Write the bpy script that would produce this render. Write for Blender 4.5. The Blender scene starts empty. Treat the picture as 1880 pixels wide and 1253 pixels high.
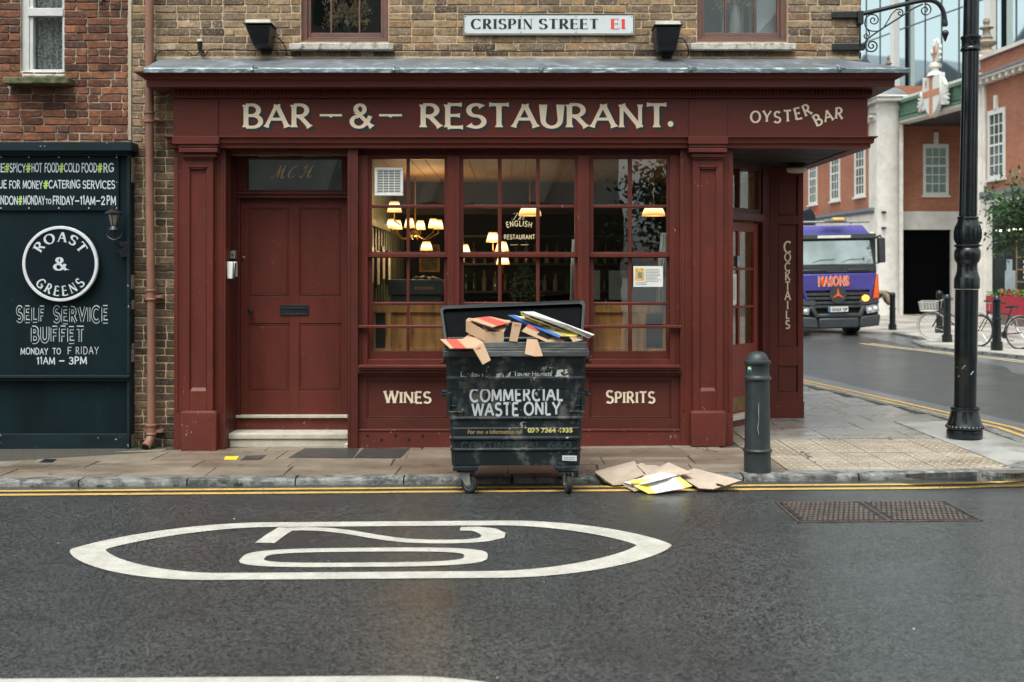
import bpy, bmesh, math, random
from mathutils import Vector, Matrix
R=math.radians; sin=math.sin; cos=math.cos; PI=math.pi
rng=random.Random(7)
SC=bpy.context.scene; COL=SC.collection
F=2088.9; CU=940.; CV=500.; CH=1.70          # lens in photo pixels, eye level, eye height
def W(u,v,Y): return (u-CU)*Y/F, CH-(v-CV)*Y/F
def UX(u,Y): return (u-CU)*Y/F
def VZ(v,Y): return CH-(v-CV)*Y/F
def g(x): return .0075*max(-6,min(6,x))       # the street falls gently to the left
def gp(u,v,z0):                               # ground point seen at a pixel
    x=0
    for _ in range(6):
        Y=F*(CH-z0-g(x))/(v-CV); x=(u-CU)*Y/F
    return x,Y,z0+g(x)
# ---------------------------------------------------------------- materials
def lin(c):
    return tuple(((x/255)/12.92 if x/255<=.04045 else ((x/255+.055)/1.055)**2.4) for x in c)
class NT:
    def __init__(s,name):
        s.m=bpy.data.materials.new(name); s.m.use_nodes=True; s.t=s.m.node_tree; s.t.nodes.clear()
        s.out=s.n('ShaderNodeOutputMaterial')
    def n(s,t,**k):
        x=s.t.nodes.new(t)
        for a,b in k.items():
            if a.startswith('i_'): x.inputs[a[2:].replace('_',' ')].default_value=b
            else: setattr(x,a,b)
        return x
    def l(s,a,b): s.t.links.new(a,b)
    def pos(s,scale=(1,1,1)):
        g_=s.n('ShaderNodeNewGeometry'); m=s.n('ShaderNodeMapping'); m.inputs['Scale'].default_value=scale
        s.l(g_.outputs['Position'],m.inputs['Vector']); return m.outputs[0]
    def noise(s,scale,detail=4,vec=None,rough=.55):
        x=s.n('ShaderNodeTexNoise'); x.inputs['Scale'].default_value=scale; x.inputs['Detail'].default_value=detail; x.inputs['Roughness'].default_value=rough
        s.l(vec if vec else s.pos(),x.inputs['Vector']); return x.outputs['Fac']
    def ramp(s,fac,stops,interp='LINEAR'):
        x=s.n('ShaderNodeValToRGB'); e=x.color_ramp; e.interpolation=interp
        while len(e.elements)<len(stops): e.elements.new(.5)
        for el,(p,c) in zip(e.elements,stops):
            el.position=p; el.color=(*c,1) if isinstance(c,tuple) else (c,c,c,1)
        s.l(fac,x.inputs['Fac']); return x.outputs['Color']
    def mix(s,fac,a,b,mode='MIX'):
        x=s.n('ShaderNodeMix',data_type='RGBA',blend_type=mode)
        for i,v in ((0,fac),(6,a),(7,b)):
            if hasattr(v,'links') or hasattr(v,'is_linked'): s.l(v,x.inputs[i])
            elif i==0: x.inputs[0].default_value=v
            else: x.inputs[i].default_value=(*v,1)
        return x.outputs[2]
    def math(s,op,a,b=0.):
        x=s.n('ShaderNodeMath',operation=op)
        for i,v in ((0,a),(1,b)):
            if hasattr(v,'is_linked'): s.l(v,x.inputs[i])
            else: x.inputs[i].default_value=v
        return x.outputs[0]
    def bump(s,h,dist,strength=1.,nrm=None):
        x=s.n('ShaderNodeBump'); x.inputs['Strength'].default_value=strength; x.inputs['Distance'].default_value=dist
        s.l(h,x.inputs['Height'])
        if nrm: s.l(nrm,x.inputs['Normal'])
        return x.outputs[0]
    def bsdf(s,**k):
        x=s.n('ShaderNodeBsdfPrincipled')
        for a,v in k.items():
            i=x.inputs[a.replace('_',' ')]
            if hasattr(v,'is_linked'): s.l(v,i)
            elif a in('Base_Color','Emission_Color') : i.default_value=(*v,1)
            else: i.default_value=v
        s.b=x; s.l(x.outputs[0],s.out.inputs['Surface']); return x
def mt(name,col,rough=.6,metal=0.,var=.15,vs=6.,bump=.0,bs=80.,col2=None,c2amt=.5,c2s=9.,chip=None,chipamt=.66,chips=40.,dirt=0.,stretch=(1,1,1),rvar=.1,emit=0.,bdist=.002,coat=0.,spec=None):
    t=NT(name); p=t.pos(stretch)
    n1=t.noise(vs,5,p)
    base=t.mix(t.ramp(n1,[(.3,0.),(.7,1.)]),tuple(c*(1-var) for c in col),tuple(min(1,c*(1+var)) for c in col))
    if col2:
        n2=t.noise(c2s,6,p,.65); base=t.mix(t.ramp(n2,[(c2amt-.06,0.),(c2amt+.08,1.)]),base,col2)
    if dirt:
        n4=t.noise(3.1,7,None,.7); base=t.mix(t.math('MULTIPLY',t.ramp(n4,[(.42,0.),(.75,1.)]),dirt),base,tuple(c*.45+.012 for c in col))
    if chip:
        n3=t.noise(chips,3,None,.5); n5=t.noise(chips*.12,3,None,.6)
        f=t.ramp(t.math('ADD',t.math('MULTIPLY',n3,.6),t.math('MULTIPLY',n5,.4)),[(chipamt,0.),(chipamt+.012,1.)])
        base=t.mix(f,base,chip)
    rr=t.math('ADD',t.math('MULTIPLY',t.noise(vs*2.3,4,p),rvar*2),rough-rvar)
    kw=dict(Base_Color=base,Roughness=rr,Metallic=metal)
    if bump: kw['Normal']=t.bump(t.noise(bs,4,p),bdist,bump)
    if emit: kw['Emission_Color']=col; kw['Emission_Strength']=emit
    if coat: kw['Coat_Weight']=coat
    if spec is None: spec=.28 if name.startswith(('oxblood','dark_red','door_paint')) else .5
    kw['Specular_IOR_Level']=spec
    t.bsdf(**kw); return t.m
def glassmat(name,tint=(.8,.85,.83),base_refl=.06,rough=.0,milky=0.):
    t=NT(name); tr=t.n('ShaderNodeBsdfTransparent'); tr.inputs[0].default_value=(*tint,1)
    gl=t.n('ShaderNodeBsdfGlossy'); gl.inputs['Roughness'].default_value=rough; gl.inputs['Color'].default_value=(.95,1,.98,1)
    w=t.noise(2.2,2); nb=t.bump(w,.01,.06); t.l(nb,gl.inputs['Normal'])
    fr=t.n('ShaderNodeFresnel'); fr.inputs['IOR'].default_value=1.5; gm=t.n('ShaderNodeNewGeometry')
    f=t.math('MULTIPLY',t.math('ADD',t.math('MULTIPLY',fr.outputs[0],1.5),base_refl),t.math('SUBTRACT',1.,gm.outputs['Backfacing']))
    mx=t.n('ShaderNodeMixShader'); t.l(f,mx.inputs[0]); t.l(tr.outputs[0],mx.inputs[1]); t.l(gl.outputs[0],mx.inputs[2])
    last=mx
    if milky:
        d=t.n('ShaderNodeBsdfDiffuse'); d.inputs[0].default_value=(.6,.62,.6,1)
        m2=t.n('ShaderNodeMixShader'); t.l(t.math('MULTIPLY',t.noise(3,5),milky*2),m2.inputs[0]); t.l(mx.outputs[0],m2.inputs[1]); t.l(d.outputs[0],m2.inputs[2]); last=m2
    t.l(last.outputs[0],t.out.inputs['Surface']); return t.m
def wornmat(name,col,thr=.56,scale=22.,soft=.02,rough=.6):
    t=NT(name); b=t.n('ShaderNodeBsdfPrincipled'); b.inputs['Roughness'].default_value=rough
    nn=t.noise(3,4); t.l(t.mix(nn,tuple(c*.85 for c in col),col),b.inputs['Base Color'])
    tr=t.n('ShaderNodeBsdfTransparent'); mx=t.n('ShaderNodeMixShader')
    a=t.math('ADD',t.math('MULTIPLY',t.noise(scale,6,None,.7),.6),t.math('MULTIPLY',t.noise(scale*.2,3),.4))
    t.l(t.ramp(a,[(thr,0.),(thr+soft,1.)]),mx.inputs[0]); t.l(b.outputs[0],mx.inputs[1]); t.l(tr.outputs[0],mx.inputs[2])
    t.l(mx.outputs[0],t.out.inputs['Surface']); return t.m
def brickmat(name,stops,dirtcol,stain=.6):
    t=NT(name); at=t.n('ShaderNodeVertexColor'); at.layer_name='rnd'
    sep=t.n('ShaderNodeSeparateColor'); t.l(at.outputs[0],sep.inputs[0])
    base=t.ramp(sep.outputs[0],stops)
    n1=t.noise(19,7,None,.75); base=t.mix(t.ramp(n1,[(.42,0.),(.60,.8)]),base,dirtcol)
    n2=t.noise(42,6,None,.75); base=t.mix(t.math('MULTIPLY',t.ramp(n2,[(.5,0.),(.64,1.)]),.75),base,tuple(min(1,c*1.5) for c in stops[len(stops)//2][1]))
    n3=t.noise(1.7,6,None,.7); base=t.mix(t.math('MULTIPLY',t.ramp(n3,[(.45,0.),(.68,1.)]),stain),base,tuple(c*.5 for c in dirtcol))
    br=t.math('ADD',t.math('MULTIPLY',sep.outputs[1],.5),.72)
    hs=t.n('ShaderNodeHueSaturation'); t.l(br,hs.inputs['Value']); t.l(base,hs.inputs['Color'])
    b1=t.bump(t.noise(45,6,None,.7),.006,.8); b2=t.bump(n2,.003,.6,b1)
    t.bsdf(Base_Color=hs.outputs[0],Roughness=.92,Normal=b2); t.b.inputs['Specular IOR Level'].default_value=.2; return t.m

M={}
RED=(.116,.0245,.0165)
M['red']=mt('oxblood_paint',RED,.42,var=.2,vs=3.5,bump=.45,bs=60,stretch=(1,1,.25),bdist=.0015,dirt=.5,chip=(.45,.32,.26),chipamt=.668,chips=80.,rvar=.14)
M['redup']=mt('oxblood_paint_upper',RED,.45,var=.12,vs=3,bump=.3,bs=60,stretch=(.3,1,1),bdist=.001,dirt=.3)
M['redpanel']=mt('oxblood_panel',(.094,.023,.0165),.45,var=.13,vs=3,bump=.25,bs=50,bdist=.001,dirt=.3)
M['redworn']=mt('oxblood_plinth',(.125,.027,.019),.5,var=.15,vs=4,bump=.4,bs=50,chip=(.42,.30,.24),chipamt=.645,chips=60.,dirt=.5)
M['darkred']=mt('dark_red_frame',(.085,.019,.014),.45,var=.15,vs=4,bump=.2,dirt=.3)
M['black']=mt('black_iron',(.012,.014,.016),.38,var=.2,bump=.4,bs=50,rvar=.12)
M['postblack']=mt('black_gloss_paint',(.005,.008,.010),.22,var=.3,bump=.5,bs=25,bdist=.003,rvar=.1,chip=(.35,.37,.38),chipamt=.70,chips=30)
M['bollard']=mt('weathered_iron',(.026,.034,.036),.42,var=.35,vs=8,bump=.8,bs=70,bdist=.003,dirt=.4,chip=(.25,.2,.17),chipamt=.69,chips=30)
M['cream']=mt('cream_letter_paint',(.93,.76,.56),.5,var=.06,vs=10)
M['inkshade']=mt('letter_shade_paint',(.014,.02,.022),.5,var=.1)
M['gold']=mt('gilt_lettering',(.72,.57,.33),.4,var=.15,vs=20)
M['lead']=mt('lead_sheet',(.135,.145,.155),.55,metal=.15,var=.3,vs=3.5,bump=.8,bs=9,bdist=.012,col2=(.25,.28,.31),c2amt=.60,c2s=5.)
M['leadedge']=mt('lead_edge',(.12,.15,.165),.45,metal=.3,var=.4,vs=9,bump=.8,bs=20,bdist=.006,col2=(.42,.48,.5),c2amt=.56,c2s=7.,stretch=(1,1,3))
M['stone']=mt('sill_stone',(.50,.46,.40),.85,var=.25,vs=14,bump=1,bs=60,bdist=.006,col2=(.10,.11,.07),c2amt=.58,c2s=13)
M['step']=mt('step_stone',(.52,.47,.38),.8,var=.14,vs=8,bump=.8,bs=40,bdist=.006,dirt=.35,col2=(.3,.26,.2),c2amt=.66)
M['mossstone']=mt('mossy_sill',(.16,.13,.07),.9,var=.3,vs=16,bump=1,bs=60,bdist=.006,col2=(.03,.055,.014),c2amt=.47,c2s=7)
M['mort_y']=mt('lime_mortar',(.52,.39,.25),.95,var=.22,vs=20,bump=1,bs=120,bdist=.004,dirt=.4,col2=(.22,.17,.11),c2amt=.62,c2s=6)
M['mort_r']=mt('grey_mortar',(.42,.33,.24),.95,var=.25,vs=20,bump=1,bs=120,bdist=.004,dirt=.5,col2=(.14,.11,.08),c2amt=.55,c2s=5)
STY=[(0.,(.05,.041,.036)),(.10,(.125,.097,.08)),(.26,(.25,.175,.125)),(.5,(.34,.24,.15)),(.72,(.41,.275,.155)),(.88,(.35,.19,.09)),(1.,(.45,.36,.26))]
M['brick_s']=brickmat('sooty_stock_brick',[(p,tuple(c*.55 for c in q)) for p,q in STY],(.06,.052,.042),.5)
M['brick_y']=brickmat('yellow_stock_brick',STY,(.13,.098,.068),.3)
M['brick_r']=brickmat('red_brick',[(0.,(.08,.045,.036)),(.2,(.14,.06,.043)),(.45,(.21,.076,.045)),(.7,(.27,.098,.05)),(.88,(.33,.145,.07)),(1.,(.19,.09,.065))],(.075,.052,.042),.65)
M['teal']=mt('dark_teal_board',(.0045,.0142,.0180),.6,spec=.12,var=.3,vs=3,bump=.3,bs=30,stretch=(1,1,.3),dirt=.2,chip=(.2,.26,.27),chipamt=.705,chips=50)
M['tealmould']=mt('dark_teal_moulding',(.009,.019,.0235),.5,spec=.2,var=.35,vs=5,bump=.5,chip=(.45,.4,.33),chipamt=.66,chips=22,stretch=(.3,1,1))
M['tealface']=mt('round_sign_face',(.004,.010,.014),.5,var=.1,spec=.15)
M['white']=mt('white_paint',(.66,.67,.68),.45,var=.06,vs=14,dirt=.15)
M['chalk']=mt('chalk_white_letter',(.56,.60,.62),.55,var=.1,vs=25)
M['lime']=mt('lime_letter',(.42,.62,.13),.55,var=.1)
M['whitewood']=mt('white_window_paint',(.62,.61,.58),.5,var=.12,vs=8,bump=.4,chip=(.2,.16,.13),chipamt=.63,chips=26,dirt=.3)
M['brownpaint']=mt('brown_window_paint',(.135,.072,.058),.5,var=.18,vs=5,bump=.4,stretch=(.4,1,1),col2=(.19,.075,.045),c2amt=.56,c2s=4,dirt=.3)
M['pipe']=mt('painted_downpipe',(.25,.118,.075),.5,var=.14,vs=5,bump=.5,bs=30,dirt=.6,stretch=(1,1,.3))
M['plastic_w']=mt('white_plastic',(.80,.79,.74),.4,var=.05)
M['dark']=mt('dark_void',(.004,.004,.004),.9,var=.1)
M['steel']=mt('steel',(.4,.4,.4),.35,metal=.9,var=.2)
M['galv']=mt('galvanised_steel',(.33,.32,.29),.5,metal=.6,var=.3,vs=20,dirt=.5)
M['brass']=mt('tarnished_brass',(.22,.13,.045),.4,metal=.7,var=.25,vs=10)
M['rubber']=mt('rubber',(.014,.014,.014),.75,var=.2,bump=.3)
M['card']=mt('brown_cardboard',(.48,.31,.19),.85,var=.07,vs=6,bump=.25,bs=160,bdist=.001,stretch=(.3,1,1))
M['cardred']=mt('card_red_print',(.62,.085,.055),.7,var=.08)
M['cardgrey']=mt('weathered_cardboard',(.50,.39,.30),.9,var=.12,vs=5,bump=.5,bs=40,dirt=.25)
M['cardwhite']=mt('white_card',(.74,.73,.68),.6,var=.06)
M['cardyellow']=mt('yellow_card',(.78,.66,.12),.6,var=.12)
M['cardblue']=mt('blue_card',(.04,.13,.38),.6,var=.15)
M['egg']=mt('egg_tray_pulp',(.42,.31,.15),.9,var=.15,bump=.5)
M['yline']=mt('yellow_line_paint',(.56,.345,.085),.75,var=.14,vs=12,bump=.6,bs=160,bdist=.003,chip=(.07,.065,.06),chipamt=.60,chips=60,dirt=.35)
M['wline']=mt('white_line_paint',(.46,.43,.375),.8,var=.14,vs=10,bump=.9,bs=170,bdist=.004,chip=(.10,.095,.09),chipamt=.645,chips=90,dirt=.25)
M['ypale']=mt('worn_far_yellow_line',(.52,.43,.26),.75,var=.14,vs=12,dirt=.35)
M['leaf']=mt('leaf',(.05,.115,.032),.55,var=.4,vs=4)
M['leafd']=mt('dark_leaf',(.022,.055,.018),.6,var=.5,vs=2)
M['moss']=mt('moss',(.02,.04,.012),.9,var=.4,vs=30)
M['bark']=mt('bark',(.10,.08,.06),.9,var=.3,bump=1,bs=40)
M['glass']=glassmat('window_glass',(.87,.89,.87),.05)
M['glassup']=glassmat('upper_window_glass',(.86,.88,.87),.0)
M['oak']=mt('varnished_oak',(.58,.265,.09),.35,var=.45,vs=5,stretch=(3,1,.35),bump=.2,col2=(.24,.10,.035),c2amt=.6,c2s=3)
M['oakdark']=mt('dark_panel',(.03,.03,.024),.35,var=.5,vs=5,stretch=(3,1,.4))
M['concrete']=mt('pale_concrete',(.58,.56,.52),.85,var=.12,vs=3,bump=.4,dirt=.3)
# ---------------------------------------------------------------- objects
def wl(o):
    v=Vector((0,0,0))
    while o is not None: v+=o.location; o=o.parent
    return v
def tag(o,label=None,cat=None,group=None,kind=None):
    if label: o['label']=label
    if cat: o['category']=cat
    if group: o['group']=group
    if kind: o['kind']=kind
    return o
def thing(name,label,cat,loc=(0,0,0),rz=0,group=None,rot=None):
    o=bpy.data.objects.new(name,None); COL.objects.link(o); o.location=loc; o.rotation_euler=rot if rot else (0,0,rz)
    o.empty_display_size=.1
    return tag(o,label,cat,group)
def copytree(o,parent=None):
    c=o.copy(); COL.objects.link(c); c.parent=parent
    for k in list(o.children): copytree(k,c)
    return c
class MB:
    def __init__(s): s.v=[]; s.f=[]; s.mi=[]; s.r=[]
    def add(s,vs,fs,mi=0,r=None):
        o=len(s.v); s.v+= [tuple(p) for p in vs]; s.f+=[tuple(o+i for i in f) for f in fs]; s.mi+=[mi]*len(fs); s.r+=[r or (.5,.5,.5)]*len(fs); return s
    def box(s,x0,x1,y0,y1,z0,z1,mi=0,r=None):
        if x0>x1:x0,x1=x1,x0
        if y0>y1:y0,y1=y1,y0
        if z0>z1:z0,z1=z1,z0
        return s.add([(x0,y0,z0),(x1,y0,z0),(x1,y1,z0),(x0,y1,z0),(x0,y0,z1),(x1,y0,z1),(x1,y1,z1),(x0,y1,z1)],
          [(0,3,2,1),(4,5,6,7),(0,1,5,4),(1,2,6,5),(2,3,7,6),(3,0,4,7)],mi,r)
    def pb(s,u0,v0,u1,v1,Y,d,mi=0):   # box whose front face, at depth Y, spans the given photo pixels
        x0,z1=W(u0,v0,Y); x1,z0=W(u1,v1,Y); return s.box(x0,x1,Y,Y+d,z0,z1,mi)
    def hexa(s,a,b,mi=0):  # two quads -> solid
        return s.add(list(a)+list(b),[(3,2,1,0),(4,5,6,7),(0,1,5,4),(1,2,6,5),(2,3,7,6),(3,0,4,7)],mi)
    def quadp(s,q,n,th,mi=0):  # slab: quad pushed by thickness along n
        n=Vector(n).normalized()*th; a=[Vector(p) for p in q]; return s.hexa([p+n for p in a],a,mi)
    def frame(s,u0,v0,u1,v1,wu0,wv0,wu1,wv1,Y,d,mi=0):
        s.pb(u0,v0,u1,v0+wv0,Y,d,mi); s.pb(u0,v1-wv1,u1,v1,Y,d,mi); s.pb(u0,v0+wv0,u0+wu0,v1-wv1,Y,d,mi); return s.pb(u1-wu1,v0+wv0,u1,v1-wv1,Y,d,mi)
    def prism(s,poly,y0,y1,mi=0):  # polygon in xz extruded along y (poly ccw seen from -y)
        n=len(poly); vs=[(x,y0,z) for x,z in poly]+[(x,y1,z) for x,z in poly]
        return s.add(vs,[tuple(range(n)),tuple(range(2*n-1,n-1,-1))]+[(i,n+i,n+(i+1)%n,(i+1)%n) for i in range(n)],mi)
    def plate(s,poly,z0,z1,mi=0):  # polygon in xy extruded along z (ccw from above)
        n=len(poly); vs=[(x,y,z0) for x,y in poly]+[(x,y,z1) for x,y in poly]
        return s.add(vs,[tuple(range(n-1,-1,-1)),tuple(range(n,2*n))]+[(i,(i+1)%n,n+(i+1)%n,n+i) for i in range(n)],mi)
    def lathe(s,prof,c=(0,0,0),seg=24,mi=0,a0=0,ax='z',sy=1.):
        vs=[];n=len(prof)
        for r,z in prof:
            for k in range(seg):
                a=a0+2*PI*k/seg; p=(r*cos(a),r*sin(a)*sy,z)
                if ax=='x': p=(p[2],p[0],p[1])
                if ax=='y': p=(p[0],p[2],p[1])
                vs.append((c[0]+p[0],c[1]+p[1],c[2]+p[2]))
        fs=[(i*seg+k,i*seg+(k+1)%seg,(i+1)*seg+(k+1)%seg,(i+1)*seg+k) for i in range(n-1) for k in range(seg)]
        if ax=='y': fs=[tuple(reversed(f)) for f in fs]
        fs+= [tuple(range(seg-1,-1,-1)),tuple((n-1)*seg+k for k in range(seg))]
        return s.add(vs,fs,mi)
    def tube(s,pts,r,seg=8,mi=0,closed=False):
        P=[Vector(p) for p in pts]; n=len(P); rs=r if isinstance(r,(list,tuple)) else [r]*n; vs=[]; up=None
        for i in range(n):
            a=P[i-1] if (i>0 or closed) else P[i]; b=P[(i+1)%n] if (i<n-1 or closed) else P[i]
            t=(b-a); t=t.normalized() if t.length>1e-9 else Vector((0,0,1))
            if up is None: up=Vector((0,0,1)) if abs(t.z)<.9 else Vector((0,1,0))
            x=t.cross(up); x=x.normalized() if x.length>1e-6 else Vector((1,0,0)); y=x.cross(t).normalized(); up=y
            for k in range(seg):
                q=P[i]+(x*cos(2*PI*k/seg)+y*sin(2*PI*k/seg))*rs[i]; vs.append(q)
        m=n if closed else n-1
        fs=[(i*seg+k,((i+1)%n)*seg+k,((i+1)%n)*seg+(k+1)%seg,i*seg+(k+1)%seg) for i in range(m) for k in range(seg)]
        if not closed: fs+=[tuple(range(seg)),tuple((n-1)*seg+k for k in range(seg-1,-1,-1))]
        return s.add(vs,fs,mi)
    def sweep(s,path,prof,mi=0,capped=True):  # path xy list, prof [(outward offset,z)], outward = right of travel
        n=len(path); m=len(prof); vs=[]
        for i in range(n):
            p=Vector(path[i]); ds=[]
            if i>0: ds.append((p-Vector(path[i-1])).normalized())
            if i<n-1: ds.append((Vector(path[i+1])-p).normalized())
            nr=[Vector((d.y,-d.x)) for d in ds]; o=sum(nr,Vector((0,0))); o=o.normalized(); o=o/max(.3,o.dot(nr[0]))
            for a,z in prof: vs.append((p.x+o.x*a,p.y+o.y*a,z))
        fs=[(i*m+k,(i+1)*m+k,(i+1)*m+(k+1)%m,i*m+(k+1)%m) for i in range(n-1) for k in range(m)]
        if capped: fs+=[tuple(range(m-1,-1,-1)),tuple((n-1)*m+k for k in range(m))]
        return s.add(vs,fs,mi)
    def ball(s,c,r,seg=12,ring=8,mi=0,sc=(1,1,1)):
        pr=[(max(1e-4,r*sin(PI*i/ring)),-r*cos(PI*i/ring)) for i in range(ring+1)]
        o=len(s.v); s.lathe(pr,(0,0,0),seg,mi)
        for i in range(o,len(s.v)):
            x,y,z=s.v[i]; s.v[i]=(c[0]+x*sc[0],c[1]+y*sc[1],c[2]+z*sc[2])
        return s
    def xf(s,m,i0=0):
        for i in range(i0,len(s.v)): s.v[i]=tuple(m@Vector(s.v[i]))
        return s
    def tilt(s):   # let ground things follow the fall of the street
        s.v=[(x,y,z+g(x)) for x,y,z in s.v]; return s
    def build(s,name,mat,parent=None,bev=0,smooth=True,local=False,label=None,cat=None,group=None,kind=None,rnd=False,seg=2,fixn=True,org=None):
        me=bpy.data.meshes.new(name); off=Vector((0,0,0))
        if not local:
            if parent is not None: off=wl(parent)
            elif org is not None: off=Vector(org)
            elif s.v:
                xs=[p[0] for p in s.v]; ys=[p[1] for p in s.v]; zs=[p[2] for p in s.v]
                off=Vector(((min(xs)+max(xs))/2,(min(ys)+max(ys))/2,min(zs)))
        vs=[(p[0]-off.x,p[1]-off.y,p[2]-off.z) for p in s.v] if not local else s.v
        me.from_pydata(vs,[],s.f); me.validate(clean_customdata=False)
        mats=mat if isinstance(mat,(list,tuple)) else [mat]
        for m in mats: me.materials.append(m)
        if len(mats)>1 and len(me.polygons)==len(s.mi): me.polygons.foreach_set('material_index',s.mi)
        if fixn:
            bm=bmesh.new(); bm.from_mesh(me); bmesh.ops.recalc_face_normals(bm,faces=bm.faces); bm.to_mesh(me); bm.free()
        if rnd and len(me.polygons)==len(s.r):
            ca=me.color_attributes.new('rnd','FLOAT_COLOR','CORNER')
            for p in me.polygons:
                for li in p.loop_indices: ca.data[li].color=(*s.r[p.index],1)
        if smooth:
            me.polygons.foreach_set('use_smooth',[True]*len(me.polygons)); me.set_sharp_from_angle(angle=R(32))
        o=bpy.data.objects.new(name,me); COL.objects.link(o)
        if parent is not None: o.parent=parent
        elif not local: o.location=off
        if bev:
            b=o.modifiers.new('bev','BEVEL'); b.width=bev; b.segments=seg; b.limit_method='ANGLE'; b.angle_limit=R(40); b.harden_normals=False
        return tag(o,label,cat,group,kind)
# ---------------------------------------------------------------- lettering: a stroke alphabet
def E(cx,cy,rx,ry,a0,a1,n=None):
    n=n or max(4,int(abs(a1-a0)/14)); return [(cx+rx*cos(R(a0+(a1-a0)*i/n)),cy+ry*sin(R(a0+(a1-a0)*i/n))) for i in range(n+1)]
def St(*p): return list(p)
G={
'A':(.8,[(St((.02,0),(.4,1)),'t'),(St((.4,1),(.78,0)),''),(St((.16,.36),(.64,.36)),'tj')]),
'B':(.66,[(St((.09,0),(.09,1)),''),([(.09,1),(.3,1)]+E(.3,.76,.24,.24,90,-90)+[(.09,.52)],'j'),([(.09,.52),(.33,.52)]+E(.33,.26,.29,.26,90,-90)+[(.09,0)],'j')]),
'C':(.82,[(E(.45,.5,.41,.5,48,312),'')]),
'D':(.78,[(St((.09,0),(.09,1)),''),([(.09,1),(.3,1)]+E(.3,.5,.44,.5,90,-90)+[(.09,0)],'j')]),
'E':(.6,[(St((.09,0),(.09,1)),''),(St((.09,1),(.56,1)),'th'),(St((.09,.52),(.5,.52)),'th'),(St((.09,0),(.6,0)),'th')]),
'F':(.56,[(St((.09,0),(.09,1)),''),(St((.09,1),(.56,1)),'th'),(St((.09,.52),(.48,.52)),'th')]),
'G':(.84,[(E(.45,.5,.41,.5,48,320),''),(St((.76,.1),(.76,.44)),''),(St((.52,.44),(.78,.44)),'t')]),
'H':(.78,[(St((.09,0),(.09,1)),''),(St((.69,0),(.69,1)),''),(St((.09,.5),(.69,.5)),'tj')]),
'I':(.2,[(St((.1,0),(.1,1)),'')]),
'K':(.7,[(St((.09,0),(.09,1)),''),(St((.64,1),(.1,.4)),'t'),(St((.26,.56),(.68,0)),'')]),
'L':(.56,[(St((.09,0),(.09,1)),''),(St((.09,0),(.56,0)),'th')]),
'M':(.94,[(St((.06,0),(.12,1)),'t'),(St((.12,1),(.47,.12)),''),(St((.47,.12),(.82,1)),'t'),(St((.82,1),(.88,0)),'')]),
'N':(.8,[(St((.09,0),(.09,1)),'t'),(St((.09,1),(.71,0)),''),(St((.71,0),(.71,1)),'t')]),
'O':(.88,[(E(.44,.5,.41,.5,0,360,30),'c')]),
'P':(.62,[(St((.09,0),(.09,1)),''),([(.09,1),(.3,1)]+E(.3,.73,.27,.27,90,-90)+[(.09,.46)],'j')]),
'R':(.7,[(St((.09,0),(.09,1)),''),([(.09,1),(.3,1)]+E(.3,.75,.25,.25,90,-90)+[(.09,.5)],'j'),(St((.3,.5),(.66,0)),'')]),
'S':(.62,[(E(.31,.75,.24,.25,32,270)+E(.31,.25,.27,.25,90,-148)[1:],'')]),
'T':(.68,[(St((.34,0),(.34,1)),''),(St((.01,1),(.67,1)),'th')]),
'U':(.76,[([(.09,1)]+E(.38,.32,.29,.32,180,360)+[(.67,1)],'')]),
'V':(.74,[(St((.01,1),(.37,0)),''),(St((.37,0),(.73,1)),'t')]),
'W':(1.06,[(St((.01,1),(.28,0)),''),(St((.28,0),(.53,1)),'t'),(St((.53,1),(.78,0)),''),(St((.78,0),(1.04,1)),'t')]),
'Y':(.72,[(St((.36,.45),(.36,0)),''),(St((.01,1),(.36,.45)),''),(St((.71,1),(.36,.45)),'t')]),
'Z':(.64,[(St((.04,1),(.6,1)),'th'),(St((.6,1),(.04,0)),''),(St((.04,0),(.62,0)),'th')]),
'0':(.62,[(E(.31,.5,.26,.5,0,360,28),'c')]),
'1':(.36,[(St((.22,0),(.22,1)),''),(St((.22,1),(.04,.8)),'t')]),
'2':(.62,[(E(.3,.72,.25,.28,165,-30)+[(.05,0)],''),(St((.05,0),(.6,0)),'th')]),
'3':(.6,[(E(.28,.76,.22,.24,150,-90),''),(E(.28,.27,.27,.27,90,-150),'')]),
'&':(.86,[([(.84,0),(.23,.70)],''),([(.23,.70)]+E(.38,.8,.17,.2,205,-45)+[(.22,.44)],'j'),([(.24,.45)]+E(.33,.25,.27,.25,122,325)+[(.70,.32),(.77,.5)],'j')]),
'#':(.66,[(St((.2,-.02),(.3,1.04)),''),(St((.42,-.02),(.52,1.04)),''),(St((.06,.68),(.66,.72)),''),(St((.02,.32),(.62,.36)),'')]),
'-':(.6,[(St((.06,.42),(.54,.42)),'')]),
'.':(.2,[]),' ':(.42,[])}
def ribbon(pts,hw,closed=False):
    n=len(pts); L=[];Rr=[]
    for i in range(n):
        a=pts[i-1] if (i>0 or closed) else pts[i]; b=pts[(i+1)%n] if (i<n-1 or closed) else pts[i]; c=pts[i]
        d1=Vector((c[0]-a[0],c[1]-a[1])); d2=Vector((b[0]-c[0],b[1]-c[1]))
        if d1.length<1e-9: d1=d2
        if d2.length<1e-9: d2=d1
        d1=d1.normalized(); d2=d2.normalized(); n1=Vector((-d1.y,d1.x)); n2=Vector((-d2.y,d2.x)); m=(n1+n2)
        m=m.normalized() if m.length>1e-6 else n1; k=hw[i]/max(.5,m.dot(n1)); m*=k
        L.append((c[0]+m.x,c[1]+m.y)); Rr.append((c[0]-m.x,c[1]-m.y))
    q=[]
    for i in range(n if closed else n-1):
        j=(i+1)%n; q.append([L[i],Rr[i],Rr[j],L[j]])
    return q
def resamp(p,k=6):
    if len(p)!=2: return p
    (a,b),(c,d)=p; return [(a+(c-a)*i/k,b+(d-b)*i/k) for i in range(k+1)]
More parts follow.
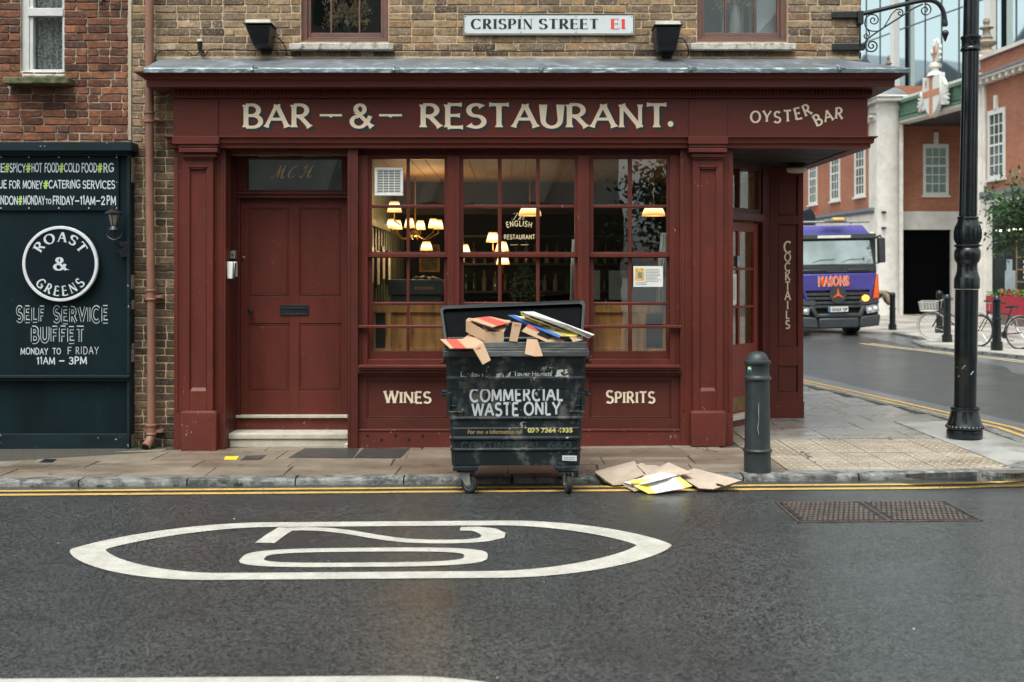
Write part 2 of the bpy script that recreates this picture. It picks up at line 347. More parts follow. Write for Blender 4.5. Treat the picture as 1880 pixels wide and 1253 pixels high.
def glyph(ch,style,wt):
    """quads grouped by layer: list of list of polygons, in em units"""
    w,sts=G[ch]; out=[]
    if ch=='.':
        r=wt*.62; return w,[[[(.1+r*cos(2*PI*i/14),r+r*sin(2*PI*i/14)) for i in range(14)]]]
    for pts,fl in sts:
        closed='c' in fl; P=pts[:-1] if closed else resamp(pts,8 if style=='flare' else 2)
        n=len(P); hw=[]
        for i in range(n):
            a=P[i-1] if (i>0 or closed) else P[i]; b=P[(i+1)%n] if (i<n-1 or closed) else P[i]
            dx,dy=b[0]-a[0],b[1]-a[1]; ll=math.hypot(dx,dy) or 1; vy=abs(dy/ll)
            if style in('mono','round'): h=wt/2
            elif style=='serif':
                thin=wt*.24; h=(thin if 't' in fl else thin+(wt-thin)*vy**1.4)/2
            elif style=='slab':
                thin=wt*.5; h=(thin if 't' in fl else thin+(wt-thin)*vy**1.3)/2
            else:
                thin=wt*.74; h=(thin if 't' in fl else thin+(wt-thin)*vy**1.2)/2
            hw.append(h)
        fs=[]
        if style=='flare' and not closed:
            t_=[0]
            for i in range(1,n): t_.append(t_[-1]+math.hypot(P[i][0]-P[i-1][0],P[i][1]-P[i-1][1]))
            T=t_[-1]
            for i in range(n):
                e=min(t_[i],T-t_[i])
                if 'j' in fl: continue
                hw[i]*=1+.60*max(0,1-e/.16)**2.2
        fs+=ribbon(P,hw,closed); out.append(fs)
        if style in('serif','slab') and not closed and 'j' not in fl:
            th=wt*(.11 if style=='serif' else .2)
            for (p,q) in ((P[0],P[1]),(P[-1],P[-2])):
                free=True
                for o2,_ in sts:
                    if o2 is pts: continue
                    for z in (o2[0],o2[-1]):
                        if math.hypot(z[0]-p[0],z[1]-p[1])<.05: free=False
                d=math.hypot(q[0]-p[0],q[1]-p[1]) or 1; vy=abs(q[1]-p[1])/d
                if ch in 'BDEFLPR' and p[0]<.1 and vy>.9: free=True
                if ch in 'T' and vy>.9 and p[1]>.9: free=False
                if not free: continue
                if vy>.6 and (p[1]<.02 or p[1]>.98):
                    s=wt*(.95 if style=='serif' else .9) if 't' not in fl else wt*.65
                    y0=p[1]-(th if p[1]>.5 else 0); x0,x1=p[0]-s,p[0]+s
                    if ch in 'BDPR' or (ch in 'EFL'): x1=p[0]+wt*.4
                    out.append([[(x0,y0),(x1,y0),(x1,y0+th),(x0,y0+th)]])
                elif vy<.5:
                    s=.16 if abs(p[1]-.52)>.05 else .1
                    up=-1 if p[1]>.7 else (1 if p[1]<.3 else 0)
                    hx=th*1.0; dx=1 if p[0]>q[0] else -1
                    if up: out.append([[(p[0]-dx*.07,p[1]),(p[0]+dx*hx*.3,p[1]-up*hw[0]),(p[0]+dx*hx*.6,p[1]+up*s),(p[0],p[1]+up*s)]])
                    else: out.append([[(p[0]-dx*.05,p[1]),(p[0],p[1]-s),(p[0]+dx*hx,p[1]-s),(p[0]+dx*hx,p[1]+s),(p[0],p[1]+s)]])
                elif ch in 'CGS':
                    dx=1 if p[0]>w/2 else -1; up=-1 if p[1]>.5 else 1
                    out.append([[(p[0]-.02,p[1]),(p[0]+.05*dx,p[1]+up*.12),(p[0]+.09*dx,p[1]+up*.12),(p[0]+.07*dx,p[1]-up*.16)]])
        if style=='round' and not closed:
            for p in (P[0],P[-1]):
                out.append([[(p[0]+wt/2*cos(2*PI*i/8),p[1]+wt/2*sin(2*PI*i/8)) for i in range(8)]])
    return w,out
def twidth(text,track): return sum(G[c][0] for c in text)+track*(len(text)-1)
def tpolys(text,style='mono',wt=.16,track=.16,caps=None,jit=0,sm=None):
    """-> list of (layer, polygon) in em units with x advance; cap height 1"""
    x=0; out=[]; r=random.Random(len(text)*13+ord(text[0]))
    for i,ch in enumerate(text):
        k=1.; dy=0
        if sm and i>0 and text[i-1]!=' ': k=sm
        w,ls=glyph(ch,style,wt/(k**.5 if sm else 1))
        jy=r.uniform(-jit,jit); js=1+r.uniform(-jit,jit); 
        for li,fs in enumerate(ls):
            for f in fs: out.append((li,[(x+a*k,b*k*js+jy+(a-w/2)*jy*.8) for a,b in f],i))
        x+=w*k+track
    return out,x-track
def put(mb,polys,fn,eps=.00018,mi=0,base=0):
    for it in polys:
        li,f=it[0],it[1]; vs=[fn(a,b,base+li*eps) for a,b in f]; mb.add(vs,[tuple(range(len(vs)))],mi)
def ptext(mb,text,u0,u1,vt,vb,Y,style='mono',wt=.16,track=.16,mi=0,off=(0,0),dy=.0015,lift=0,sm=None,jit=0,fn=None,eps=.00018):
    po,w=tpolys(text,style,wt,track,jit=jit,sm=sm); x0,z1=W(u0,vt,Y); x1,z0=W(u1,vb,Y); sx=(x1-x0)/w; h=z1-z0
    q=fn if fn else (lambda X,Z,e:(X,Y-dy-e,Z))
    put(mb,po,lambda a,b,e:q(x0+a*sx+off[0],z0+b*h+off[1],e),eps,mi,lift)
def atext(mb,text,cx,cz,rad,h,Y,a_mid,inward=False,style='mono',wt=.16,track=.2,mi=0,xs=1.,dy=.0015,off=(0,0)):
    po,w=tpolys(text,style,wt,track); wm=w*h*xs
    def fn(a,b,e):
        s=(a*h*xs-wm/2)
        if not inward: th=R(a_mid)-s/rad; r=rad+b*h
        else: th=R(a_mid)+s/rad; r=rad-b*h
        return cx+r*cos(th)+off[0],Y-dy-e,cz+r*sin(th)+off[1]
    put(mb,po,fn,mi=mi)
def btext(text,bold=0.,shear=0.,sp=1.):
    """built-in font -> (verts2d, faces, w) normalised so cap height is 1"""
    c=bpy.data.curves.new('t','FONT'); c.body=text; c.size=1; c.offset=bold; c.shear=shear; c.space_character=sp; c.resolution_u=4
    o=bpy.data.objects.new('t',c); COL.objects.link(o); dg=bpy.context.evaluated_depsgraph_get(); me=o.evaluated_get(dg).to_mesh()
    vs=[(v.co.x,v.co.y) for v in me.vertices]; fs=[tuple(p.vertices) for p in me.polygons]
    o.evaluated_get(dg).to_mesh_clear(); bpy.data.objects.remove(o); bpy.data.curves.remove(c)
    return vs,fs
def bput(mb,text,u0,u1,vt,vb,Y,fn=None,bold=0.,mi=0,dy=.0015,cap=.73,sp=1.,rot=None):
    vs,fs=btext(text,bold,sp=sp); xa=min(v[0] for v in vs); xb=max(v[0] for v in vs); x0,z1=W(u0,vt,Y); x1,z0=W(u1,vb,Y)
    sx=(x1-x0)/(xb-xa); sz=(z1-z0)/cap; q=fn if fn else (lambda X,Z,e:(X,Y-dy-e,Z))
    mb.add([q(x0+(a-xa)*sx,z0+b*sz,0) for a,b in vs],fs,mi)
# ---------------------------------------------------------------- laid bricks
def bricks(mb,x0,x1,z0,z1,Y,holes=(),zref=3.811,course=.0752,seed=1,header=.35,gap=.011,proud=.007,side=False,jit=.003):
    r=random.Random(seed); k0=int(math.floor((z0-zref)/course)); k=k0; drift=r.random()
    while zref+k*course<z1-.01:
        a=zref+k*course+gap/2; b=a+course-gap; zc=(a+b)/2
        iv=[(x0,x1)]
        for hx0,hx1,hz0,hz1 in holes:
            if hz0<zc<hz1:
                nv=[]
                for p,q in iv:
                    if hx1<=p or hx0>=q: nv.append((p,q)); continue
                    if hx0>p: nv.append((p,hx0))
                    if hx1<q: nv.append((hx1,q))
                iv=nv
        for p,q in iv:
            x=p-(.112 if k%2 else 0)*(1 if r.random()<.85 else .4)
            while x<q-.02:
                L=(.102 if r.random()<header else .214)+r.uniform(-.006,.006)
                bx0=max(x,p)+gap/2; bx1=min(x+L+gap,q)-gap/2
                if q-bx1<.05: bx1=q-gap/2
                x=bx1+gap/2
                if bx1-bx0<.015: continue
                j=lambda s=jit:r.uniform(-s,s)
                pr=proud+r.uniform(-.003,.004); c=r.uniform(.004,.011)
                w=bx1-bx0; h=b-a; ox,oz=(bx0+bx1)/2,(a+b)/2
                ring=[(-w/2+c,-h/2),(0,-h/2),(w/2-c,-h/2),(w/2,-h/2+c),(w/2,h/2-c),(w/2-c,h/2),(0,h/2),(-w/2+c,h/2),(-w/2,h/2-c),(-w/2,-h/2+c)]
                A=[(px+j(),pz+j()*.8) for px,pz in ring]
                cv=r.random(); cv2=r.random(); n=len(A); vs=[]
                ty=j(.003); tz=j(.003)
                for s,dy in ((.90,-pr),(1.,-pr+.005),(1.02,.02)):
                    for px,pz in A:
                        ss=s if s!=.90 else 1-.0045/ (w/2) ; sz=s if s!=.90 else 1-.005/(h/2)
                        ex=ox+px*ss; ez=oz+pz*sz; ey=Y+dy+(ty*px/w*2+tz*pz/h if dy<0 else 0)
                        vs.append((ey,ex,ez) if side else (ex,ey,ez))
                fs=[tuple(range(n))]+[(i,n+i,n+(i+1)%n,(i+1)%n) for i in range(n)]+[(n+i,2*n+i,2*n+(i+1)%n,n+(i+1)%n) for i in range(n)]
                mb.add(vs,fs,1,(cv,cv2,.5))
        k+=1
# ================================================================= ground
def asphalt(name,base,spark,rough,wet):
    t=NT(name); n2=t.noise(1.1,6,None,.65); n3=t.noise(.35,4); vo=t.n('ShaderNodeTexVoronoi'); vo.inputs['Scale'].default_value=105; t.l(t.pos(),vo.inputs['Vector']); sp=t.n('ShaderNodeSeparateColor'); t.l(vo.outputs['Color'],sp.inputs[0])
    n1=sp.outputs[0]; vb=t.n('ShaderNodeTexVoronoi'); vb.inputs['Scale'].default_value=64; t.l(t.pos(),vb.inputs['Vector']); sb=t.n('ShaderNodeSeparateColor'); t.l(vb.outputs['Color'],sb.inputs[0])
    c=t.mix(t.ramp(n1,[(.35,0.),(.98,1.)]),tuple(x*.35 for x in base),spark)
    c=t.mix(t.math('MULTIPLY',t.ramp(sb.outputs[1],[(.55,0.),(.9,1.)]),.45),c,tuple(x*.75 for x in spark))
    c=t.mix(t.math('MULTIPLY',t.ramp(n2,[(.35,0.),(.7,1.)]),.5),c,tuple(x*.55 for x in base))
    n5=t.noise(2.6,5,t.pos((.35,1.6,1)),.7); c=t.mix(t.math('MULTIPLY',t.ramp(n5,[(.60,0.),(.72,1.)]),.45),c,tuple(x*.25 for x in base))
    v=t.n('ShaderNodeTexVoronoi',feature='DISTANCE_TO_EDGE'); v.inputs['Scale'].default_value=.55; dn=t.n('ShaderNodeTexNoise'); dn.inputs['Scale'].default_value=3.; dn.inputs['Detail'].default_value=6; t.l(t.pos(),dn.inputs['Vector']); ad=t.n('ShaderNodeVectorMath',operation='MULTIPLY_ADD'); t.l(dn.outputs['Color'],ad.inputs[0]); ad.inputs[1].default_value=(.6,.6,0); t.l(t.pos(),ad.inputs[2]); t.l(ad.outputs[0],v.inputs['Vector'])
    ck=t.math('MULTIPLY',t.ramp(v.outputs['Distance'],[(.002,1.),(.006,0.)]),t.ramp(t.noise(.5,3),[(.56,0.),(.60,.8)])); c=t.mix(ck,c,(.008,.008,.008))
    wn=t.ramp(t.math('ADD',t.math('MULTIPLY',n2,.45),t.math('MULTIPLY',n3,.55)),[(.40,0.),(.60,1.)])
    b=t.bump(n1,.003,.5); b=t.bump(sb.outputs[0],.004,.5,b)
    t.bsdf(Base_Color=c,Roughness=rough,Normal=b,Coat_Weight=t.math('ADD',t.math('MULTIPLY',wn,wet),.2),Coat_Roughness=.30); return t.m
M['asphalt']=asphalt('wet_asphalt',(.028,.031,.031),(.108,.112,.107),.45,.55)
M['asphalt2']=asphalt('damp_sheen_asphalt',(.15,.157,.168),(.24,.25,.26),.36,.6)
def slabmat(name,stops,rough=.62,wet=.3,stain=(.16,.11,.06)):
    t=NT(name); at=t.n('ShaderNodeVertexColor'); at.layer_name='rnd'; sep=t.n('ShaderNodeSeparateColor'); t.l(at.outputs[0],sep.inputs[0])
    c=t.ramp(sep.outputs[0],stops); n1=t.noise(5,7,None,.7); n2=t.noise(1.6,5,t.pos((.6,1.4,1)),.65); n3=t.noise(90,4,None,.6)
    c=t.mix(t.math('MULTIPLY',t.ramp(n1,[(.4,0.),(.7,1.)]),.55),c,tuple(x*.5 for x in stops[0][1]))
    c=t.mix(t.math('MULTIPLY',t.ramp(n2,[(.46,0.),(.66,1.)]),.65),c,stain)
    c=t.mix(t.math('MULTIPLY',n3,.35),c,tuple(x*.6 for x in stops[-1][1]))
    v=t.n('ShaderNodeTexVoronoi',feature='DISTANCE_TO_EDGE'); v.inputs['Scale'].default_value=1.9; v.inputs['Randomness'].default_value=1
    dn=t.n('ShaderNodeTexNoise'); dn.inputs['Scale'].default_value=6; t.l(t.pos(),dn.inputs['Vector']); ad=t.n('ShaderNodeVectorMath',operation='MULTIPLY_ADD'); t.l(dn.outputs['Color'],ad.inputs[0]); ad.inputs[1].default_value=(.25,.25,0); t.l(t.pos(),ad.inputs[2]); t.l(ad.outputs[0],v.inputs['Vector'])
    crack=t.math('MULTIPLY',t.ramp(v.outputs['Distance'],[(.004,1.),(.010,0.)]),t.ramp(t.noise(.8,3),[(.53,0.),(.56,1.)]))
    c=t.mix(crack,c,(.03,.026,.02))
    rg=t.math('ADD',t.math('MULTIPLY',t.ramp(n2,[(.4,1.),(.7,0.)]),wet),rough-wet)
    b=t.bump(n3,.003,.7); b=t.bump(n1,.008,.5,b)
    t.bsdf(Base_Color=c,Roughness=rg,Normal=b,Coat_Weight=t.math('MULTIPLY',t.ramp(n2,[(.42,.15),(.66,1.)]),wet*1.8),Coat_Roughness=.13); return t.m
M['slab']=slabmat('york_stone_slab',[(0.,(.20,.155,.115)),(.5,(.27,.215,.16)),(1.,(.34,.28,.22))],.5,.3)
M['slab2']=slabmat('granite_slab',[(0.,(.26,.245,.22)),(.5,(.32,.30,.275)),(1.,(.38,.355,.32))],.42,.3,(.26,.21,.16))
M['tactile']=slabmat('buff_blister_slab',[(0.,(.38,.31,.225)),(.5,(.44,.365,.275)),(1.,(.50,.42,.325))],.42,.3,(.27,.175,.085))
M['kerb']=mt('granite_kerb',(.21,.205,.19),.6,var=.35,vs=14,bump=1,bs=40,bdist=.009,col2=(.05,.05,.045),c2amt=.52,c2s=8,dirt=.5)
M['joint']=mt('joint_grit',(.055,.05,.04),.95,var=.4,vs=30)
M['apron']=mt('concrete_apron',(.42,.405,.37),.33,var=.15,vs=2,bump=.5,bs=80,col2=(.2,.18,.15),c2amt=.56,c2s=1.5,dirt=.3)
# road sheet (reaches the horizon)
def sheet(mb,xs,ys,z,fn=None,mi=0):
    vs=[(x,y,z+g(x)) for y in ys for x in xs]; n=len(xs)
    mb.add(vs,[(j*n+i,j*n+i+1,(j+1)*n+i+1,(j+1)*n+i) for j in range(len(ys)-1) for i in range(n-1)],mi)
road=MB(); sheet(road,[-400,-6,0,6,400],[-300,600],-.055); road=road.build('road',M['asphalt'],smooth=False,kind='structure',org=(0,0,-.055))
KP=[(-14,9.45),(-6,9.45),(0,9.45),(3.2,9.45),(4.0,9.50),(4.55,9.75),(4.95,10.2),(5.12,10.9),(5.17,12.5),(4.41,17.2),(3.9,20.5),(3.2,26),(2.6,34)]
def off(path,d):
    out=[]
    for i,p in enumerate(path):
        p=Vector(p); ns=[]
        if i>0: q=(p-Vector(path[i-1])).normalized(); ns.append(Vector((q.y,-q.x)))
        if i<len(path)-1: q=(Vector(path[i+1])-p).normalized(); ns.append(Vector((q.y,-q.x)))
        o=sum(ns,Vector((0,0))).normalized(); o/=max(.4,o.dot(ns[0])); out.append((p.x+o.x*d,p.y+o.y*d))
    return out
def subdiv(path,m=.5):
    out=[path[0]]
    for a,b in zip(path,path[1:]):
        k=max(1,int(math.dist(a,b)/m))
        for i in range(1,k+1): out.append((a[0]+(b[0]-a[0])*i/k,a[1]+(b[1]-a[1])*i/k))
    return out
def strip(mb,path,d0,d1,z,mi=0,wob=0):
    a=off(path,d0); b=off(path,d1); r=random.Random(3); vs=[]
    for p,q in zip(a,b): vs+=[(p[0],p[1]+r.uniform(-wob,wob),z+g(p[0])),(q[0],q[1]+r.uniform(-wob,wob),z+g(q[0]))]
    mb.add(vs,[(2*i,2*i+1,2*i+3,2*i+2) for i in range(len(path)-1)],mi)
# side street carriageway, sky sheen put into its pale base colour, laid 4 mm above
sr=MB(); sheet(sr,[5.0,6,7,10.2],[12.2,27.5],-.051); x0=[(4.3,17.2),(5.02,12.6)]
sr=MB(); L_=off(KP[7:],-.02); Rr_=[(7.2,10.2),(8.2,12),(10.6,15),(10.6,17.2),(10.6,22),(10.2,29),(9.6,40)]
L_=[(5.1,10.9),(5.15,12.5),(4.41,17.2),(3.9,20.5),(3.2,26),(2.6,34)]; Rr_=[(7.6,10.2),(10.8,12.5),(10.8,17.2),(10.6,20.5),(10.6,26),(11,34)]
vs=[]; 
for p,q in zip(L_,Rr_): vs+=[(*p,-.051+g(p[0])),(*q,-.051+g(q[0]))]
sr.add(vs,[(2*i,2*i+1,2*i+3,2*i+2) for i in range(5)]); sr.build('side_road',M['asphalt2'],smooth=False,kind='structure')
# yellow lines and the painted speed roundel belong to the road
yl=MB(); ks=subdiv(KP,.4); ks=[(x,y+(.025*max(0,x-3.2)**2 if x<4.6 else 0)) for x,y in ks]
strip(yl,ks,.155,.225,-.050,wob=.004); yl.build('yellow_line',M['yline'],road,smooth=False)
yl=MB(); strip(yl,ks,.315,.39,-.050,wob=.004); yl.build('yellow_line',M['yline'],road,smooth=False)
def lens(w,h,t0,t1,n=26):   # pointed roundel: outer and inner outlines, x along the street
    def half(L,H,s,e): 
        o=[]
        for i in range(n+1):
            x=-1+2*i/n; ax=abs(x); 
            y=1. if ax<s else max(0,1-((ax-s)/(1-s))**e)
            o.append((x*L,y*H))
        return o
    return half(w/2,h/2,.45,1.75),half(w/2-t0,h/2-t1,.47,1.75)
def roundel(cx,cy,w=3.84,h=1.50):
    mb=MB(); n=60
    def half(L,H,s,e,p):
        o=[]
        for i in range(n+1):
            a=-cos(PI*i/n); ax=abs(a); y=1. if ax<s else max(0.,1-((ax-s)/(1-s))**e)**p; o.append((a*L,y*H))
        return o
    for sg in (1,-1):
        A=half(w/2,h/2,.44,1.9,.74); B=half(w/2-.225,h/2-.148,.47,1.8,.80); vs=[]
        for (a,b),(c,d) in zip(A,B): vs+=[(cx+a,cy+sg*b),(cx+c,cy+sg*d)]
        mb.add([(x,y,-.0505+g(x)) for x,y in vs],[(2*i,2*i+1,2*i+3,2*i+2) for i in range(n)])
    return mb
mb=roundel(-.90,7.27); mb.build('speed_roundel',M['wline'],road,smooth=False)
def gfig(u,v): x,y,z=gp(u,v,-.0505); return x,y
mb=MB()
z0=[]; cxa,cya=gfig(669,1021)
def sup(a_,b_,p):
    return [(-.91+math.copysign(abs(cos(2*PI*i/96))**p,cos(2*PI*i/96))*a_,7.02+math.copysign(abs(sin(2*PI*i/96))**p,sin(2*PI*i/96))*b_) for i in range(96)]
A_,B_=sup(.76,.235,.60),sup(.615,.135,.62)
mb.add([(x,y,-.0505+g(x)) for x,y in A_+B_],[(i,(i+1)%96,96+(i+1)%96,96+i) for i in range(96)])
mb.build('speed_numeral',M['wline'],road,smooth=False)
mb=MB()
c2=[(845,971),(872,971),(893,974),(905,980),(905,986),(888,991),(862,993.5),(830,994.5),(790,994.5),(750,993),(715,989.5),(680,984),(640,977),(600,972.5),(560,971),(524,972)]
P=[gfig(*c) for c in c2]; hw=[.05,.062,.08,.085,.075,.055]+[.05]*10
for q in ribbon(P,hw): mb.add([(x,y,-.0505+g(x)) for x,y in q],[(0,1,2,3)])
P=[gfig(*c) for c in [(528,969),(508,981),(486,997)]]
for q in ribbon(P,[.066]*3): mb.add([(x,y,-.0503+g(x)) for x,y in q],[(0,1,2,3)])
mb.build('speed_numeral',M['wline'],road,smooth=False)
mb=roundel(-1.35,4.195); mb.build('speed_roundel',M['wline'],road,smooth=False)
# iron covers in the carriageway and pavement
def cover(): 
    f=MB(); a,b,c,d=1.985,3.27,7.90,8.585
    x=a
    t=thing('drain_cover','long rusty iron cover with raised studs set in the wet road','drain cover',((a+b)/2,(c+d)/2,-.05))
    f.box(a,b,c,c+.018,-.06,-.047).box(a,b,d-.018,d,-.06,-.047).box(a,a+.018,c,d,-.06,-.0465).box(b-.018,b,c,d,-.06,-.0465).box((a+b)/2-.012,(a+b)/2+.012,c,d,-.06,-.046); f.tilt().build('frame',M['rust'],t,bev=.002)
    for k in (0,1):
        p=MB(); x0=a+.03+k*(b-a)/2-(.012 if k else 0); x1=x0+(b-a)/2-.045; p.box(x0,x1,c+.03,d-.03,-.06,-.050)
        nx,ny=15,11
        for i in range(nx):
            for j in range(ny):
                cx=x0+.03+(x1-x0-.06)*(i+(.5 if j%2 else 0))/nx; cy=c+.055+(d-c-.11)*j/(ny-1); p.box(cx-.012,cx+.012,cy-.016,cy+.016,-.05,-.042,1)
        p.tilt().build('lid',[M['ironlid'],M['stud']],t,smooth=False)
M['stud']=mt('worn_iron_stud',(.15,.12,.105),.45,var=.3,metal=.3)
M['rust']=mt('rusty_iron',(.07,.05,.04),.7,var=.5,vs=14,bump=.8,col2=(.25,.10,.05),c2amt=.70,c2s=5)
M['ironlid']=mt('iron_lid',(.018,.016,.015),.55,var=.3,vs=12,bump=.7,col2=(.13,.065,.045),c2amt=.6,c2s=4)
cover()
# ---- pavement in front of the pub
pv=MB()
body=[(x,y) for x,y in KP if y<=34]; inner=off(body,-.16)
poly=[(-14,11.6)]+[( -14,9.62)]+inner[1:]+[(2.6,34),(2.0,34),(3.2,14),(3.2,11.6)]
poly=[(-14,9.6)]+inner[1:]+[(1.5,34),(3.0,14.0),(2.0,13.6),(1.0,11.9),(-14,11.9)]
pv.add([(x,y,-.006+g(x)) for x,y in poly],[tuple(range(len(poly)))])
def slab(mb,q,z=0,gap=.006,r=rng,mi=1,th=.03):
    c=(sum(p[0] for p in q)/len(q),sum(p[1] for p in q)/len(q)); dz=r.uniform(-.0012,.0016); tx=r.uniform(-.001,.001)
    P=[]
    for p in q:
        d=Vector((c[0]-p[0],c[1]-p[1])); L=d.length; d=d/L*min(gap*1.2,L*.4); P.append((p[0]+d.x,p[1]+d.y))
    rr=(r.random(),r.random(),.5); n=len(P)
    vs=[(x,y,z+dz+tx*(x-c[0])+g(x)) for x,y in P]+[(x,y,z-th+g(x)) for x,y in P]
    mb.add(vs,[tuple(range(n))]+[(i,n+i,n+(i+1)%n,(i+1)%n) for i in range(n)],mi,rr)
rows=[9.60,10.02,10.42,10.92,11.3]
for j in range(4):
    x=-13.6+rng.random()*.5
    while x<(1.95 if j==3 else 2.15):
        w=rng.uniform(.55,1.0) if j!=2 else rng.uniform(.7,1.2)
        if j==3:
            if x+w>2.0: w=2.0-x
        elif x+w>2.2: w=2.2-x
        if w<.1: break
        sk=.02*rng.uniform(-1,1)
        slab(pv,[(x,rows[j]),(x+w,rows[j]),(x+w+sk,rows[j+1]),(x+sk,rows[j+1])]); x+=w
# smooth apron round the pilaster foot and behind the bollard
slab(pv,[(2.2,9.6),(2.33,9.6),(2.33,11.35),(2.2,11.35)])
slab(pv,[(2.0,11.3),(2.2,11.3),(2.33,11.35),(2.33,13.3),(2.0,12.6)])
# paving along the side street: rows across
y=11.45; k=0
def kx(y):
    for a,b in zip(KP[3:],KP[4:]):
        if a[1]<=y<=b[1]: return a[0]+(b[0]-a[0])*(y-a[1])/(b[1]-a[1])
    return 5
while y<24:
    h=.62 if y<13 else .9; xl=2.34 if y<13.1 else 3.36; xr=min(kx(y),kx(y+h))-.17; x=xl
    if y<12.4: xr=4.25
    sh=.3*(k%2)
    while x<xr-.05:
        w=.85 if x>xl else .85-sh; w=min(w,xr-x); slab(pv,[(x,y),(x+w,y),(x+w,y+h),(x,y+h)],mi=2); x+=w
    y+=h; k+=1
# blister paving
tx=[2.34,2.66,2.98,3.30,3.62,3.94,4.26]
def blis(x0,x1,y0,y1):
    slab(pv,[(x0,y0),(x1,y0),(x1,y1),(x0,y1)],z=.001,gap=.010,mi=3)
    rr=(.6,.5,.5); nx=5; ny=max(2,int((y1-y0)/.105))
    for i in range(nx):
        for j in range(ny):
            cx=x0+(x1-x0)*(i+.5)/nx; cy=y0+(y1-y0)*(j+.5)/ny; o=[]
            for s,z in ((.019,.001),(.012,.0065)):
                o+=[(cx+s*cos(2*PI*a/8),cy+s*sin(2*PI*a/8),z+g(cx)) for a in range(8)]
            pv.add(o,[(a,(a+1)%8,8+(a+1)%8,8+a) for a in range(8)]+[tuple(range(8,16))],3,rr)
for a,b in zip(tx,tx[1:]):
    blis(a,b,9.66,10.55); blis(a,b,10.55,11.42)
for i in range(4): slab(pv,[(2.34+i*.5,9.60),(2.84+i*.5,9.60),(2.84+i*.5,9.66),(2.34+i*.5,9.66)],mi=2,gap=.003)
pavement=pv.build('pavement',[M['joint'],M['slab'],M['slab2'],M['tactile']],smooth=False,rnd=True,kind='structure',org=(0,10,0))
ap=MB(); poly=[(4.27,9.66),(4.5,9.85),(4.78,10.25),(4.94,10.9),(4.97,12.4),(4.93,12.7),(4.27,12.7)]; ap.plate([(x,y) for x,y in poly],-.03,.0015); ap.tilt().build('pavement',M['apron'],smooth=False,kind='structure')
# kerb stones
kb=MB(); kr=random.Random(5)
sk_=subdiv(KP,.3); i=0
while i<len(sk_)-1:
    n=min(kr.choice([3,3,4]),len(sk_)-1-i); seg_=sk_[i:i+n+1]; i+=n
    if math.dist(seg_[0],seg_[-1])<.05: continue
    a,b=Vector(seg_[0]),Vector(seg_[-1]); d=(b-a).normalized(); nn=Vector((d.y,-d.x)); a=a+d*.006; b=b-d*.006
    zt=kr.uniform(-.004,.003); zz=-.055; m=8; vs=[]; pr=[(-.155,zt+.0),(-.02,zt-.001),(-.004,zt-.010),(.002,zt-.024),(.006,-.075),(-.155,-.075)]
    for q in range(m+1):
        p=a+(b-a)*q/m
        for o,z in pr:
            o2=o+(kr.uniform(-.004,.005) if -.1<o else 0); z2=z+(kr.uniform(-.004,.003) if z>-.05 and o>-.1 else 0); w=p+nn*o2; vs.append((w.x,w.y,z2+g(w.x)))
    k=len(pr); kb.add(vs,[(q*k+e,(q+1)*k+e,(q+1)*k+(e+1)%k,q*k+(e+1)%k) for q in range(m) for e in range(k)]+[tuple(range(k)),tuple(m*k+e for e in range(k))])
kb.build('kerb',M['kerb'],kind='structure',org=(0,9.5,0))
# puddle at the dropped kerb
t=NT('standing_water'); t.bsdf(Base_Color=(.012,.011,.010),Roughness=.015,IOR=1.33); t.b.inputs['Alpha'].default_value=.75; M['water']=t.m
pd=MB(); P=[]
for (u,v) in [(1650,876),(1668,871),(1700,869),(1730,868.5),(1760,867.5),(1790,866.5),(1803,868),(1808,873),(1835,876),(1880,868),(1960,868),(2000,880),(1900,882),(1860,884),(1800,884.5),(1740,883.5),(1700,882)]:
    x,y,z=gp(u,v,.004); P.append((x,y,z))
kz=[-.044 if y<9.53 else .0045 for x,y,z in P]
pd.add([(x,y,.0055+g(x)) for (x,y,z) in P],[tuple(range(len(P)))]); pd.build('puddle',M['water'],smooth=False,kind='structure')
# small covers, tag, grate in the pavement
def flat(name,label,cat,px,mat,z=.004,th=.006,bev=0,group=None,mi=None):
    mb=MB(); q=[gp(u,v,z) for u,v in px]; mb.add([(x,y,zz) for x,y,zz in q]+[(x,y,zz-th) for x,y,zz in q],[tuple(range(len(q)))]+[tuple(range(2*len(q)-1,len(q)-1,-1))]+[(i,(i+1)%len(q),len(q)+(i+1)%len(q),len(q)+i) for i in range(len(q))])
    return mb.build(name,mat,smooth=False,bev=bev,label=label,cat=cat,group=group)
M['ironplate']=mt('iron_plate',(.05,.046,.042),.42,var=.35,vs=10,bump=.6,bs=90,dirt=.4)
flat('cellar_flap','dark iron cellar flap set flush in the pavement below the white step','cover',[(530,840),(648,841),(660,823),(560,823)],M['ironplate'])
flat('cellar_flap','dark iron plate in the pavement below the row of vent holes','cover',[(650,841),(735,841),(752,823),(668,823)],M['ironplate'])
flat('utility_cover','small grey metal cover beside the yellow tile in the pavement','cover',[(441,845),(478,844),(488,836),(452,837)],M['ironplate'])
flat('yellow_marker','small yellow square marker lying on the pavement near the downpipe side pilaster','marker',[(411,843),(435,843),(439,838),(414,838)],mt('yellow_marker',(.85,.62,.03),.5,var=.05),z=.006,th=.008)
flat('pavement_grate','small black grate in the pavement in front of the dark green shopfront','grate',[(72,849),(96,849),(104,843),(82,843)],M['black'])
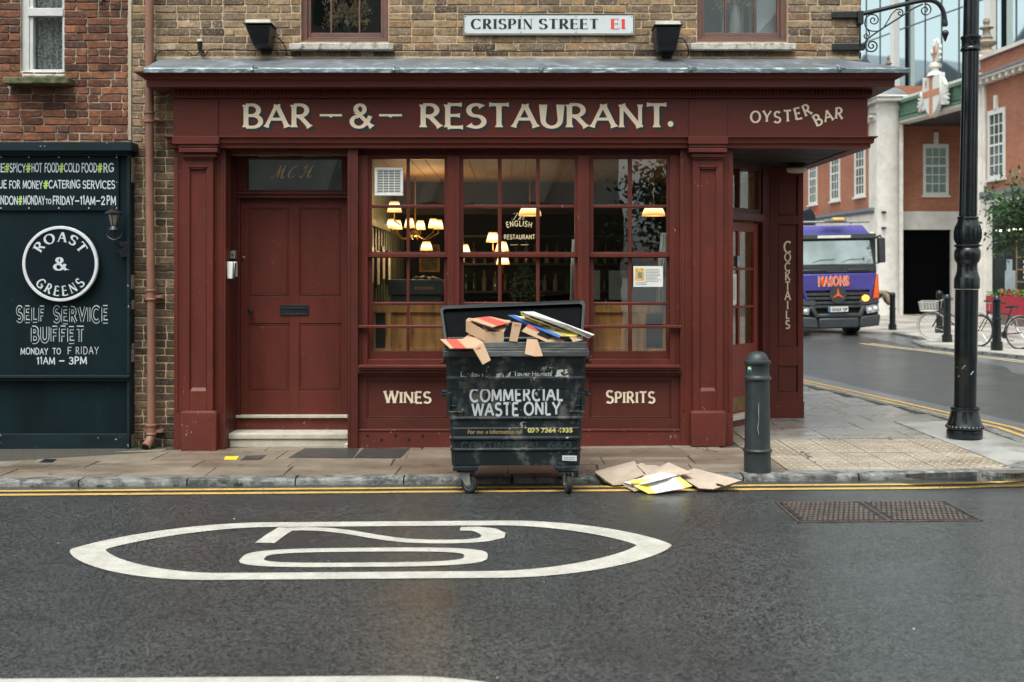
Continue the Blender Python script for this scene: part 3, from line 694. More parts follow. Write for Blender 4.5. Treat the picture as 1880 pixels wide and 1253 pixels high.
# litter specks and weeds: nobody could count them
lt=MB(); lr=random.Random(9)
for i in range(170):
    x=lr.uniform(-4,4.5); y=lr.uniform(4.9,9.3) if i<70 else lr.uniform(9.15,10.3)
    z=-.052 if y<9.45 else .002; s=lr.uniform(.003,.009)*(1.3 if i<20 else 1); a=lr.random()*6; z+=g(x)
    lt.add([(x+s*cos(a),y+s*sin(a),z),(x-s*.6*sin(a),y+s*.6*cos(a),z+.003),(x-s*cos(a),y-s*sin(a),z+.001),(x+s*.6*sin(a),y-s*.6*cos(a),z+.002)],[(0,1,2,3)],lr.choice([0,0,1,1]))
lt.build('litter',[mt('paper_bits',(.55,.53,.48),.8),mt('leaf_bits',(.16,.10,.05),.8)],smooth=False,kind='stuff',label='tiny scraps and grit scattered on the road and gutter',cat='litter')
wd=MB(); wr=random.Random(4)
def tuft(cx,cy,cz,n,h,sp):
    for i in range(n):
        a=wr.random()*6.28; r=wr.random()*sp; x=cx+r*cos(a); y=cy+r*sin(a)*.5; t=wr.uniform(.4,1)*h; d=wr.uniform(-.6,.6)*h; w=.004
        wd.add([(x-w,y,cz),(x+w,y,cz),(x+d*.5+w*2,y-.003,cz+t*.6),(x+d,y-.006,cz+t)],[(0,1,2,3)])
for (u,v,n,h,sp) in [(440,888,26,.03,.06),(190,889,14,.02,.05),(70,890,6,.015,.03),(330,888,6,.012,.03)]:
    x,y,z=gp(u,v,-.054); tuft(x,9.44,-.054+g(x),n,h,sp)
x=UX(272,11.15); tuft(x,11.16,g(x),60,.028,.17)
x=UX(262,11.15); tuft(x,11.17,g(x),60,.03,.12)
wd.build('weeds',M['leaf'],smooth=False,kind='stuff',label='small green weeds growing along the kerb and under the downpipe',cat='weeds')
# ================================================================= the pub
YW=11.25
XL,XR=UX(240,YW),UX(1578,YW)
pub=thing('pub_building','yellow brick corner pub with oxblood timber shopfront reading bar and restaurant','pub',(0,YW,0))
wh=[(UX(552,YW),UX(713,YW),VZ(77,YW),4.95),(UX(1280,YW),UX(1446,YW),VZ(77,YW),4.95)]   # upper window holes
def slabs_with_holes(mb,x0,x1,z0,z1,Y,d,holes,mi=0):
    xs=sorted({x0,x1,*[h[0] for h in holes],*[h[1] for h in holes]}); zs=sorted({z0,z1,*[h[2] for h in holes],*[h[3] for h in holes]})
    xs=[x for x in xs if x0<=x<=x1]; zs=[z for z in zs if z0<=z<=z1]
    for a,b in zip(xs,xs[1:]):
        run=None
        for c,e in zip(zs,zs[1:]):
            hit=any(h[0]<(a+b)/2<h[1] and h[2]<(c+e)/2<h[3] for h in holes)
            if not hit: run=(run[0],e) if run else (c,e)
            if (hit or e==zs[-1]) and run: mb.box(a,b,Y,Y+d,run[0],run[1],mi); run=None
wall=MB(); slabs_with_holes(wall,XL,XR,2.95,5.5,YW,.30,wh)
wall.box(XL,UX(330,YW),YW,YW+.30,-.2,2.95)
wall.box(XR-.30,XR,YW+.30,20,2.95,5.5); wall.box(3.05,3.345,13.36,20,-.1,2.95); wall.box(XL,XR,19.7,20,-.1,5.5)
bricks(wall,XL+.01,XR,2.95,5.5,YW,wh,seed=3,header=.3)
i0=len(wall.f); bricks(wall,XL+.01,UX(322,YW),-.1,2.95,YW,seed=5,header=.5); wall.mi[i0:]=[2]*(len(wall.f)-i0)
bricks(wall,YW+.01,14.2,3.6,5.5,XR,seed=8,side=True,proud=-.007)
wall.build('wall',[M['mort_y'],M['brick_y'],M['brick_s']],pub,rnd=True,smooth=False)
rf=MB(); rf.box(XL-.0,XR+.08,YW-.08,20.05,5.5,5.62); rf.build('roof',M['lead'],pub)  # unseen lid over the cut-off walls, added to block the sky
# --- lead covered cornice, fascia, architrave
path=[(-3.281,YW),(-3.281,11.02),(3.445,11.02),(3.445,13.36)]
fa=MB().sweep(path,[(0,3.005),(0,3.38),(-.1,3.38),(-.1,3.005)])
fa.pb(318,184,400,252,11.008,.02).pb(1265,184,1335,252,11.008,.02); fascia=fa.build('fascia',M['redup'],pub,bev=.003)
ar=MB().sweep(path,[(-.12,3.01),(.075,3.01),(.075,2.998),(.05,2.985),(.045,2.945),(.022,2.935),(.02,2.900),(-.12,2.900)])
for a,b in ((316,402),(1264,1337)): ar.pb(a,251,b,264.5,10.925,.1)
ar.build('architrave',M['redup'],pub,bev=.002)
co=MB().sweep(path,[(-.12,3.383),(.018,3.383),(.02,3.402),(.035,3.410),(.035,3.458),(.075,3.461),(.197,3.462),(.197,3.528),(.212,3.531),(.222,3.545),(.262,3.570),(.28,3.578),(.285,3.595),(-.12,3.595)])
x=-3.26
while x<3.44: co.box(x,x+.018,10.962,10.99,3.416,3.452); x+=.034
y=11.06
while y<13.3: co.box(3.475,3.502,y,y+.018,3.416,3.452); y+=.034
co.build('cornice',M['redup'],pub,bev=.0015)
le=MB().sweep([(-3.467,11.02),(3.445,11.02),(3.445,13.5)],[(.27,3.597),(.298,3.580),(.303,3.612),(.288,3.624),(-.228,3.815),(-.228,3.60)])
lead=le.build('lead_roof',M['lead'],pub)
ed=MB().sweep([(-3.467,11.02),(3.445,11.02),(3.445,13.5)],[(.299,3.577),(.308,3.579),(.3085,3.612),(.297,3.627),(.287,3.6285)],capped=False)
for u in (462,722,993,1267,1540):
    x=UX(u,10.72); i0=len(ed.v); ed.tube([(x,10.708,3.578),(x+.004,10.700,3.60),(x,10.712,3.628),(x-.002,10.80,3.668)],[.012,.016,.015,.006],8)
    ed.box(x+.01,x+.06,10.7085,10.72,3.602,3.626)
ed.build('lead_drip_edge',M['leadedge'],lead)
fl=MB(); fl.pb(285,104,1577,111,11.237,.03); fl.build('mortar_fillet',M['mort_y'],lead,bev=.006)
# soffit over the corner entrance
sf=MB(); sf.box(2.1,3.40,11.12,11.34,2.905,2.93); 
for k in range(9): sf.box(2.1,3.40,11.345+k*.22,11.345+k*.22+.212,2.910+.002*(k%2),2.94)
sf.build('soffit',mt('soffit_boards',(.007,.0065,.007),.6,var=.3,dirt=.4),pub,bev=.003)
# --- pilasters
def pilaster(u0,u1,b0,b1,vb):
    pl=MB(); s=(u1-u0)
    pl.pb(b0,265,b1,vb+2,11.06,.16)
    pl.pb(b0+3,292,b0+8,756,11.052,.02).pb(b1-9,292,b1-5,756,11.052,.02)
    pl.pb(u0,290,u0+13,757,10.995,.07).pb(u1-12,290,u1,757,10.995,.07).pb(u0+13,290,u1-12,309,10.995,.07).pb(u0+13,718,u1-12,757,10.995,.07)
    pl.pb(u0+13,309,u1-12,718,11.018,.045)
    # sunk panel mouldings: small hood at the head and splayed foot
    xa,za=W(u0+11,305,10.99); xb,_=W(u1-10,305,10.99); pl.box(xa,xb,10.982,11.0,za-.012,za); pl.box(xa+.02,xb-.02,10.99,11.02,za-.03,za-.012)
    xa,za=W(u0+13,712,10.99); xb,_=W(u1-12,712,10.99)
    pl.add([(xa,10.996,za-.04),(xb,10.996,za-.04),(xb-.015,11.02,za),(xa+.015,11.02,za),(xa,11.05,za-.04),(xb,11.05,za-.04),(xb-.015,11.05,za),(xa+.015,11.05,za)],[(0,1,2,3),(4,7,6,5),(0,3,7,4),(1,5,6,2),(0,4,5,1),(3,2,6,7)])
    pl.pb(u0-7,272,u1+8,280,10.925,.14).pb(u0-7,265,u1+8,271,10.94,.12).pb(u0-2,282,u1+5,289,10.955,.11).pb(u0+1,289,u1+1,293,10.975,.09)
    o=pl.build('pilaster',M['red'],pub,bev=.004)
    bs=MB().pb(u0-3,757.5,u1+6,vb+4,10.955,.12); bs.pb(u0-1,755,u1+4,758,10.965,.1); bs.build('plinth_block',M['redworn'],o,bev=.008)
pilaster(335,391,319,414,826); pilaster(1272,1327,1249,1346,817)
# side edge of the right pilaster returning towards the door
rt=MB(); rt.box(UX(1346,11.22)-.10,UX(1346,11.06),11.2,11.42,0,2.905); rt.build('pilaster_return',M['red'],pub,bev=.003)
# --- house door in its recess
X0,X1=UX(414,11.06),UX(638,11.06)
rv=MB(); rv.box(X0-.03,X0+.004,11.22,11.56,-.03,2.9).box(X0-.03,X0+.012,11.40,11.47,.1,2.9); rv.box(X0,X1+.03,11.12,11.56,2.872,2.9)
rv.pb(638,272,657,823,11.04,.5); rv.pb(640.5,274,643,820,11.034,.01); rv.build('door_reveal',M['darkred'],pub,bev=.003)
dp=MB(); Yd=11.50
dp.pb(438,365,640,762,Yd+.012,.035)
for a,b in ((440,456),(531,549),(627,638)): dp.pb(a,365,b,762,Yd,.02)
for a,b in ((456,531),(549,627)):
    for c,d in ((365,382),(545,594),(718,762)): dp.pb(a,c,b,d,Yd+.0004,.02)
    for c,d in ((382,545),(594,718)): dp.frame(a+2.2,c+2.2,b-2.2,d-2.2,1.4,1.4,1.4,1.4,Yd+.006,.01); dp.pb(a+5,c+5,b-5,d-5,Yd+.0085,.01)
door=dp.build('door',M['darkredpanel'] if 'darkredpanel' in M else M['red'],pub,bev=.0022)
k_=MB(); x,z=W(462,570,Yd); k_.lathe([(.014,0),(.014,.012),(.009,.02),(.011,.028),(.026,.040),(.028,.052),(.020,.062),(.004,.066)],(0,0,0),16); 
k_.xf(Matrix.Translation((x,Yd,z))@Matrix.Rotation(PI/2,4,'X')); k_.build('door_knob',M['black'],door)
k_=MB(); x,z=W(447,474,Yd); k_.lathe([(.019,0),(.019,.008),(.012,.011),(.011,.009),(.002,.009)],(0,0,0),16); k_.xf(Matrix.Translation((x,Yd,z))@Matrix.Rotation(PI/2,4,'X')); k_.build('lock',M['brass'],door)
k_=MB(); k_.frame(514,560,567,580,4,4,4,4,Yd-.008,.014); k_.pb(518,564,563,576,Yd-.003,.01); k_.pb(520,564.8,561,568,Yd-.009,.008); k_.build('letter_box',M['black'],door,bev=.002)
df=MB(); df.pb(433,352,640,357,11.405,.15).pb(433,357,640,364,11.425,.13).pb(434,364,440,763,11.45,.1); df.pb(434,273,453,352,11.45,.1).pb(627,273,640,352,11.45,.1).pb(453,273,627,290,11.45,.1).pb(453,349,627,352,11.45,.1)
fr=df.build('transom_frame',M['darkred'],pub,bev=.003)
tp=MB().pb(452,289,628,350,11.50,.005); tp.build('pane',M['glass'],fr)
bk=MB().pb(440,280,640,360,11.75,.02); bk.build('blind',mt('fanlight_reflection',(.15,.20,.195),.8,var=.3),fr)  # grey-green stands in for the building reflected in the fanlight
# MCH script initials on the fanlight
tx_=MB()
def script(strokes,u,v,sc,Y,mb,wt=.9,dy=.002,slant=.35):
    for k,s in enumerate(strokes):
        P=[(a+b*slant,b) for a,b in s]; n=len(P); hw=[]
        for i in range(n):
            a=P[max(0,i-1)]; b=P[min(n-1,i+1)]; d=(b[0]-a[0],b[1]-a[1]); L=math.hypot(*d) or 1; dn=max(0,-d[1]/L); hw.append(wt*(.22+.55*dn**1.5)/2/sc*1.0)
        for q in ribbon(P,hw):
            mb.add([(W(u+x*sc,v-y*sc,Y)[0],Y-dy-.0002*k,W(u+x*sc,v-y*sc,Y)[1]) for x,y in q],[(0,1,2,3)])
def curve(pts,n=8):   # Catmull-Rom
    P=[pts[0]]+list(pts)+[pts[-1]]; o=[]
    for i in range(1,len(P)-2):
        for j in range(n):
            t=j/n; a,b,c,d=P[i-1],P[i],P[i+1],P[i+2]
            o.append(tuple(.5*((2*b[q])+(-a[q]+c[q])*t+(2*a[q]-5*b[q]+4*c[q]-d[q])*t*t+(-a[q]+3*b[q]-3*c[q]+d[q])*t**3) for q in range(len(b))))
    return o+[pts[-1]]
SM=[curve([(-.25,.05),(-.12,-.02),(.05,.25),(.22,1)]),curve([(.22,1),(.24,.5),(.26,.04)]),curve([(.26,.04),(.4,.5),(.58,1)]),curve([(.58,1),(.56,.5),(.58,.08),(.68,-.03),(.85,.1)])]
SC_=[curve([(.62,.8),(.66,.98),(.5,1.02),(.25,.75),(.12,.35),(.2,.03),(.45,-.02),(.72,.2)])]
SH=[curve([(-.15,.1),(.0,-.02),(.12,.2),(.2,.7),(.25,1.0),(.1,.9),(-.02,.7)]),curve([(.72,1.02),(.6,.8),(.52,.4),(.52,.08),(.64,-.02),(.85,.15)]),curve([(.0,.5),(.35,.48),(.7,.56)])]
script(SM,503,327,23,11.5,tx_,4.6); script(SC_,526,326,21,11.5,tx_,4.6); script(SH,553,326,22,11.5,tx_,4.6)
tx_.build('initials',M['gold'],fr,smooth=False)
th=MB().pb(430,763,639,768,11.425,.12); th.build('threshold',M['step'],pub,bev=.004)
th=MB().pb(430,768,639,790,11.46,.09); th.build('riser',M['redworn'],pub,bev=.002)
st=MB(); xa,xb=UX(419,11.2),UX(640,11.2); st.box(xa,xb,11.185,11.5,.052,.113); st2=MB().box(xa+.012,xb,11.20,11.5,-.06,.050).box(xb-.03,xb+.09,11.12,11.35,-.06,.02)
stp=st.build('step',M['step'],pub,bev=.014,seg=3); st2.build('lower_step',M['step'],stp,bev=.008)
# --- shop windows
sw=MB(); sw.pb(657,272,1250,285,11.17,.2).pb(657,285,675,672,11.115,.2).pb(821,285,843.5,672,11.115,.2).pb(1061,285,1082,672,11.115,.2).pb(1230,285,1250,672,11.115,.2)
for u in (665,833,1071,1240): sw.pb(u-1.2,290,u+1.2,668,11.109,.01)
sw.pb(675,660,1230,673,11.125,.2); sw.build('window_surround',M['red'],pub,bev=.003)
def window(u0,u1,cols):
    f=MB(); f.frame(u0,284.5,u1,468,(cols[0][0]-u0),8,(u1-cols[-1][1]),5,11.155,.04); f.frame(u0,284.5,u1,470,4,4,4,2,11.142,.02)
    f.pb(u0,465.5,u1,472.5,11.138,.05); f.frame(u0,472.5,u1,661,(cols[0][0]-u0)+.5,1.5,(u1-cols[-1][1])+.5,16,11.185,.04)
    w=f.build('window',M['red'],pub,bev=.0025)
    b=MB()
    for (a,c),(d,e) in zip(cols,cols[1:]): b.pb(c,292,d,466,11.160,.03); b.pb(c+.3,473,d-.3,646,11.188,.03)
    for v in (376.3,): b.pb(cols[0][0],v,cols[-1][1],v+6,11.1585,.03)
    for v in (555,): b.pb(cols[0][0],v,cols[-1][1],v+5.5,11.1865,.03)
    b.build('glazing_bar',M['red'],w,bev=.006)
    p=MB()
    for a,c in cols:
        for (v0,v1,Y) in ((292,376.5,11.178),(382.3,466,11.178),(473.5,555,11.205),(560.5,646,11.205)): p.pb(a-1,v0-1,c+1,v1+1,Y+rng.uniform(-.001,.001),.003)
    p.build('pane',M['glass'],w); return w
w1=window(675,821,[(683,746),(752,816)]); w2=window(843.5,1061,[(850.5,914),(921,984),(991,1055)]); w3=window(1082,1230,[(1089.5,1153),(1160.5,1224)])
sl=MB(); sl.pb(657,671.5,1250,676,10.985,.14).pb(657,676,1250,680,11.0,.12).pb(657,680,1250,686,11.03,.1).pb(657,686,1250,690,11.07,.08); sl.build('window_sill',M['red'],pub,bev=.004)
gb=MB(); gb.pb(657,597.5,1250,603,11.05,.05); gb.build('guard_rail',M['red'],pub,bev=.006)
# stallriser
ri=MB(); ri.pb(657,684,1250,792,11.125,.12)
for a,b in ((657,673),(823,846),(1060,1082.5),(1232,1250)): ri.pb(a,688,b,792,11.108,.02)
for a,b in ((673,823),(846,1060),(1082.5,1232)):
    ri.pb(a,688,b,699,11.1085,.02).pb(a,768,b,792,11.1085,.02); ri.frame(a+1,700,b-1,767,1.6,1.6,1.6,1.6,11.113,.02)
stall=ri.build('stallriser',M['redpanel'],pub,bev=.002)
pn=MB(); pn.pb(657,790,1250,823,11.07,.1).pb(657,788.5,1250,792,11.062,.1); pli=pn.build('plinth',M['redworn'],pub,bev=.004)
for u,v in ((675,800),(700.5,808),(726.5,800),(751,808),(776,800.5)):
    vh=MB(); x,z=W(u,v,11.07); vh.lathe([(.014,0),(.014,.0025)],(0,0,0),14); vh.xf(Matrix.Translation((x,11.07,z))@Matrix.Rotation(PI/2,4,'X'),len(vh.v)-28)
    vh.build('vent_hole',M['dark'],pli)
# --- lettering on the timber
lt=MB()
def bigtext(s,u0,u1,vt,vb,Y=11.02,wt=.175,track=.13):
    for i in range(6): d=.0045*(i+1); ptext(lt,s,u0,u1,vt,vb,Y,'flare',wt,track,1,off=(d,-d),dy=.0012,eps=.00001,lift=.00012*(6-i)/6)
    ptext(lt,s,u0,u1,vt,vb,Y,'flare',wt,track,0,dy=.0022)
bigtext('BAR',447,571,193,234); bigtext('&',643,684,193,234,wt=.17)
bigtext('RESTAURANT',772,1224,192.5,234,wt=.175,track=.125)
def dot(u,v,r,Y,mi,dy):
    x,z=W(u,v,Y); lt.add([(x+r*cos(a*PI/10),Y-dy,z+r*sin(a*PI/10)) for a in range(20)],[tuple(range(20))],mi)
for i in range(6): dot(1231+.85*(i+1),228+.85*(i+1),.028,11.02,1,.0012+.00012*(6-i)/6)
dot(1231,228,.028,11.02,0,.0024)
for a,b in ((587,628),(696,738)):
    m=(a+b)/2
    for i in range(5):
        d=.8*(i+1); P=[W(u+d,v+d,11.02) for u,v in ((a,210),(b,210),(b,214),(m+4,214),(m,216.5),(m-4,214),(a,214))]; lt.add([(x,11.0188-.00012*(5-i)/6,z) for x,z in P],[tuple(range(7))],1)
    P=[W(u,v,11.02) for u,v in ((a,210),(b,210),(b,214),(m+4,214),(m,216.5),(m-4,214),(a,214))]; lt.add([(x,11.0178,z) for x,z in P],[tuple(range(7))],0)
def placed(mb,ch,u,v,h,rot,Y,style='flare',wt=.2,mi=0,sh=1,dy=.0022,shd=.8,xs=1.):
    w,ls=glyph(ch,style,wt); cx,cz=W(u,v,Y); H=h*Y/F
    def fn(a,b,e,ox=0,oz=0,d=dy):
        px=(a-w/2)*H*xs; pz=(b-.5)*H; c,s=cos(R(rot)),sin(R(rot)); return cx+px*c-pz*s+ox,Y-d-e,cz+px*s+pz*c+oz
    for li,fs in enumerate(ls):
        for f in fs:
            mb.add([fn(a,b,li*.00018) for a,b in f],[tuple(range(len(f)))],mi)
            if sh: mb.add([fn(a,b,li*.00005,shd*.0055,-shd*.0055,.0012) for a,b in f],[tuple(range(len(f)))],1)
for ch,u,v,rot in (('O',1387,215,-3),('Y',1408,214,-2),('S',1427,215.5,-2),('T',1446,213.5,3),('E',1464.5,209,13),('R',1481.5,202.5,22),('B',1501,220.5,27),('A',1520,213,15),('R',1540.5,208.5,-3)):
    placed(lt,ch,u,v,20,rot,11.02)
lt.build('lettering',[M['cream'],M['inkshade']],fascia,smooth=False)
lt=MB()
for i in (1,2): d=.0028*i; ptext(lt,'WINES',706,791,718,740,11.125,'flare',.2,.13,1,off=(d,-d),dy=.0012,eps=.00001,sm=.9); ptext(lt,'SPIRITS',1113,1202,718,740,11.125,'flare',.2,.15,1,off=(d,-d),dy=.0012,eps=.00001,sm=.9)
ptext(lt,'WINES',706,791,718,740,11.125,'flare',.2,.13,0,dy=.0022,sm=.9); ptext(lt,'SPIRITS',1113,1202,718,740,11.125,'flare',.2,.15,0,dy=.0022,sm=.9)
lt.build('lettering',[M['cream'],M['inkshade']],stall,smooth=False)
# --- corner pier
YP=13.06; pr=MB(); pr.pb(1413,296,1475,772,YP+.02,.28)
pr.pb(1413,296,1428,773,YP,.03).pb(1465,296,1475,773,YP,.03)
for a,b in ((296,322),(396,412),(637,672),(720,773)): pr.pb(1428,a,1465,b,YP+.0006,.03)
for a,b in ((322,396),(412,637),(672,720)): pr.frame(1429,a+1,1464,b-1,1.2,1.2,1.2,1.2,YP+.008,.02)
pr.pb(1411,738,1476.5,774,YP-.008,.3); pier=pr.build('corner_pier',M['red'],pub,bev=.003)
lt=MB()
for ch,a,b in zip('COCKTAILS',(444,465,483,499.5,518,535,553,571,589),(464,480,498,515,533,551,568,585,603.5)): placed(lt,ch,1446,(a+b)/2,b-a,0,YP+.02,wt=.2 if ch!='I' else .2,xs=.82)
lt.build('lettering',[M['cream'],M['inkshade']],pier,smooth=False)
# --- angled entrance beside the pier
PB=Vector((2.955,13.06,0)); D=Vector((-.633,-.774,0)); N=Vector((.774,-.633,0))
def ab(mb,s0,s1,z0,z1,out,th,mi=0):  # board on the angled wall
    a=PB+D*s0+N*out; b=PB+D*s1+N*out; c=b-N*th; d=a-N*th
    return mb.add([(p.x,p.y,z) for z in (z0,z1) for p in (a,b,c,d)],[(3,2,1,0),(4,5,6,7),(0,1,5,4),(1,2,6,5),(2,3,7,6),(3,0,4,7)],mi)
en=MB(); ab(en,-.02,.16,0,2.92,0,.12); ab(en,1.10,2.05,0,2.92,0,.12); ab(en,.16,1.10,2.27,2.355,.03,.15); ab(en,.16,1.10,2.355,2.41,-.02,.08); ab(en,.16,1.10,2.84,2.92,-.01,.1); ab(en,.16,.21,2.4,2.84,-.02,.08); ab(en,.66,.69,2.4,2.84,-.02,.06)
en.build('entrance_frame',M['darkred'],pub,bev=.003)
M['redbright']=mt('door_paint',(.20,.035,.022),.4,var=.1,vs=4,bump=.2,dirt=.25)
ed_=MB(); ab(ed_,.18,.285,.14,2.25,-.05,.045); ab(ed_,.97,1.08,.14,2.25,-.05,.045); ab(ed_,.285,.97,2.15,2.25,-.0505,.045); ab(ed_,.285,.97,.14,.90,-.0505,.045); ab(ed_,.61,.65,.9,2.15,-.052,.04)
for z in (1.315,1.735): ab(ed_,.285,.97,z-.014,z+.014,-.053,.04)
ab(ed_,.34,.92,.40,.80,-.046,.01); cd=ed_.build('entrance_door',M['redbright'],pub,bev=.003)
p=MB(); ab(p,.28,.975,.89,2.16,-.07,.004); p.build('pane',M['glass'],cd)
p=MB(); ab(p,.22,1.04,.17,.32,-.0465,.003); p.build('kick_plate',M['brass'],cd)
p=MB(); ab(p,.20,1.06,2.40,2.85,-.05,.004); p.build('pane',M['glass'],cd)
p=MB(); ab(p,.1,1.2,.09,.14,.06,.2); p.build('threshold',M['step'],pub,bev=.006)
p=MB(); ab(p,.1,1.2,-.05,.09,.04,.2); p.build('riser',M['redworn'],pub)
def apos(s,z,out): q=PB+D*s+N*out; return (q.x,q.y,z)
nt=MB(); ab(nt,.67,.86,1.34,1.68,-.062,.002); tx_=MB()
for k in range(12): ab(tx_,.69,.69+.06+.08*((k*7)%5)/5,1.40+k*.02,1.404+k*.02,-.0612,.0005)
n_=nt.build('door_notice',M['cardwhite'],label='white paper menu taped inside the glass of the corner entrance door',cat='notice'); tx_.build('print',M['inkshade'],n_)
nt=MB(); ab(nt,.62,.68,1.76,1.88,-.045,.002); n_=nt.build('door_sticker',mt('sticker_blue',(.18,.36,.55),.5),label='small blue and yellow sticker on the entrance door glazing bar',cat='sticker')
s_=MB(); ab(s_,.635,.665,1.775,1.82,-.0445,.0005); s_.build('print',M['cardyellow'],n_)
sl_=thing('soffit_lamp','round white bulkhead lamp under the corner soffit','lamp',(UX(1462,12.7),12.7,2.86)); b=MB(); b.lathe([(.105,.05),(.112,.02),(.112,0)],(0,0,0),28); b.build('base',M['black'],sl_,local=True)
b=MB(); b.lathe([(.107,0),(.112,-.012),(.103,-.035),(.075,-.05),(.03,-.056),(.002,-.057)],(0,0,0),28); b.build('diffuser',mt('frosted_plastic',(.5,.49,.45),.35),sl_,local=True)
# --- upper windows
def upwin(h,mull,Y=11.33,first=True):
    x0,x1,z0,z1=h; f=MB()
    f.box(x0-.0,x0+.055,Y-.02,Y+.10,z0,z1).box(x1-.055,x1,Y-.02,Y+.10,z0,z1).box(x0+.055,x1-.055,Y-.015,Y+.10,z0,z0+.055).box(x0+.055,x1-.055,Y-.015,Y+.1,z1-.06,z1)
    f.box(x0+.012,x1-.012,Y-.045,Y+.02,z0+.0,z0+.028)
    w=f.build('window',M['brownpaint'],pub,bev=.004)
    s=MB(); s.box(x0+.055,x0+.085,Y+.01,Y+.05,z0+.055,z1-.06).box(x1-.085,x1-.055,Y+.01,Y+.05,z0+.055,z1-.06).box(x0+.085,x1-.085,Y+.0095,Y+.05,z0+.055,z0+.107)
    for m in mull: s.box(m-.009,m+.009,Y+.018,Y+.045,z0+.107,z1-.06)
    s.box(x0+.085,x1-.085,Y+.005,Y+.05,4.50,4.55); s.build('glazing_bar',M['brownpaint'],w,bev=.003)
    p=MB().box(x0+.08,x1-.08,Y+.030,Y+.034,z0+.1,z1-.06); p.build('pane',M['glassup'],w)
    return w
upwin(wh[0],[UX(608,11.35),UX(660,11.35)]); upwin(wh[1],[UX(1332,11.35),UX(1386,11.35)])
for (a,b) in ((530,722),(1268,1462)):
    s=MB(); x0,x1=UX(a,11.15),UX(b,11.15); s.box(x0,x1,11.155,11.34,VZ(91.5,11.15),VZ(79,11.15)); s.build('window_sill',M['stone'],pub,bev=.008)
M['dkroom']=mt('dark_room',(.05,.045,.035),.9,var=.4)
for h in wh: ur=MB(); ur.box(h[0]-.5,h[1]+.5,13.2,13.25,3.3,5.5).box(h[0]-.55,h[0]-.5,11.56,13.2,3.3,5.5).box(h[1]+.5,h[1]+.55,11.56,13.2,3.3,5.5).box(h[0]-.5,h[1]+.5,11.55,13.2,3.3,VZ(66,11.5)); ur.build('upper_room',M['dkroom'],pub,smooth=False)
# ================================================================= dining room behind the shop windows
M['ceil']=mt('ceiling_boards',(.30,.19,.09),.6,var=.2,vs=3,stretch=(1,.2,1))
M['sage']=mt('sage_panelling',(.11,.135,.105),.5,var=.2)
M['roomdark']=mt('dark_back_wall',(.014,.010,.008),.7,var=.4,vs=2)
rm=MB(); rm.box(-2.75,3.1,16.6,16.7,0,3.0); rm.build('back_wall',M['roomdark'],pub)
XLW=-1.56
rm=MB(); rm.box(XLW-.05,XLW,11.32,16.6,0,3.0)
for k in range(18): rm.box(XLW,XLW+.02,11.45+k*.28,11.55+k*.28,.9,2.2)
rm.box(XLW,XLW+.06,11.32,16.6,2.2,2.27); rm.build('panelled_wall',M['sage'],pub,bev=.003)
rm=MB(); rm.box(-3.0,1.55,11.28,17,-.02,.06).box(1.55,2.8,13.4,17,-.02,.06); rm.build('floor_boards',M['oakdark'],pub)
rm=MB()
for k in range(40):
    x=-3+k*.15; rm.box(x,x+.146,11.30 if x<1.4 else 11.5+(x+.146-1.69)*1.2225+.2,17,2.86+.004*(k%3),2.9)
rm.build('board_ceiling',M['ceil'],pub,bev=.002)
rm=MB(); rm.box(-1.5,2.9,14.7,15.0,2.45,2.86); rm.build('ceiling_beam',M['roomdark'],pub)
def glow(name,c,e):
    t=NT(name); tc=t.n('ShaderNodeTexCoord'); sp=t.n('ShaderNodeSeparateXYZ'); t.l(tc.outputs['Generated'],sp.inputs[0])
    col=t.ramp(sp.outputs[2],[(0.,(1.,.42,.10)),(.3,c),(.62,(1.,.80,.48)),(1.,(.95,.36,.07))]); st=t.ramp(sp.outputs[2],[(0.,.35),(.4,1.),(.7,.9),(1.,.22)])
    t.bsdf(Base_Color=(.8,.6,.4),Roughness=.7,Emission_Color=col,Emission_Strength=t.math('MULTIPLY',st,e)); return t.m
M['lampglow']=glow('lit_lamp_shade',(1.,.68,.30),1.9)
M['_unused']=mt('_u',(1.,.62,.26),.6,emit=1.5,var=.05)
M['lampglow2']=glow('lit_amber_shade',(1.,.58,.20),1.3)
def shade(mb,c,r0,r1,h,seg=18): mb.lathe([(r0,0),(r1,h)],c,seg)
def pt(loc,e,col=(1,.62,.30),r=.08):
    l=bpy.data.lights.new('room_light','POINT'); l.energy=e; l.color=col; l.shadow_soft_size=r; o=bpy.data.objects.new('room_light',l); COL.objects.link(o); o.location=loc; return o
# chandelier
Yc=13.9; cx,cz=UX(762,Yc),VZ(425,Yc)
ch=thing('chandelier','chandelier of cream shaded candle lamps hanging behind the left window','chandelier',(cx,Yc,cz-.25))
s=MB(); s.tube([(cx,Yc,2.86),(cx,Yc,cz-.02)],.012); s.ball((cx,Yc,cz-.02),.05); s.build('stem',M['brass'],ch)
for k in range(6):
    a=R(22+60*k); ex,ey=cx+.30*cos(a),Yc+.30*sin(a); ez=VZ(404+5*sin(a)*2,ey) if 0 else cz+.03
    s=MB(); s.tube([(cx,Yc,cz-.03),(cx+.15*cos(a),Yc+.15*sin(a),cz-.10),(ex,ey,cz-.02),(ex,ey,cz+.03)],.008,6); arm=s.build('arm',M['brass'],ch)
    s=MB(); shade(s,(ex,ey,cz+.03),.066,.040,.115); s.build('lamp_shade',M['lampglow'],arm)
pt((cx,Yc,cz-.15),5); pt((-.98,13.3,2.55),10,(1,.55,.2),.35)  # second point light has no fixture; added to warm the ceiling boards
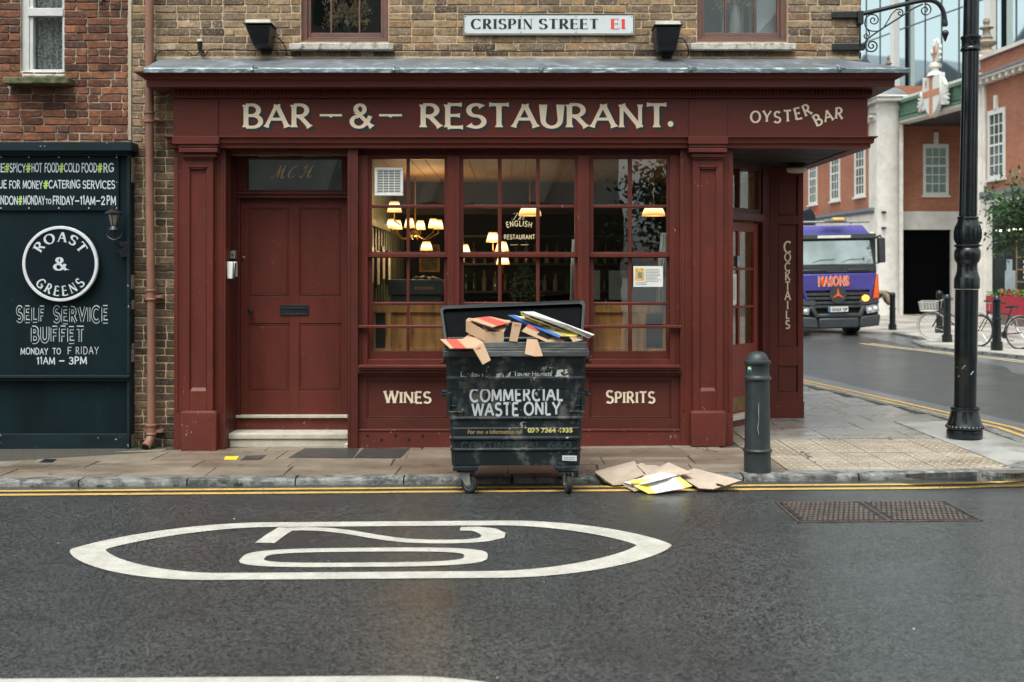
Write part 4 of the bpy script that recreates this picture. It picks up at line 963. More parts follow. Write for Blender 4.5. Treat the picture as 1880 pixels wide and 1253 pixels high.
def lampthing(name,label,u,v,Y,kind,n=1,grp=None):
    x,z=W(u,v,Y)
    t=thing(name,label,'lamp',(x,Y,z))
    for k in range(n):
        dx,dz,dy=[(0,0,0),(.11,-.11,.1),(.12,-.27,.15)][k]
        s=MB()
        if kind=='dome': s.lathe([(.13,-.055),(.125,-.02),(.10,.03),(.05,.06),(.012,.07)],(x+dx,Y+dy,z+dz),20)
        else: s.lathe([(.085,-.06),(.05,.06)],(x+dx,Y+dy,z+dz),18)
        s.build('lamp_shade',M['lampglow2'] if kind=='dome' and n==1 else M['lampglow'],t)
        s=MB(); s.tube([(x+dx,Y+dy,z+dz+.06),(x+dx,Y+dy,2.86)],.005,5) if kind=='dome' and n==1 else s.tube([(x+dx,Y+dy,z+dz-.06),(x+dx,Y+dy,z+dz-.16),(x+dx+.06,Y+dy+.1,z+dz-.2)],.008,5)
        s.build('flex' if n==1 else 'bracket',M['brass'],t)
    pt((x,Y-.1,z-.12),1.2*n); return t
lampthing('pendant_lamp','pendant lamp with pale scalloped shade glowing behind the middle window',973,388,12.9,'dome')
lampthing('pendant_lamp','amber pendant lamp shade glowing behind the right window',1200,388,12.6,'dome')
lampthing('wall_lamp','cluster of three glowing shades on one bracket behind the middle window',905,436,13.8,'cone',3)
lampthing('wall_lamp','single glowing shade seen at the left edge of the middle window',852,458,14.2,'cone',1)
lampthing('table_lamp','small bright lamp low behind the left window below the chandelier',783,452,15.0,'cone',1)
lampthing('wall_lamp','bright shade up by the ceiling behind the left window beside the vent grille',724,380,12.8,'cone',1)
# pictures on the panelled wall
for k,(y,z) in enumerate(((12.2,1.75),(12.75,1.72),(13.3,1.78),(13.9,1.75))):
    f=MB(); f.box(XLW+.02,XLW+.045,y,y+.3,z-.2,z+.22); o=f.build('picture_frame',M['oakdark'],label=['small framed picture on the sage panelling nearest the left window','second framed picture from the left window on the sage panelling','third framed picture from the left window on the sage panelling','deepest framed picture on the sage panelling'][k],cat='picture',group='pictures on the panelled wall')
    f=MB(); f.box(XLW+.045,XLW+.048,y+.04,y+.26,z-.16,z+.18); f.build('print',M['cardwhite'],o)
# counter machine with folded cloth
x0,z1=W(712,514,12.0); x1,z0=W(812,553,12.0)
cm=thing('counter_machine','grey box shaped counter machine under a white cloth behind the left window','machine',((x0+x1)/2,12.2,z0-.05))
b=MB().box(x0,x1,12.0,12.4,z0+.06,z1).box(x0+.03,x1-.03,12.03,12.38,z0-.06,z0+.06); b.build('body',mt('grey_metal',(.13,.15,.14),.4,metal=.3),cm,bev=.01)
b=MB(); a,c=W(761,527,12.0); d,e=W(795,532.5,12.0); b.box(a,d,11.994,12.0,e,c); pl=b.build('name_plate',mt('plate_pink',(.42,.33,.28),.5),cm)
b=MB()
for q in range(11): b.pb(763+q*2.8,528.2+(q%3)*.3,764.6+q*2.8,531.3,11.993,.0006)
b.build('print',M['cardred'],pl)
b=MB(); cr=random.Random(2); q=[]
for i in range(9):
    for j in range(4): q.append((x0+.25+i*.036,12.05+j*.08,z1+.012+cr.uniform(0,.035)*(1 if 0<i<8 else .1)))
b.add(q,[(i*4+j,(i+1)*4+j,(i+1)*4+j+1,i*4+j+1) for i in range(8) for j in range(3)]); o=b.build('cloth',M['cardwhite'],label='crumpled white cloth lying on the grey counter machine',cat='cloth'); sd=o.modifiers.new('s','SOLIDIFY'); sd.thickness=.008
ct=MB().box(-1.4,.2,12.0,12.5,.06,z0-.07); ct.build('counter',M['oakdark'],label='dark counter behind the left window carrying the grey machine',cat='counter')
# oak bench backs behind the lower panes
def bench(u0,u1,label,stiles,dark):
    Y=11.42; m=MB(); m.pb(u0,557,u1,574,Y,.05).pb(u0,640,u1,662,Y,.05); m.pb(u0,574,u1,640,Y+.03,.02)
    for a,b in stiles: m.pb(a,574,b,640,Y+.001,.05)
    t=m.build('bench_back',M['oak'],label=label,cat='bench')
    if dark:
        d=MB()
        for a,b in dark: d.pb(a,577,b,640,Y+.025,.004)
        d.build('panel',M['oakdark'],t)
bench(678,818,'varnished oak bench back behind the bottom panes of the left window',[(678,688),(709,718),(748,753)],[(690,707)])
bench(846,1058,'varnished oak bench back behind the bottom panes of the middle window',[(846,856),(900,912),(984,995)],[])
bench(1085,1226,'varnished oak bench back behind the bottom panes of the right window',[(1085,1093),(1151,1158),(1173,1185),(1218,1226)],[(1187,1216)])
# curtains
M['linen']=mt('white_linen',(.70,.70,.66),.9,var=.1)
def curtain(u0,u1,v0,v1,Y,label,n=14):
    m=MB(); x0,z1=W(u0,v0,Y); x1,z0=W(u1,v1,Y); vs=[]
    for i in range(n+1):
        t=i/n
        for k,(z,s) in enumerate(((z1,.55),(z0+(z1-z0)*.6,.8),(z0,1.))): vs.append((x1-(x1-x0)*(1-t)*s,Y+.03*sin(t*18+k*.3),z))
    m.add(vs,[(i*3+k,(i+1)*3+k,(i+1)*3+k+1,i*3+k+1) for i in range(n) for k in range(2)]); o=m.build('curtain',M['linen'],label=label,cat='curtain'); s=o.modifiers.new('s','SOLIDIFY'); s.thickness=.004
curtain(1206,1224,428,556,11.36,'white curtain gathered at the right edge of the right window')
curtain(1046,1056,440,556,11.36,'white curtain edge at the right side of the middle window')
# pale framed boards standing in the right window and chairs
for (u0,u1,lab) in ((1088,1102,'pale board at the left edge of the right window, cut by the frame'),(1118,1152,'pale grey board standing behind the left panes of the right window')):
    m=MB().pb(u0,497,u1,551,11.9,.02); m.build('display_board',mt('grey_board',(.2,.2,.17),.6),label=lab,cat='board',bev=.004)
# foliage plant inside the middle window
m=MB(); pr=random.Random(12); cx_,cz_=W(968,530,12.2)
for i in range(220):
    a=pr.random()*6.28; r=pr.random()**.5*.17; x=cx_+r*cos(a); z=cz_+r*1.3*sin(a); y=12.2+pr.uniform(-.1,.1); s=pr.uniform(.015,.04); b=pr.random()*6
    m.add([(x,y,z),(x+s*cos(b),y+.01,z+s*sin(b)),(x+s*1.8*cos(b+.3),y,z+s*1.8*sin(b+.3)),(x+s*cos(b+.7),y-.01,z+s*sin(b+.7))],[(0,1,2,3)])
pt_=thing('house_plant','leafy green pot plant behind the lower panes of the middle window','plant',(cx_,12.2,.06)); m.build('foliage',M['leaf'],pt_,smooth=False)
m=MB(); m.lathe([(.10,.06),(.14,cz_-.2),(.12,cz_-.18)],(cx_,12.2,0),16); m.build('pot',M['roomdark'],pt_)
# back bar with bottles, pictures on the back wall, chairs
sh_=thing('back_bar','dark shelving with rows of bottles at the back of the dining room','shelving',(.2,16.4,.06)); m=MB()
for z in (1.0,1.4,1.8,2.2): m.box(-.9,1.6,16.3,16.58,z,z+.03)
for x in (-.93,.35,1.6): m.box(x,x+.03,16.3,16.58,.06,2.3)
m.build('shelf',M['oakdark'],sh_); br2=random.Random(14); bm_=[mt('bottle_green',(.04,.09,.04),.15),mt('bottle_amber',(.22,.09,.02),.15),mt('bottle_clear',(.25,.26,.24),.1)]
for z in (1.03,1.43,1.83):
    for i in range(17): k=br2.uniform(.85,1.15); m=MB(); m.lathe([(.037,0),(.038,.16*k),(.013,.21*k),(.013,.27*k)],(-.82+i*.145+br2.uniform(-.02,.02),16.42,z),10); m.build('bottle',bm_[br2.randrange(3)],label='bottle standing on the dark shelving at the back of the room',cat='bottle',group='bottles on the back bar')
for k,(x,z,w_,h_) in enumerate(((-1.2,1.9,.3,.4),(1.95,1.75,.45,.55),(2.55,1.9,.3,.36))):
    f=MB().box(x-w_/2,x+w_/2,16.55,16.6,z-h_/2,z+h_/2); o=f.build('picture_frame',M['brass'],label=['gilt framed picture on the back wall left of the bottles','large gilt framed picture on the back wall right of the bottles','small gilt framed picture at the far right of the back wall'][k],cat='picture'); f=MB().box(x-w_/2+.04,x+w_/2-.04,16.54,16.55,z-h_/2+.04,z+h_/2-.04); f.build('print',mt('old_print',(.2,.18,.13),.5,var=.6,vs=9),o)
def dchair(x,y,rz,label):
    t=thing('dining_chair',label,'chair',(x,y,.06),rz,'dining chairs behind the windows'); m=MB().box(-.2,.2,-.2,.2,.43,.47); m.build('seat',M['oak'],t,local=True,bev=.01)
    m=MB(); m.box(-.2,.2,.17,.2,.82,.92).box(-.2,.2,.17,.2,.62,.68)
    for q in (-.1,0,.1): m.box(q-.012,q+.012,.175,.195,.68,.82)
    m.build('backrest',M['oak'],t,local=True,bev=.006)
    for a in (-.18,.18):
        for b in (-.18,.18): m=MB().box(a-.018,a+.018,b-.018,b+.018,0,.43 if b<0 else .82); m.build('leg',M['oak'],t,local=True)
dchair(.75,13.2,R(200),'wooden dining chair behind the middle window'); dchair(1.45,12.75,R(160),'wooden dining chair behind the right window'); dchair(1.7,13.8,R(20),'wooden dining chair deep in the room')
# dining chairs and tables (dark shapes)
for k,(x,y) in enumerate(((.2,13.6),(1.3,14.2),(1.9,12.9))):
    t=thing('dining_table',['dark dining table with cloth behind the middle window','dark dining table deep in the room right of centre','dark dining table behind the right window'][k],'table',(x,y,.06))
    m=MB().box(x-.4,x+.4,y-.35,y+.35,.76,.80); m.build('table_top',M['oakdark'],t,bev=.01); m=MB().lathe([(.2,.06),(.04,.12),(.04,.76)],(x,y,0),12); m.build('pedestal',M['oakdark'],t)
    m=MB(); m.lathe([(.03,.80),(.035,.82),(.006,.86),(.006,.9),(.035,.94),(.04,1.02)],(x+.1,y-.1,0),12); m.build('wine_glass',M['glassup'],label=['wine glass on the table behind the middle window','wine glass on the table deep in the room','wine glass on the table behind the right window'][k],cat='glass')
# notice card on the right window
Yn=11.165; m=MB().pb(1163,489,1217,527,Yn-.012,.006); nc=m.build('window_notice',M['cardwhite'],label='white printed notice card with orange picture in the right window',cat='notice')
m=MB().pb(1166,493,1183,516,Yn-.0128,.001); m.build('picture',mt('orange_print',(.7,.42,.10),.6,var=.5,vs=60),nc)
m=MB()
m.pb(1171,500,1179,511,Yn-.0136,.0007)
nr=random.Random(3)
for k in range(9): m.pb(1185,495+k*2.7,1185+nr.uniform(22,30),495.9+k*2.7,Yn-.0130,.0008)
for k in range(2): m.pb(1167,519+k*3,1187,520+k*3,Yn-.0130,.0008)
m.build('print',mt('grey_ink',(.22,.22,.22),.7),nc)
# gilt lettering on the middle window
m=MB(); Yg=11.178
x,z=W(953,506,Yg); atext(m,'ENGLISH',x,z,98*Yg/F-.04,9.5*Yg/F,Yg,90,style='mono',wt=.19,track=.25,xs=.80,dy=.004)
ptext(m,'RESTAURANT',925.5,982,431.5,439.5,Yg,'mono',.19,.16,dy=.004)
ST=[curve([(-.3,.72),(-.1,.95),(.3,.95),(.75,1.0)]),curve([(.32,.95),(.2,.5),(.1,.08),(-.1,-.02),(-.25,.12)])]
SHh=[curve([(0,0),(.12,.5),(.25,.98),(.3,.8),(.15,.3),(.05,0)]),curve([(.06,.15),(.2,.42),(.3,.35),(.26,.05),(.4,.05)])]
SE=[curve([(.0,.2),(.2,.3),(.15,.45),(.02,.35),(.02,.08),(.15,0),(.3,.12)])]
script(ST,942,404,13,Yg,m,1.6,.004); script(SHh,951,404,13,Yg,m,1.4,.004); script(SE,959,404,13,Yg,m,1.3,.004)
for a,b in ((937,951),(956,970)): m.pb(a,449.5,b,450.3,Yg-.005,.001)
m.build('gilt_lettering',M['gold'],w2,smooth=False)
# ventilation grille in the left window
Yv=11.15; x0,z1=W(687.5,308,Yv); x1,z0=W(740,360,Yv)
vg=thing('vent_grille','square white ventilation grille set in the top left pane of the left window','vent',((x0+x1)/2,Yv,z0))
m=MB(); m.frame(687.5,308,740,360,5.3,4.8,5.3,4.8,Yv,.025); m.build('frame',M['plastic_w'],vg,bev=.006)
m=MB().pb(692,312,735.5,355.5,Yv+.02,.006); m.build('backing',M['dark'],vg)
m=MB()
for k in range(14):
    v=313.5+k*3.05; xa,za=W(692.5,v,Yv); xb,_=W(735,v,Yv); m.quadp([(xa,Yv+.006,za-.007),(xb,Yv+.006,za-.007),(xb,Yv+.016,za),(xa,Yv+.016,za)],(0,-1,.5),.002)
for u in (703.5,713.7,724): m.pb(u-.6,312,u+.6,356,Yv+.004,.006)
m.build('louvre',M['plastic_w'],vg)
# ================================================================= fixtures on the pub wall
# street name plate
Ys=11.215; x0,z1=W(850,25.5,Ys); x1,z0=W(1165,64.5,Ys)
sg=thing('street_sign','white Crispin Street E1 name plate screwed to the yellow brick wall','street sign',((x0+x1)/2,Ys,z0))
m=MB().box(x0,x1,Ys,Ys+.012,z0,z1); m.build('plate',mt('sign_enamel',(.62,.65,.66),.3,var=.04,dirt=.15),sg,bev=.002)
m=MB().frame(851.2,26.7,1163.8,63.3,1.3,1.3,1.3,1.3,Ys-.002,.003); m.frame(849.8,25.2,1165.2,64.8,1,1,1,1,Ys-.0035,.014,1); m.build('border',[M['inkshade'],mt('plate_rim',(.32,.28,.18),.6)],sg,smooth=False)
m=MB(); ptext(m,'CRISPIN',866,977,35.5,53.5,Ys,'serif',.25,.26,0); ptext(m,'STREET',990.5,1098,35.5,53.5,Ys,'serif',.25,.22,0); ptext(m,'E1',1122.5,1147.5,35.5,53.5,Ys,'serif',.25,.14,1)
m.build('lettering',[mt('sign_black',(.012,.016,.02),.4),mt('sign_red',(.72,.055,.035),.4)],sg,smooth=False)
m=MB()
for u in (855,956,1057.5,1159.5):
    for v in (30.5,59.5):
        x,z=W(u,v,Ys); i0=len(m.v); m.lathe([(.007,0),(.006,.003),(.001,.004)],(0,0,0),10); m.xf(Matrix.Translation((x,Ys,z))@Matrix.Rotation(PI/2,4,'X'),i0)
m.build('screw',M['steel'],sg)
# flood lights
def flood(u0,u1,vt,vb,label,tw):
    Yf=10.96; xa,za=W(u0,vt+9,Yf); xb,_=W(u1,vt+9,Yf); zb=VZ(vb,Yf+.14); w=xb-xa; t=thing('flood_light',label,'flood light',((xa+xb)/2,YW,za),group='flood lights on the pub wall')
    m=MB(); m.hexa([(xa,Yf,za),(xb,Yf,za),(xb,YW-.02,za+.012),(xa,YW-.02,za+.012)],[(xa+.075+tw,Yf+.05,zb),(xb-.035+tw*.2,Yf+.05,zb),(xb-.03+tw*.2,YW-.03,zb),(xa+.075+tw,YW-.03,zb)]); m.build('housing',M['black'],t,bev=.012)
    m=MB(); m.box(xa-.012,xb+.012,Yf-.018,YW-.025,za+.008,za+.02); m.build('lid_flange',M['black'],t,bev=.004)
    m=MB(); zt=VZ(vt,Yf+.05)
    m.hexa([(xa+.01,Yf+.02,zt),(xb-.01,Yf+.02,zt),(xb-.02,YW-.05,zt+.01),(xa+.02,YW-.05,zt+.01)],[(xa,Yf+.0,za+.02),(xb,Yf+.0,za+.02),(xb,YW-.04,za+.02),(xa,YW-.04,za+.02)]); m.build('weathered_top',mt('bleached_plastic',(.42,.38,.31),.6,var=.15),t,bev=.006)
    m=MB(); n=9
    for k in range(n):
        f=(k+.5)/n; x=xa+.02+(w-.04)*f; x2=xa+.085+tw+(w-.13-tw*.8)*f; m.hexa([(x-.003,Yf-.006,za-.005),(x+.003,Yf-.006,za-.005),(x+.003,Yf+.01,za-.005),(x-.003,Yf+.01,za-.005)],[(x2-.003,Yf+.03,zb+.04),(x2+.003,Yf+.03,zb+.04),(x2+.003,Yf+.06,zb+.04),(x2-.003,Yf+.06,zb+.04)])
    m.build('cooling_fins',M['black'],t)
    m=MB(); m.box(xa+.1,xb-.05,YW-.06,YW-.0,zb-.03,zb+.05); m.build('bracket',M['black'],t,bev=.004)
    m=MB(); ex,ez=xb-.02,VZ(vt+32,11.1); m.tube(curve([(ex,11.12,ez),(ex+.05,11.10,ez+.005),(ex+.11,11.16,ez-.06),(ex+.125,11.21,ez-.13),(ex+.09,11.22,ez-.155),(ex+.02,11.22,VZ(94,11.23))]),.006,6); m.build('flex',M['black'],t)
    return t
flood(449,497,37,89,'black flood light left of the first upper window with bleached top',.0)
flood(1203,1251,40,96,'black flood light between the street sign and the right upper window',-.045)
# cable along the wall
m=MB(); pts=[(284,125),(285,110),(288,99),(300,93),(318,92),(335,92.5),(346,96),(352,102),(357,103),(363,99),(366,96),(371,102),(377,102),(382,94),(392,90.5),(420,91),(470,93),(530,93.5),(620,94),(725,93),(850,94.5),(1000,95),(1100,94),(1265,94.5),(1400,93.5),(1460,93),(1500,95),(1577,96.5)]
m.tube([(*((W(u,v,11.222)[0]),11.222),W(u,v,11.222)[1]) for u,v in curve(pts,4)],.0052,6); m.build('wall_cable',M['black'],label='thin black cable clipped along the brick just above the lead roof',cat='cable')
x,z=W(367,84,11.14); t=thing('sensor_lamp','small black sensor with pale cap on the cable left of the first flood light','sensor',(x,11.14,z-.06))
m=MB(); m.lathe([(.010,-.06),(.022,-.03),(.026,.02),(.034,.03),(.034,.036)],(x,11.14,z),14); m.build('body',M['black'],t); m=MB(); m.lathe([(.030,.036),(.028,.055),(.012,.062)],(x,11.14,z),14); m.build('cap',M['concrete'],t)
m=MB().box(x-.012,x+.012,11.15,YW,z-.05,z-.025); m.build('bracket',M['black'],t)
# downpipe
Yp=11.14; xp=UX(274,Yp); pr_=Yp/F
t=thing('downpipe','brown painted iron downpipe with open shoe between the two buildings','downpipe',(xp+.01,Yp,g(-3)))
m=MB(); m.tube([(xp,Yp,5.4),(xp,Yp,VZ(128,Yp)),(xp+.003,Yp,VZ(330,Yp)),(xp+.02,Yp,VZ(560,Yp)),(xp+.022,Yp,VZ(790,Yp))],.0405,20); m.build('pipe',M['pipe'],t)
for v,dx in ((216,.001),(542,.018),(789,.022)):
    m=MB(); z=VZ(v,Yp); c=(xp+dx,Yp,z); m.lathe([(.045,-.055),(.054,-.05),(.054,-.035),(.047,-.03),(.047,.03),(.056,.036),(.056,.052),(.044,.055)],c,20); m.box(xp+dx-.01,xp+dx+.105,Yp-.015,Yp+.012,z-.03,z-.005); m.box(xp+dx-.10,xp+dx+.105,Yp+.05,Yp+.08,z-.035,z+.0); m.build('collar',M['pipe'],t,bev=.002)
m=MB(); P=[(xp+.022,Yp,VZ(792,Yp)),(xp+.02,Yp-.005,VZ(802,Yp)),(xp+.006,Yp-.05,VZ(813,Yp)),(xp-.005,Yp-.10,VZ(819,Yp))]
m.tube(P,[.043,.043,.045,.047],18); m.build('shoe',M['pipe'],t)
m=MB(); d=(Vector(P[3])-Vector(P[2])).normalized(); m.tube([Vector(P[3])+d*.001,Vector(P[3])+d*.002],.037,18); m.build('bore',M['dark'],t)
# key safe and buzzer on the left door reveal (both hang on the frame)
Yk=11.13; x0,z1=W(417.5,481,Yk); x1,z0=W(432,512,Yk)
t=thing('letter_bin','white plastic box fixed on the door reveal beside the red panelled door','box',((x0+x1)/2,Yk,z0))
m=MB(); m.hexa([(x0,Yk-.03,z1),(x1-.01,Yk-.06,z1),(x1-.01,Yk+.02,z1),(x0,Yk+.04,z1)],[(x0+.006,Yk-.03,z0),(x1-.018,Yk-.05,z0),(x1-.018,Yk+.02,z0),(x0+.006,Yk+.04,z0)]); m.build('box',M['plastic_w'],t,bev=.004)
m=MB(); m.tube([(x1+.012,Yk-.03,z1-.01),(x1+.004,Yk-.035,z0+.03),(x1-.004,Yk-.03,z0-.005)],.007,8); m.build('handset_cord',M['black'],t); m=MB().box(x1-.004,x1+.014,Yk-.03,Yk+.03,z0+.02,z1); m.build('side',M['plastic_w'],t,bev=.002)
x0,z1=W(424.5,461,11.28); x1,z0=W(433,475.5,11.28)
t=thing('door_buzzer','small steel door buzzer above the white box on the reveal','buzzer',((x0+x1)/2,11.28,z0)); m=MB().box(x0,x1,11.24,11.32,z0,z1); m.build('plate',M['galv'],t,bev=.003); m=MB(); m.ball(((x0+x1)/2,11.24,(z0+z1)/2),.011); m.build('button',M['black'],t)
# iron lamp bracket on the corner
Yb=11.20; t=thing('iron_bracket','black scrolled wrought iron bracket arm on the pub corner','bracket',(XR,Yb,VZ(60,Yb)))
def px(*p,Y=Yb): return [(W(u,v,Y)[0],Y,W(u,v,Y)[1]) for u,v in p]
def z3(*p): return [(1560+a/5.222,b/5.222) for a,b in p]
m=MB(); m.tube(px(*z3(*curve([(120,135),(300,95),(480,52),(640,18),(720,6),(790,8),(850,38),(890,95),(908,160),(912,215)],6))),.022,10); m.build('arm',M['black'],t)
m=MB(); x,z=W(*z3((911,235))[0],Yb); m.lathe([(.026,.04),(.028,.02),(.03,.0),(.026,-.02)],(x,Yb,z),14); m.ball((x+.005,Yb,z-.09),.034); m.lathe([(.024,-.12),(.012,-.155),(.006,-.17)],(x+.005,Yb,z),10); m.build('end_boss',M['black'],t)
def spiral(cx,cy,r0,r1,a0,turns,n=34): return [(cx+(r0+(r1-r0)*i/n)*cos(R(a0+360*turns*i/n)),cy+(r0+(r1-r0)*i/n)*sin(R(a0+360*turns*i/n))) for i in range(n+1)]
m=MB()
m.tube(px(*z3(*curve([(145,440),(170,380),(300,285),(480,170),(600,90),(700,42)],5))),.0085,7)
m.tube(px(*z3(*spiral(725,100,62,8,-90,1.6))),.0065,6)
m.tube(px(*z3(*(curve([(160,275),(145,230),(160,170),(200,140)],4)+spiral(228,195,55,6,-110,1.5)))),.0065,6)
m.tube(px(*z3(*curve([(160,275),(210,300),(300,290),(360,210),(400,140),(450,92)],5)+spiral(482,125,36,5,-130,1.35))),.0065,6)
m.tube(px(*z3(*(curve([(170,280),(190,320),(180,355)],4)+spiral(158,345,28,5,30,1.2)))),.006,6)
m.tube(px(*z3(*(curve([(150,420),(150,460),(180,495)],4)+spiral(213,440,60,7,120,-1.6)))),.0075,6)
m.build('scrollwork',M['black'],t)
m=MB(); m.pb(1528,21,1584,33,11.205,.04).pb(1529,80,1588,92,11.205,.04).pb(1576,20,1586,44,11.17,.08); m.pb(1578,36,1581,84,11.19,.02)
for u in (1535,1553): 
    for v in (27,86): m.pb(u-1.3,v-1.3,u+1.3,v+1.3,11.198,.01)
m.build('wall_straps',M['black'],t,bev=.004)
# dried flowers on the upper sills
def vase(u,Y,zb,label,tall,cols,n,spread,zc,seed,gl):
    r=random.Random(seed); x=UX(u,Y); t=thing('flower_vase',label,'vase',(x,Y,zb))
    m=MB(); m.lathe([(.05,zb),(.065,zb+.05),(.05,zb+.16*tall),(.03,zb+.2*tall),(.036,zb+.24*tall),(.028,zb+.236*tall),(.04,zb+.03)],(x,Y,0),18); m.build('vase',gl,t)
    for ci,c in enumerate(cols):
        m=MB()
        for i in range(n):
            a=r.random()*6.28; el=r.uniform(.1,1.2); L=r.uniform(.4,1)*spread; bx=x+L*cos(a)*1.2; by=Y+L*sin(a)*.4; bz=zc+L*r.uniform(-.7,1.1)
            if i%6==0: m.tube([(x,Y,zb+.2*tall),((x+bx)/2,(Y+by)/2,(zb+.2*tall+bz)/2+.03),(bx,by,bz)],.0022,4)
            for k in range(3):
                s=r.uniform(.010,.030); b=r.random()*6; e=r.uniform(-.8,.8); px_,py_,pz_=bx+r.uniform(-.02,.02),by,bz+r.uniform(-.02,.02)
                m.add([(px_,py_,pz_),(px_+s*cos(b),py_-.006,pz_+s*sin(b)*.6+.004),(px_+s*1.7*cos(b+.2),py_+.004*e,pz_+s*1.7*sin(b+.2)),(px_+s*.8*cos(b+.6),py_+.006,pz_+s*.8*sin(b+.6))],[(0,1,2,3)])
        m.build('dried_flowers',c,t,smooth=False)
F1=mt('straw_petal',(.50,.33,.15),.8,var=.4,vs=30); F2=mt('pale_petal',(.42,.36,.25),.8,var=.3,vs=30); F3=mt('green_stem',(.12,.13,.06),.8,var=.4)
vase(637,11.55,VZ(60,11.5)-.0,'green glass vase of dried straw flowers in the left upper window',.9,[F1,F2],120,.20,4.30,3,M['glassup'])
vase(1350,11.55,VZ(64,11.5),'clear vase of dried grasses in the right upper window',1.6,[F1,F3],110,.20,4.46,5,mt('pale_glass',(.3,.33,.3),.2))
m=MB().pb(1389,-60,1432,61,11.50,.006); m.build('window_blind',mt('grey_blind',(.44,.47,.5),.7,var=.05),label='pale grey blind filling the right part of the right upper window',cat='blind')
m=MB(); 
for u,w in ((1325,5),(1360,5),(1376,3)): m.pb(u,-60,u+w,62,11.62,.03)
m.build('curtain',mt('beige_drape',(.27,.23,.17),.8,var=.2),label='beige drape folds hanging behind the dried grasses in the right upper window',cat='curtain')
m=MB().pb(562,-60,566,59,11.45,.03); m.build('curtain',mt('cream_edge',(.42,.38,.28),.7),label='cream curtain edge at the left side of the left upper window',cat='curtain')
# ================================================================= the neighbour: red brick with dark shopfront
YR=11.24; XA=-8.
nb=thing('red_brick_building','red brick building with dark green boarded shopfront at the left edge','building',(-5.4,YR,-.05))
h=(UX(38,YR),UX(118,YR),VZ(137,YR),4.95); XN=UX(240,YR)-.006
w=MB(); slabs_with_holes(w,XA,XN,2.85,5.5,YR,.3,[h]); w.box(XA,XN,YR+.1,YR+.3,-.2,2.85); bricks(w,XA,XN-.02,2.86,5.5,YR,[h],zref=3.0,course=.0756,seed=21,header=.4,proud=.010,jit=.006)
w.build('wall',[M['mort_r'],M['brick_r']],nb,rnd=True,smooth=False)
w=MB(); w.pb(235,0,241,258,YR-.012,.012); w.build('mortar_edge',mt('pale_render',(.45,.38,.28),.9,var=.15,bump=.8,bs=30),nb,bev=.004)
f=MB(); x0,x1=h[0],h[1]; Yw=11.27
f.box(x0,x0+.07,Yw,Yw+.1,h[2],h[3]).box(x1-.03,x1,Yw,Yw+.1,h[2],h[3]).box(x0+.07,x1-.03,Yw,Yw+.1,h[2],h[2]+.055).box(x0,x1,Yw-.03,Yw,h[2],h[2]+.03)
f.box(x0+.07,x0+.105,Yw+.01,Yw+.08,h[2]+.055,h[3]).box(x1-.035,x1-.02,Yw+.008,Yw+.08,h[2]+.055,h[3]); z=VZ(21,Yw); f.box(x0+.06,x1-.02,Yw-.012,Yw+.06,z-.05,z+.03)
wn=f.build('window',M['whitewood'],nb,bev=.004)
p=MB().box(x0+.1,x1-.03,Yw+.045,Yw+.049,h[2]+.05,h[3]); p.build('pane',M['glassup'],wn)
t_=NT('lace_net'); n1=t_.noise(38,3,None,.6); n2=t_.noise(150,2); tr=t_.n('ShaderNodeBsdfTransparent'); df_=t_.n('ShaderNodeBsdfDiffuse'); df_.inputs[0].default_value=(.36,.37,.36,1); mx=t_.n('ShaderNodeMixShader')
t_.l(t_.ramp(n1,[(.45,.42),(.56,.95)]),mx.inputs[0]); t_.l(tr.outputs[0],mx.inputs[1]); t_.l(df_.outputs[0],mx.inputs[2]); t_.l(mx.outputs[0],t_.out.inputs['Surface'])
cu=MB(); n=30; vs=[]
for i in range(n+1):
    x=x0+.08+(x1-x0-.1)*i/n
    for z in (h[2]+.03,h[3]): vs.append((x,Yw+.10+.012*sin(i*1.1),z))
cu.add(vs,[(2*i,2*i+2,2*i+3,2*i+1) for i in range(n)]); o=cu.build('lace_curtain',t_.m,label='white lace net curtain in the white framed window of the red brick building',cat='curtain')
rb=MB().box(x0-.2,x1+.2,Yw+.9,Yw+.95,h[2]-.2,5.4).box(x0-.2,x1+.2,Yw+.26,Yw+.9,h[2]-.25,h[2]-.2).box(x0-.25,x0-.2,Yw+.26,Yw+.9,h[2]-.2,5.4).box(x1+.2,x1+.25,Yw+.26,Yw+.9,h[2]-.2,5.4); rb.build('upper_room',M['roomdark'],nb)
s=MB(); s.box(UX(8,11.1),UX(127,11.1),11.06,11.30,VZ(155,11.1),VZ(142.5,11.1)); s.build('window_sill',M['mossstone'],nb,bev=.01)
s=MB(); s.box(UX(40,11.2),UX(118,11.2),11.20,11.28,VZ(142,11.2),VZ(136,11.2)); s.build('mortar_bed',M['stone'],nb,bev=.01)
m=MB(); x,z=W(186,5,11.15); m.tube([(x,YR,z+.04),(x,11.16,z+.03),(x,11.14,z-.02)],.012,8); m.lathe([(.018,-.03),(.02,0),(.004,.02)],(x,11.14,z),10); m.build('wall_hook',M['black'],label='small black iron hook high on the red brick wall',cat='hook')
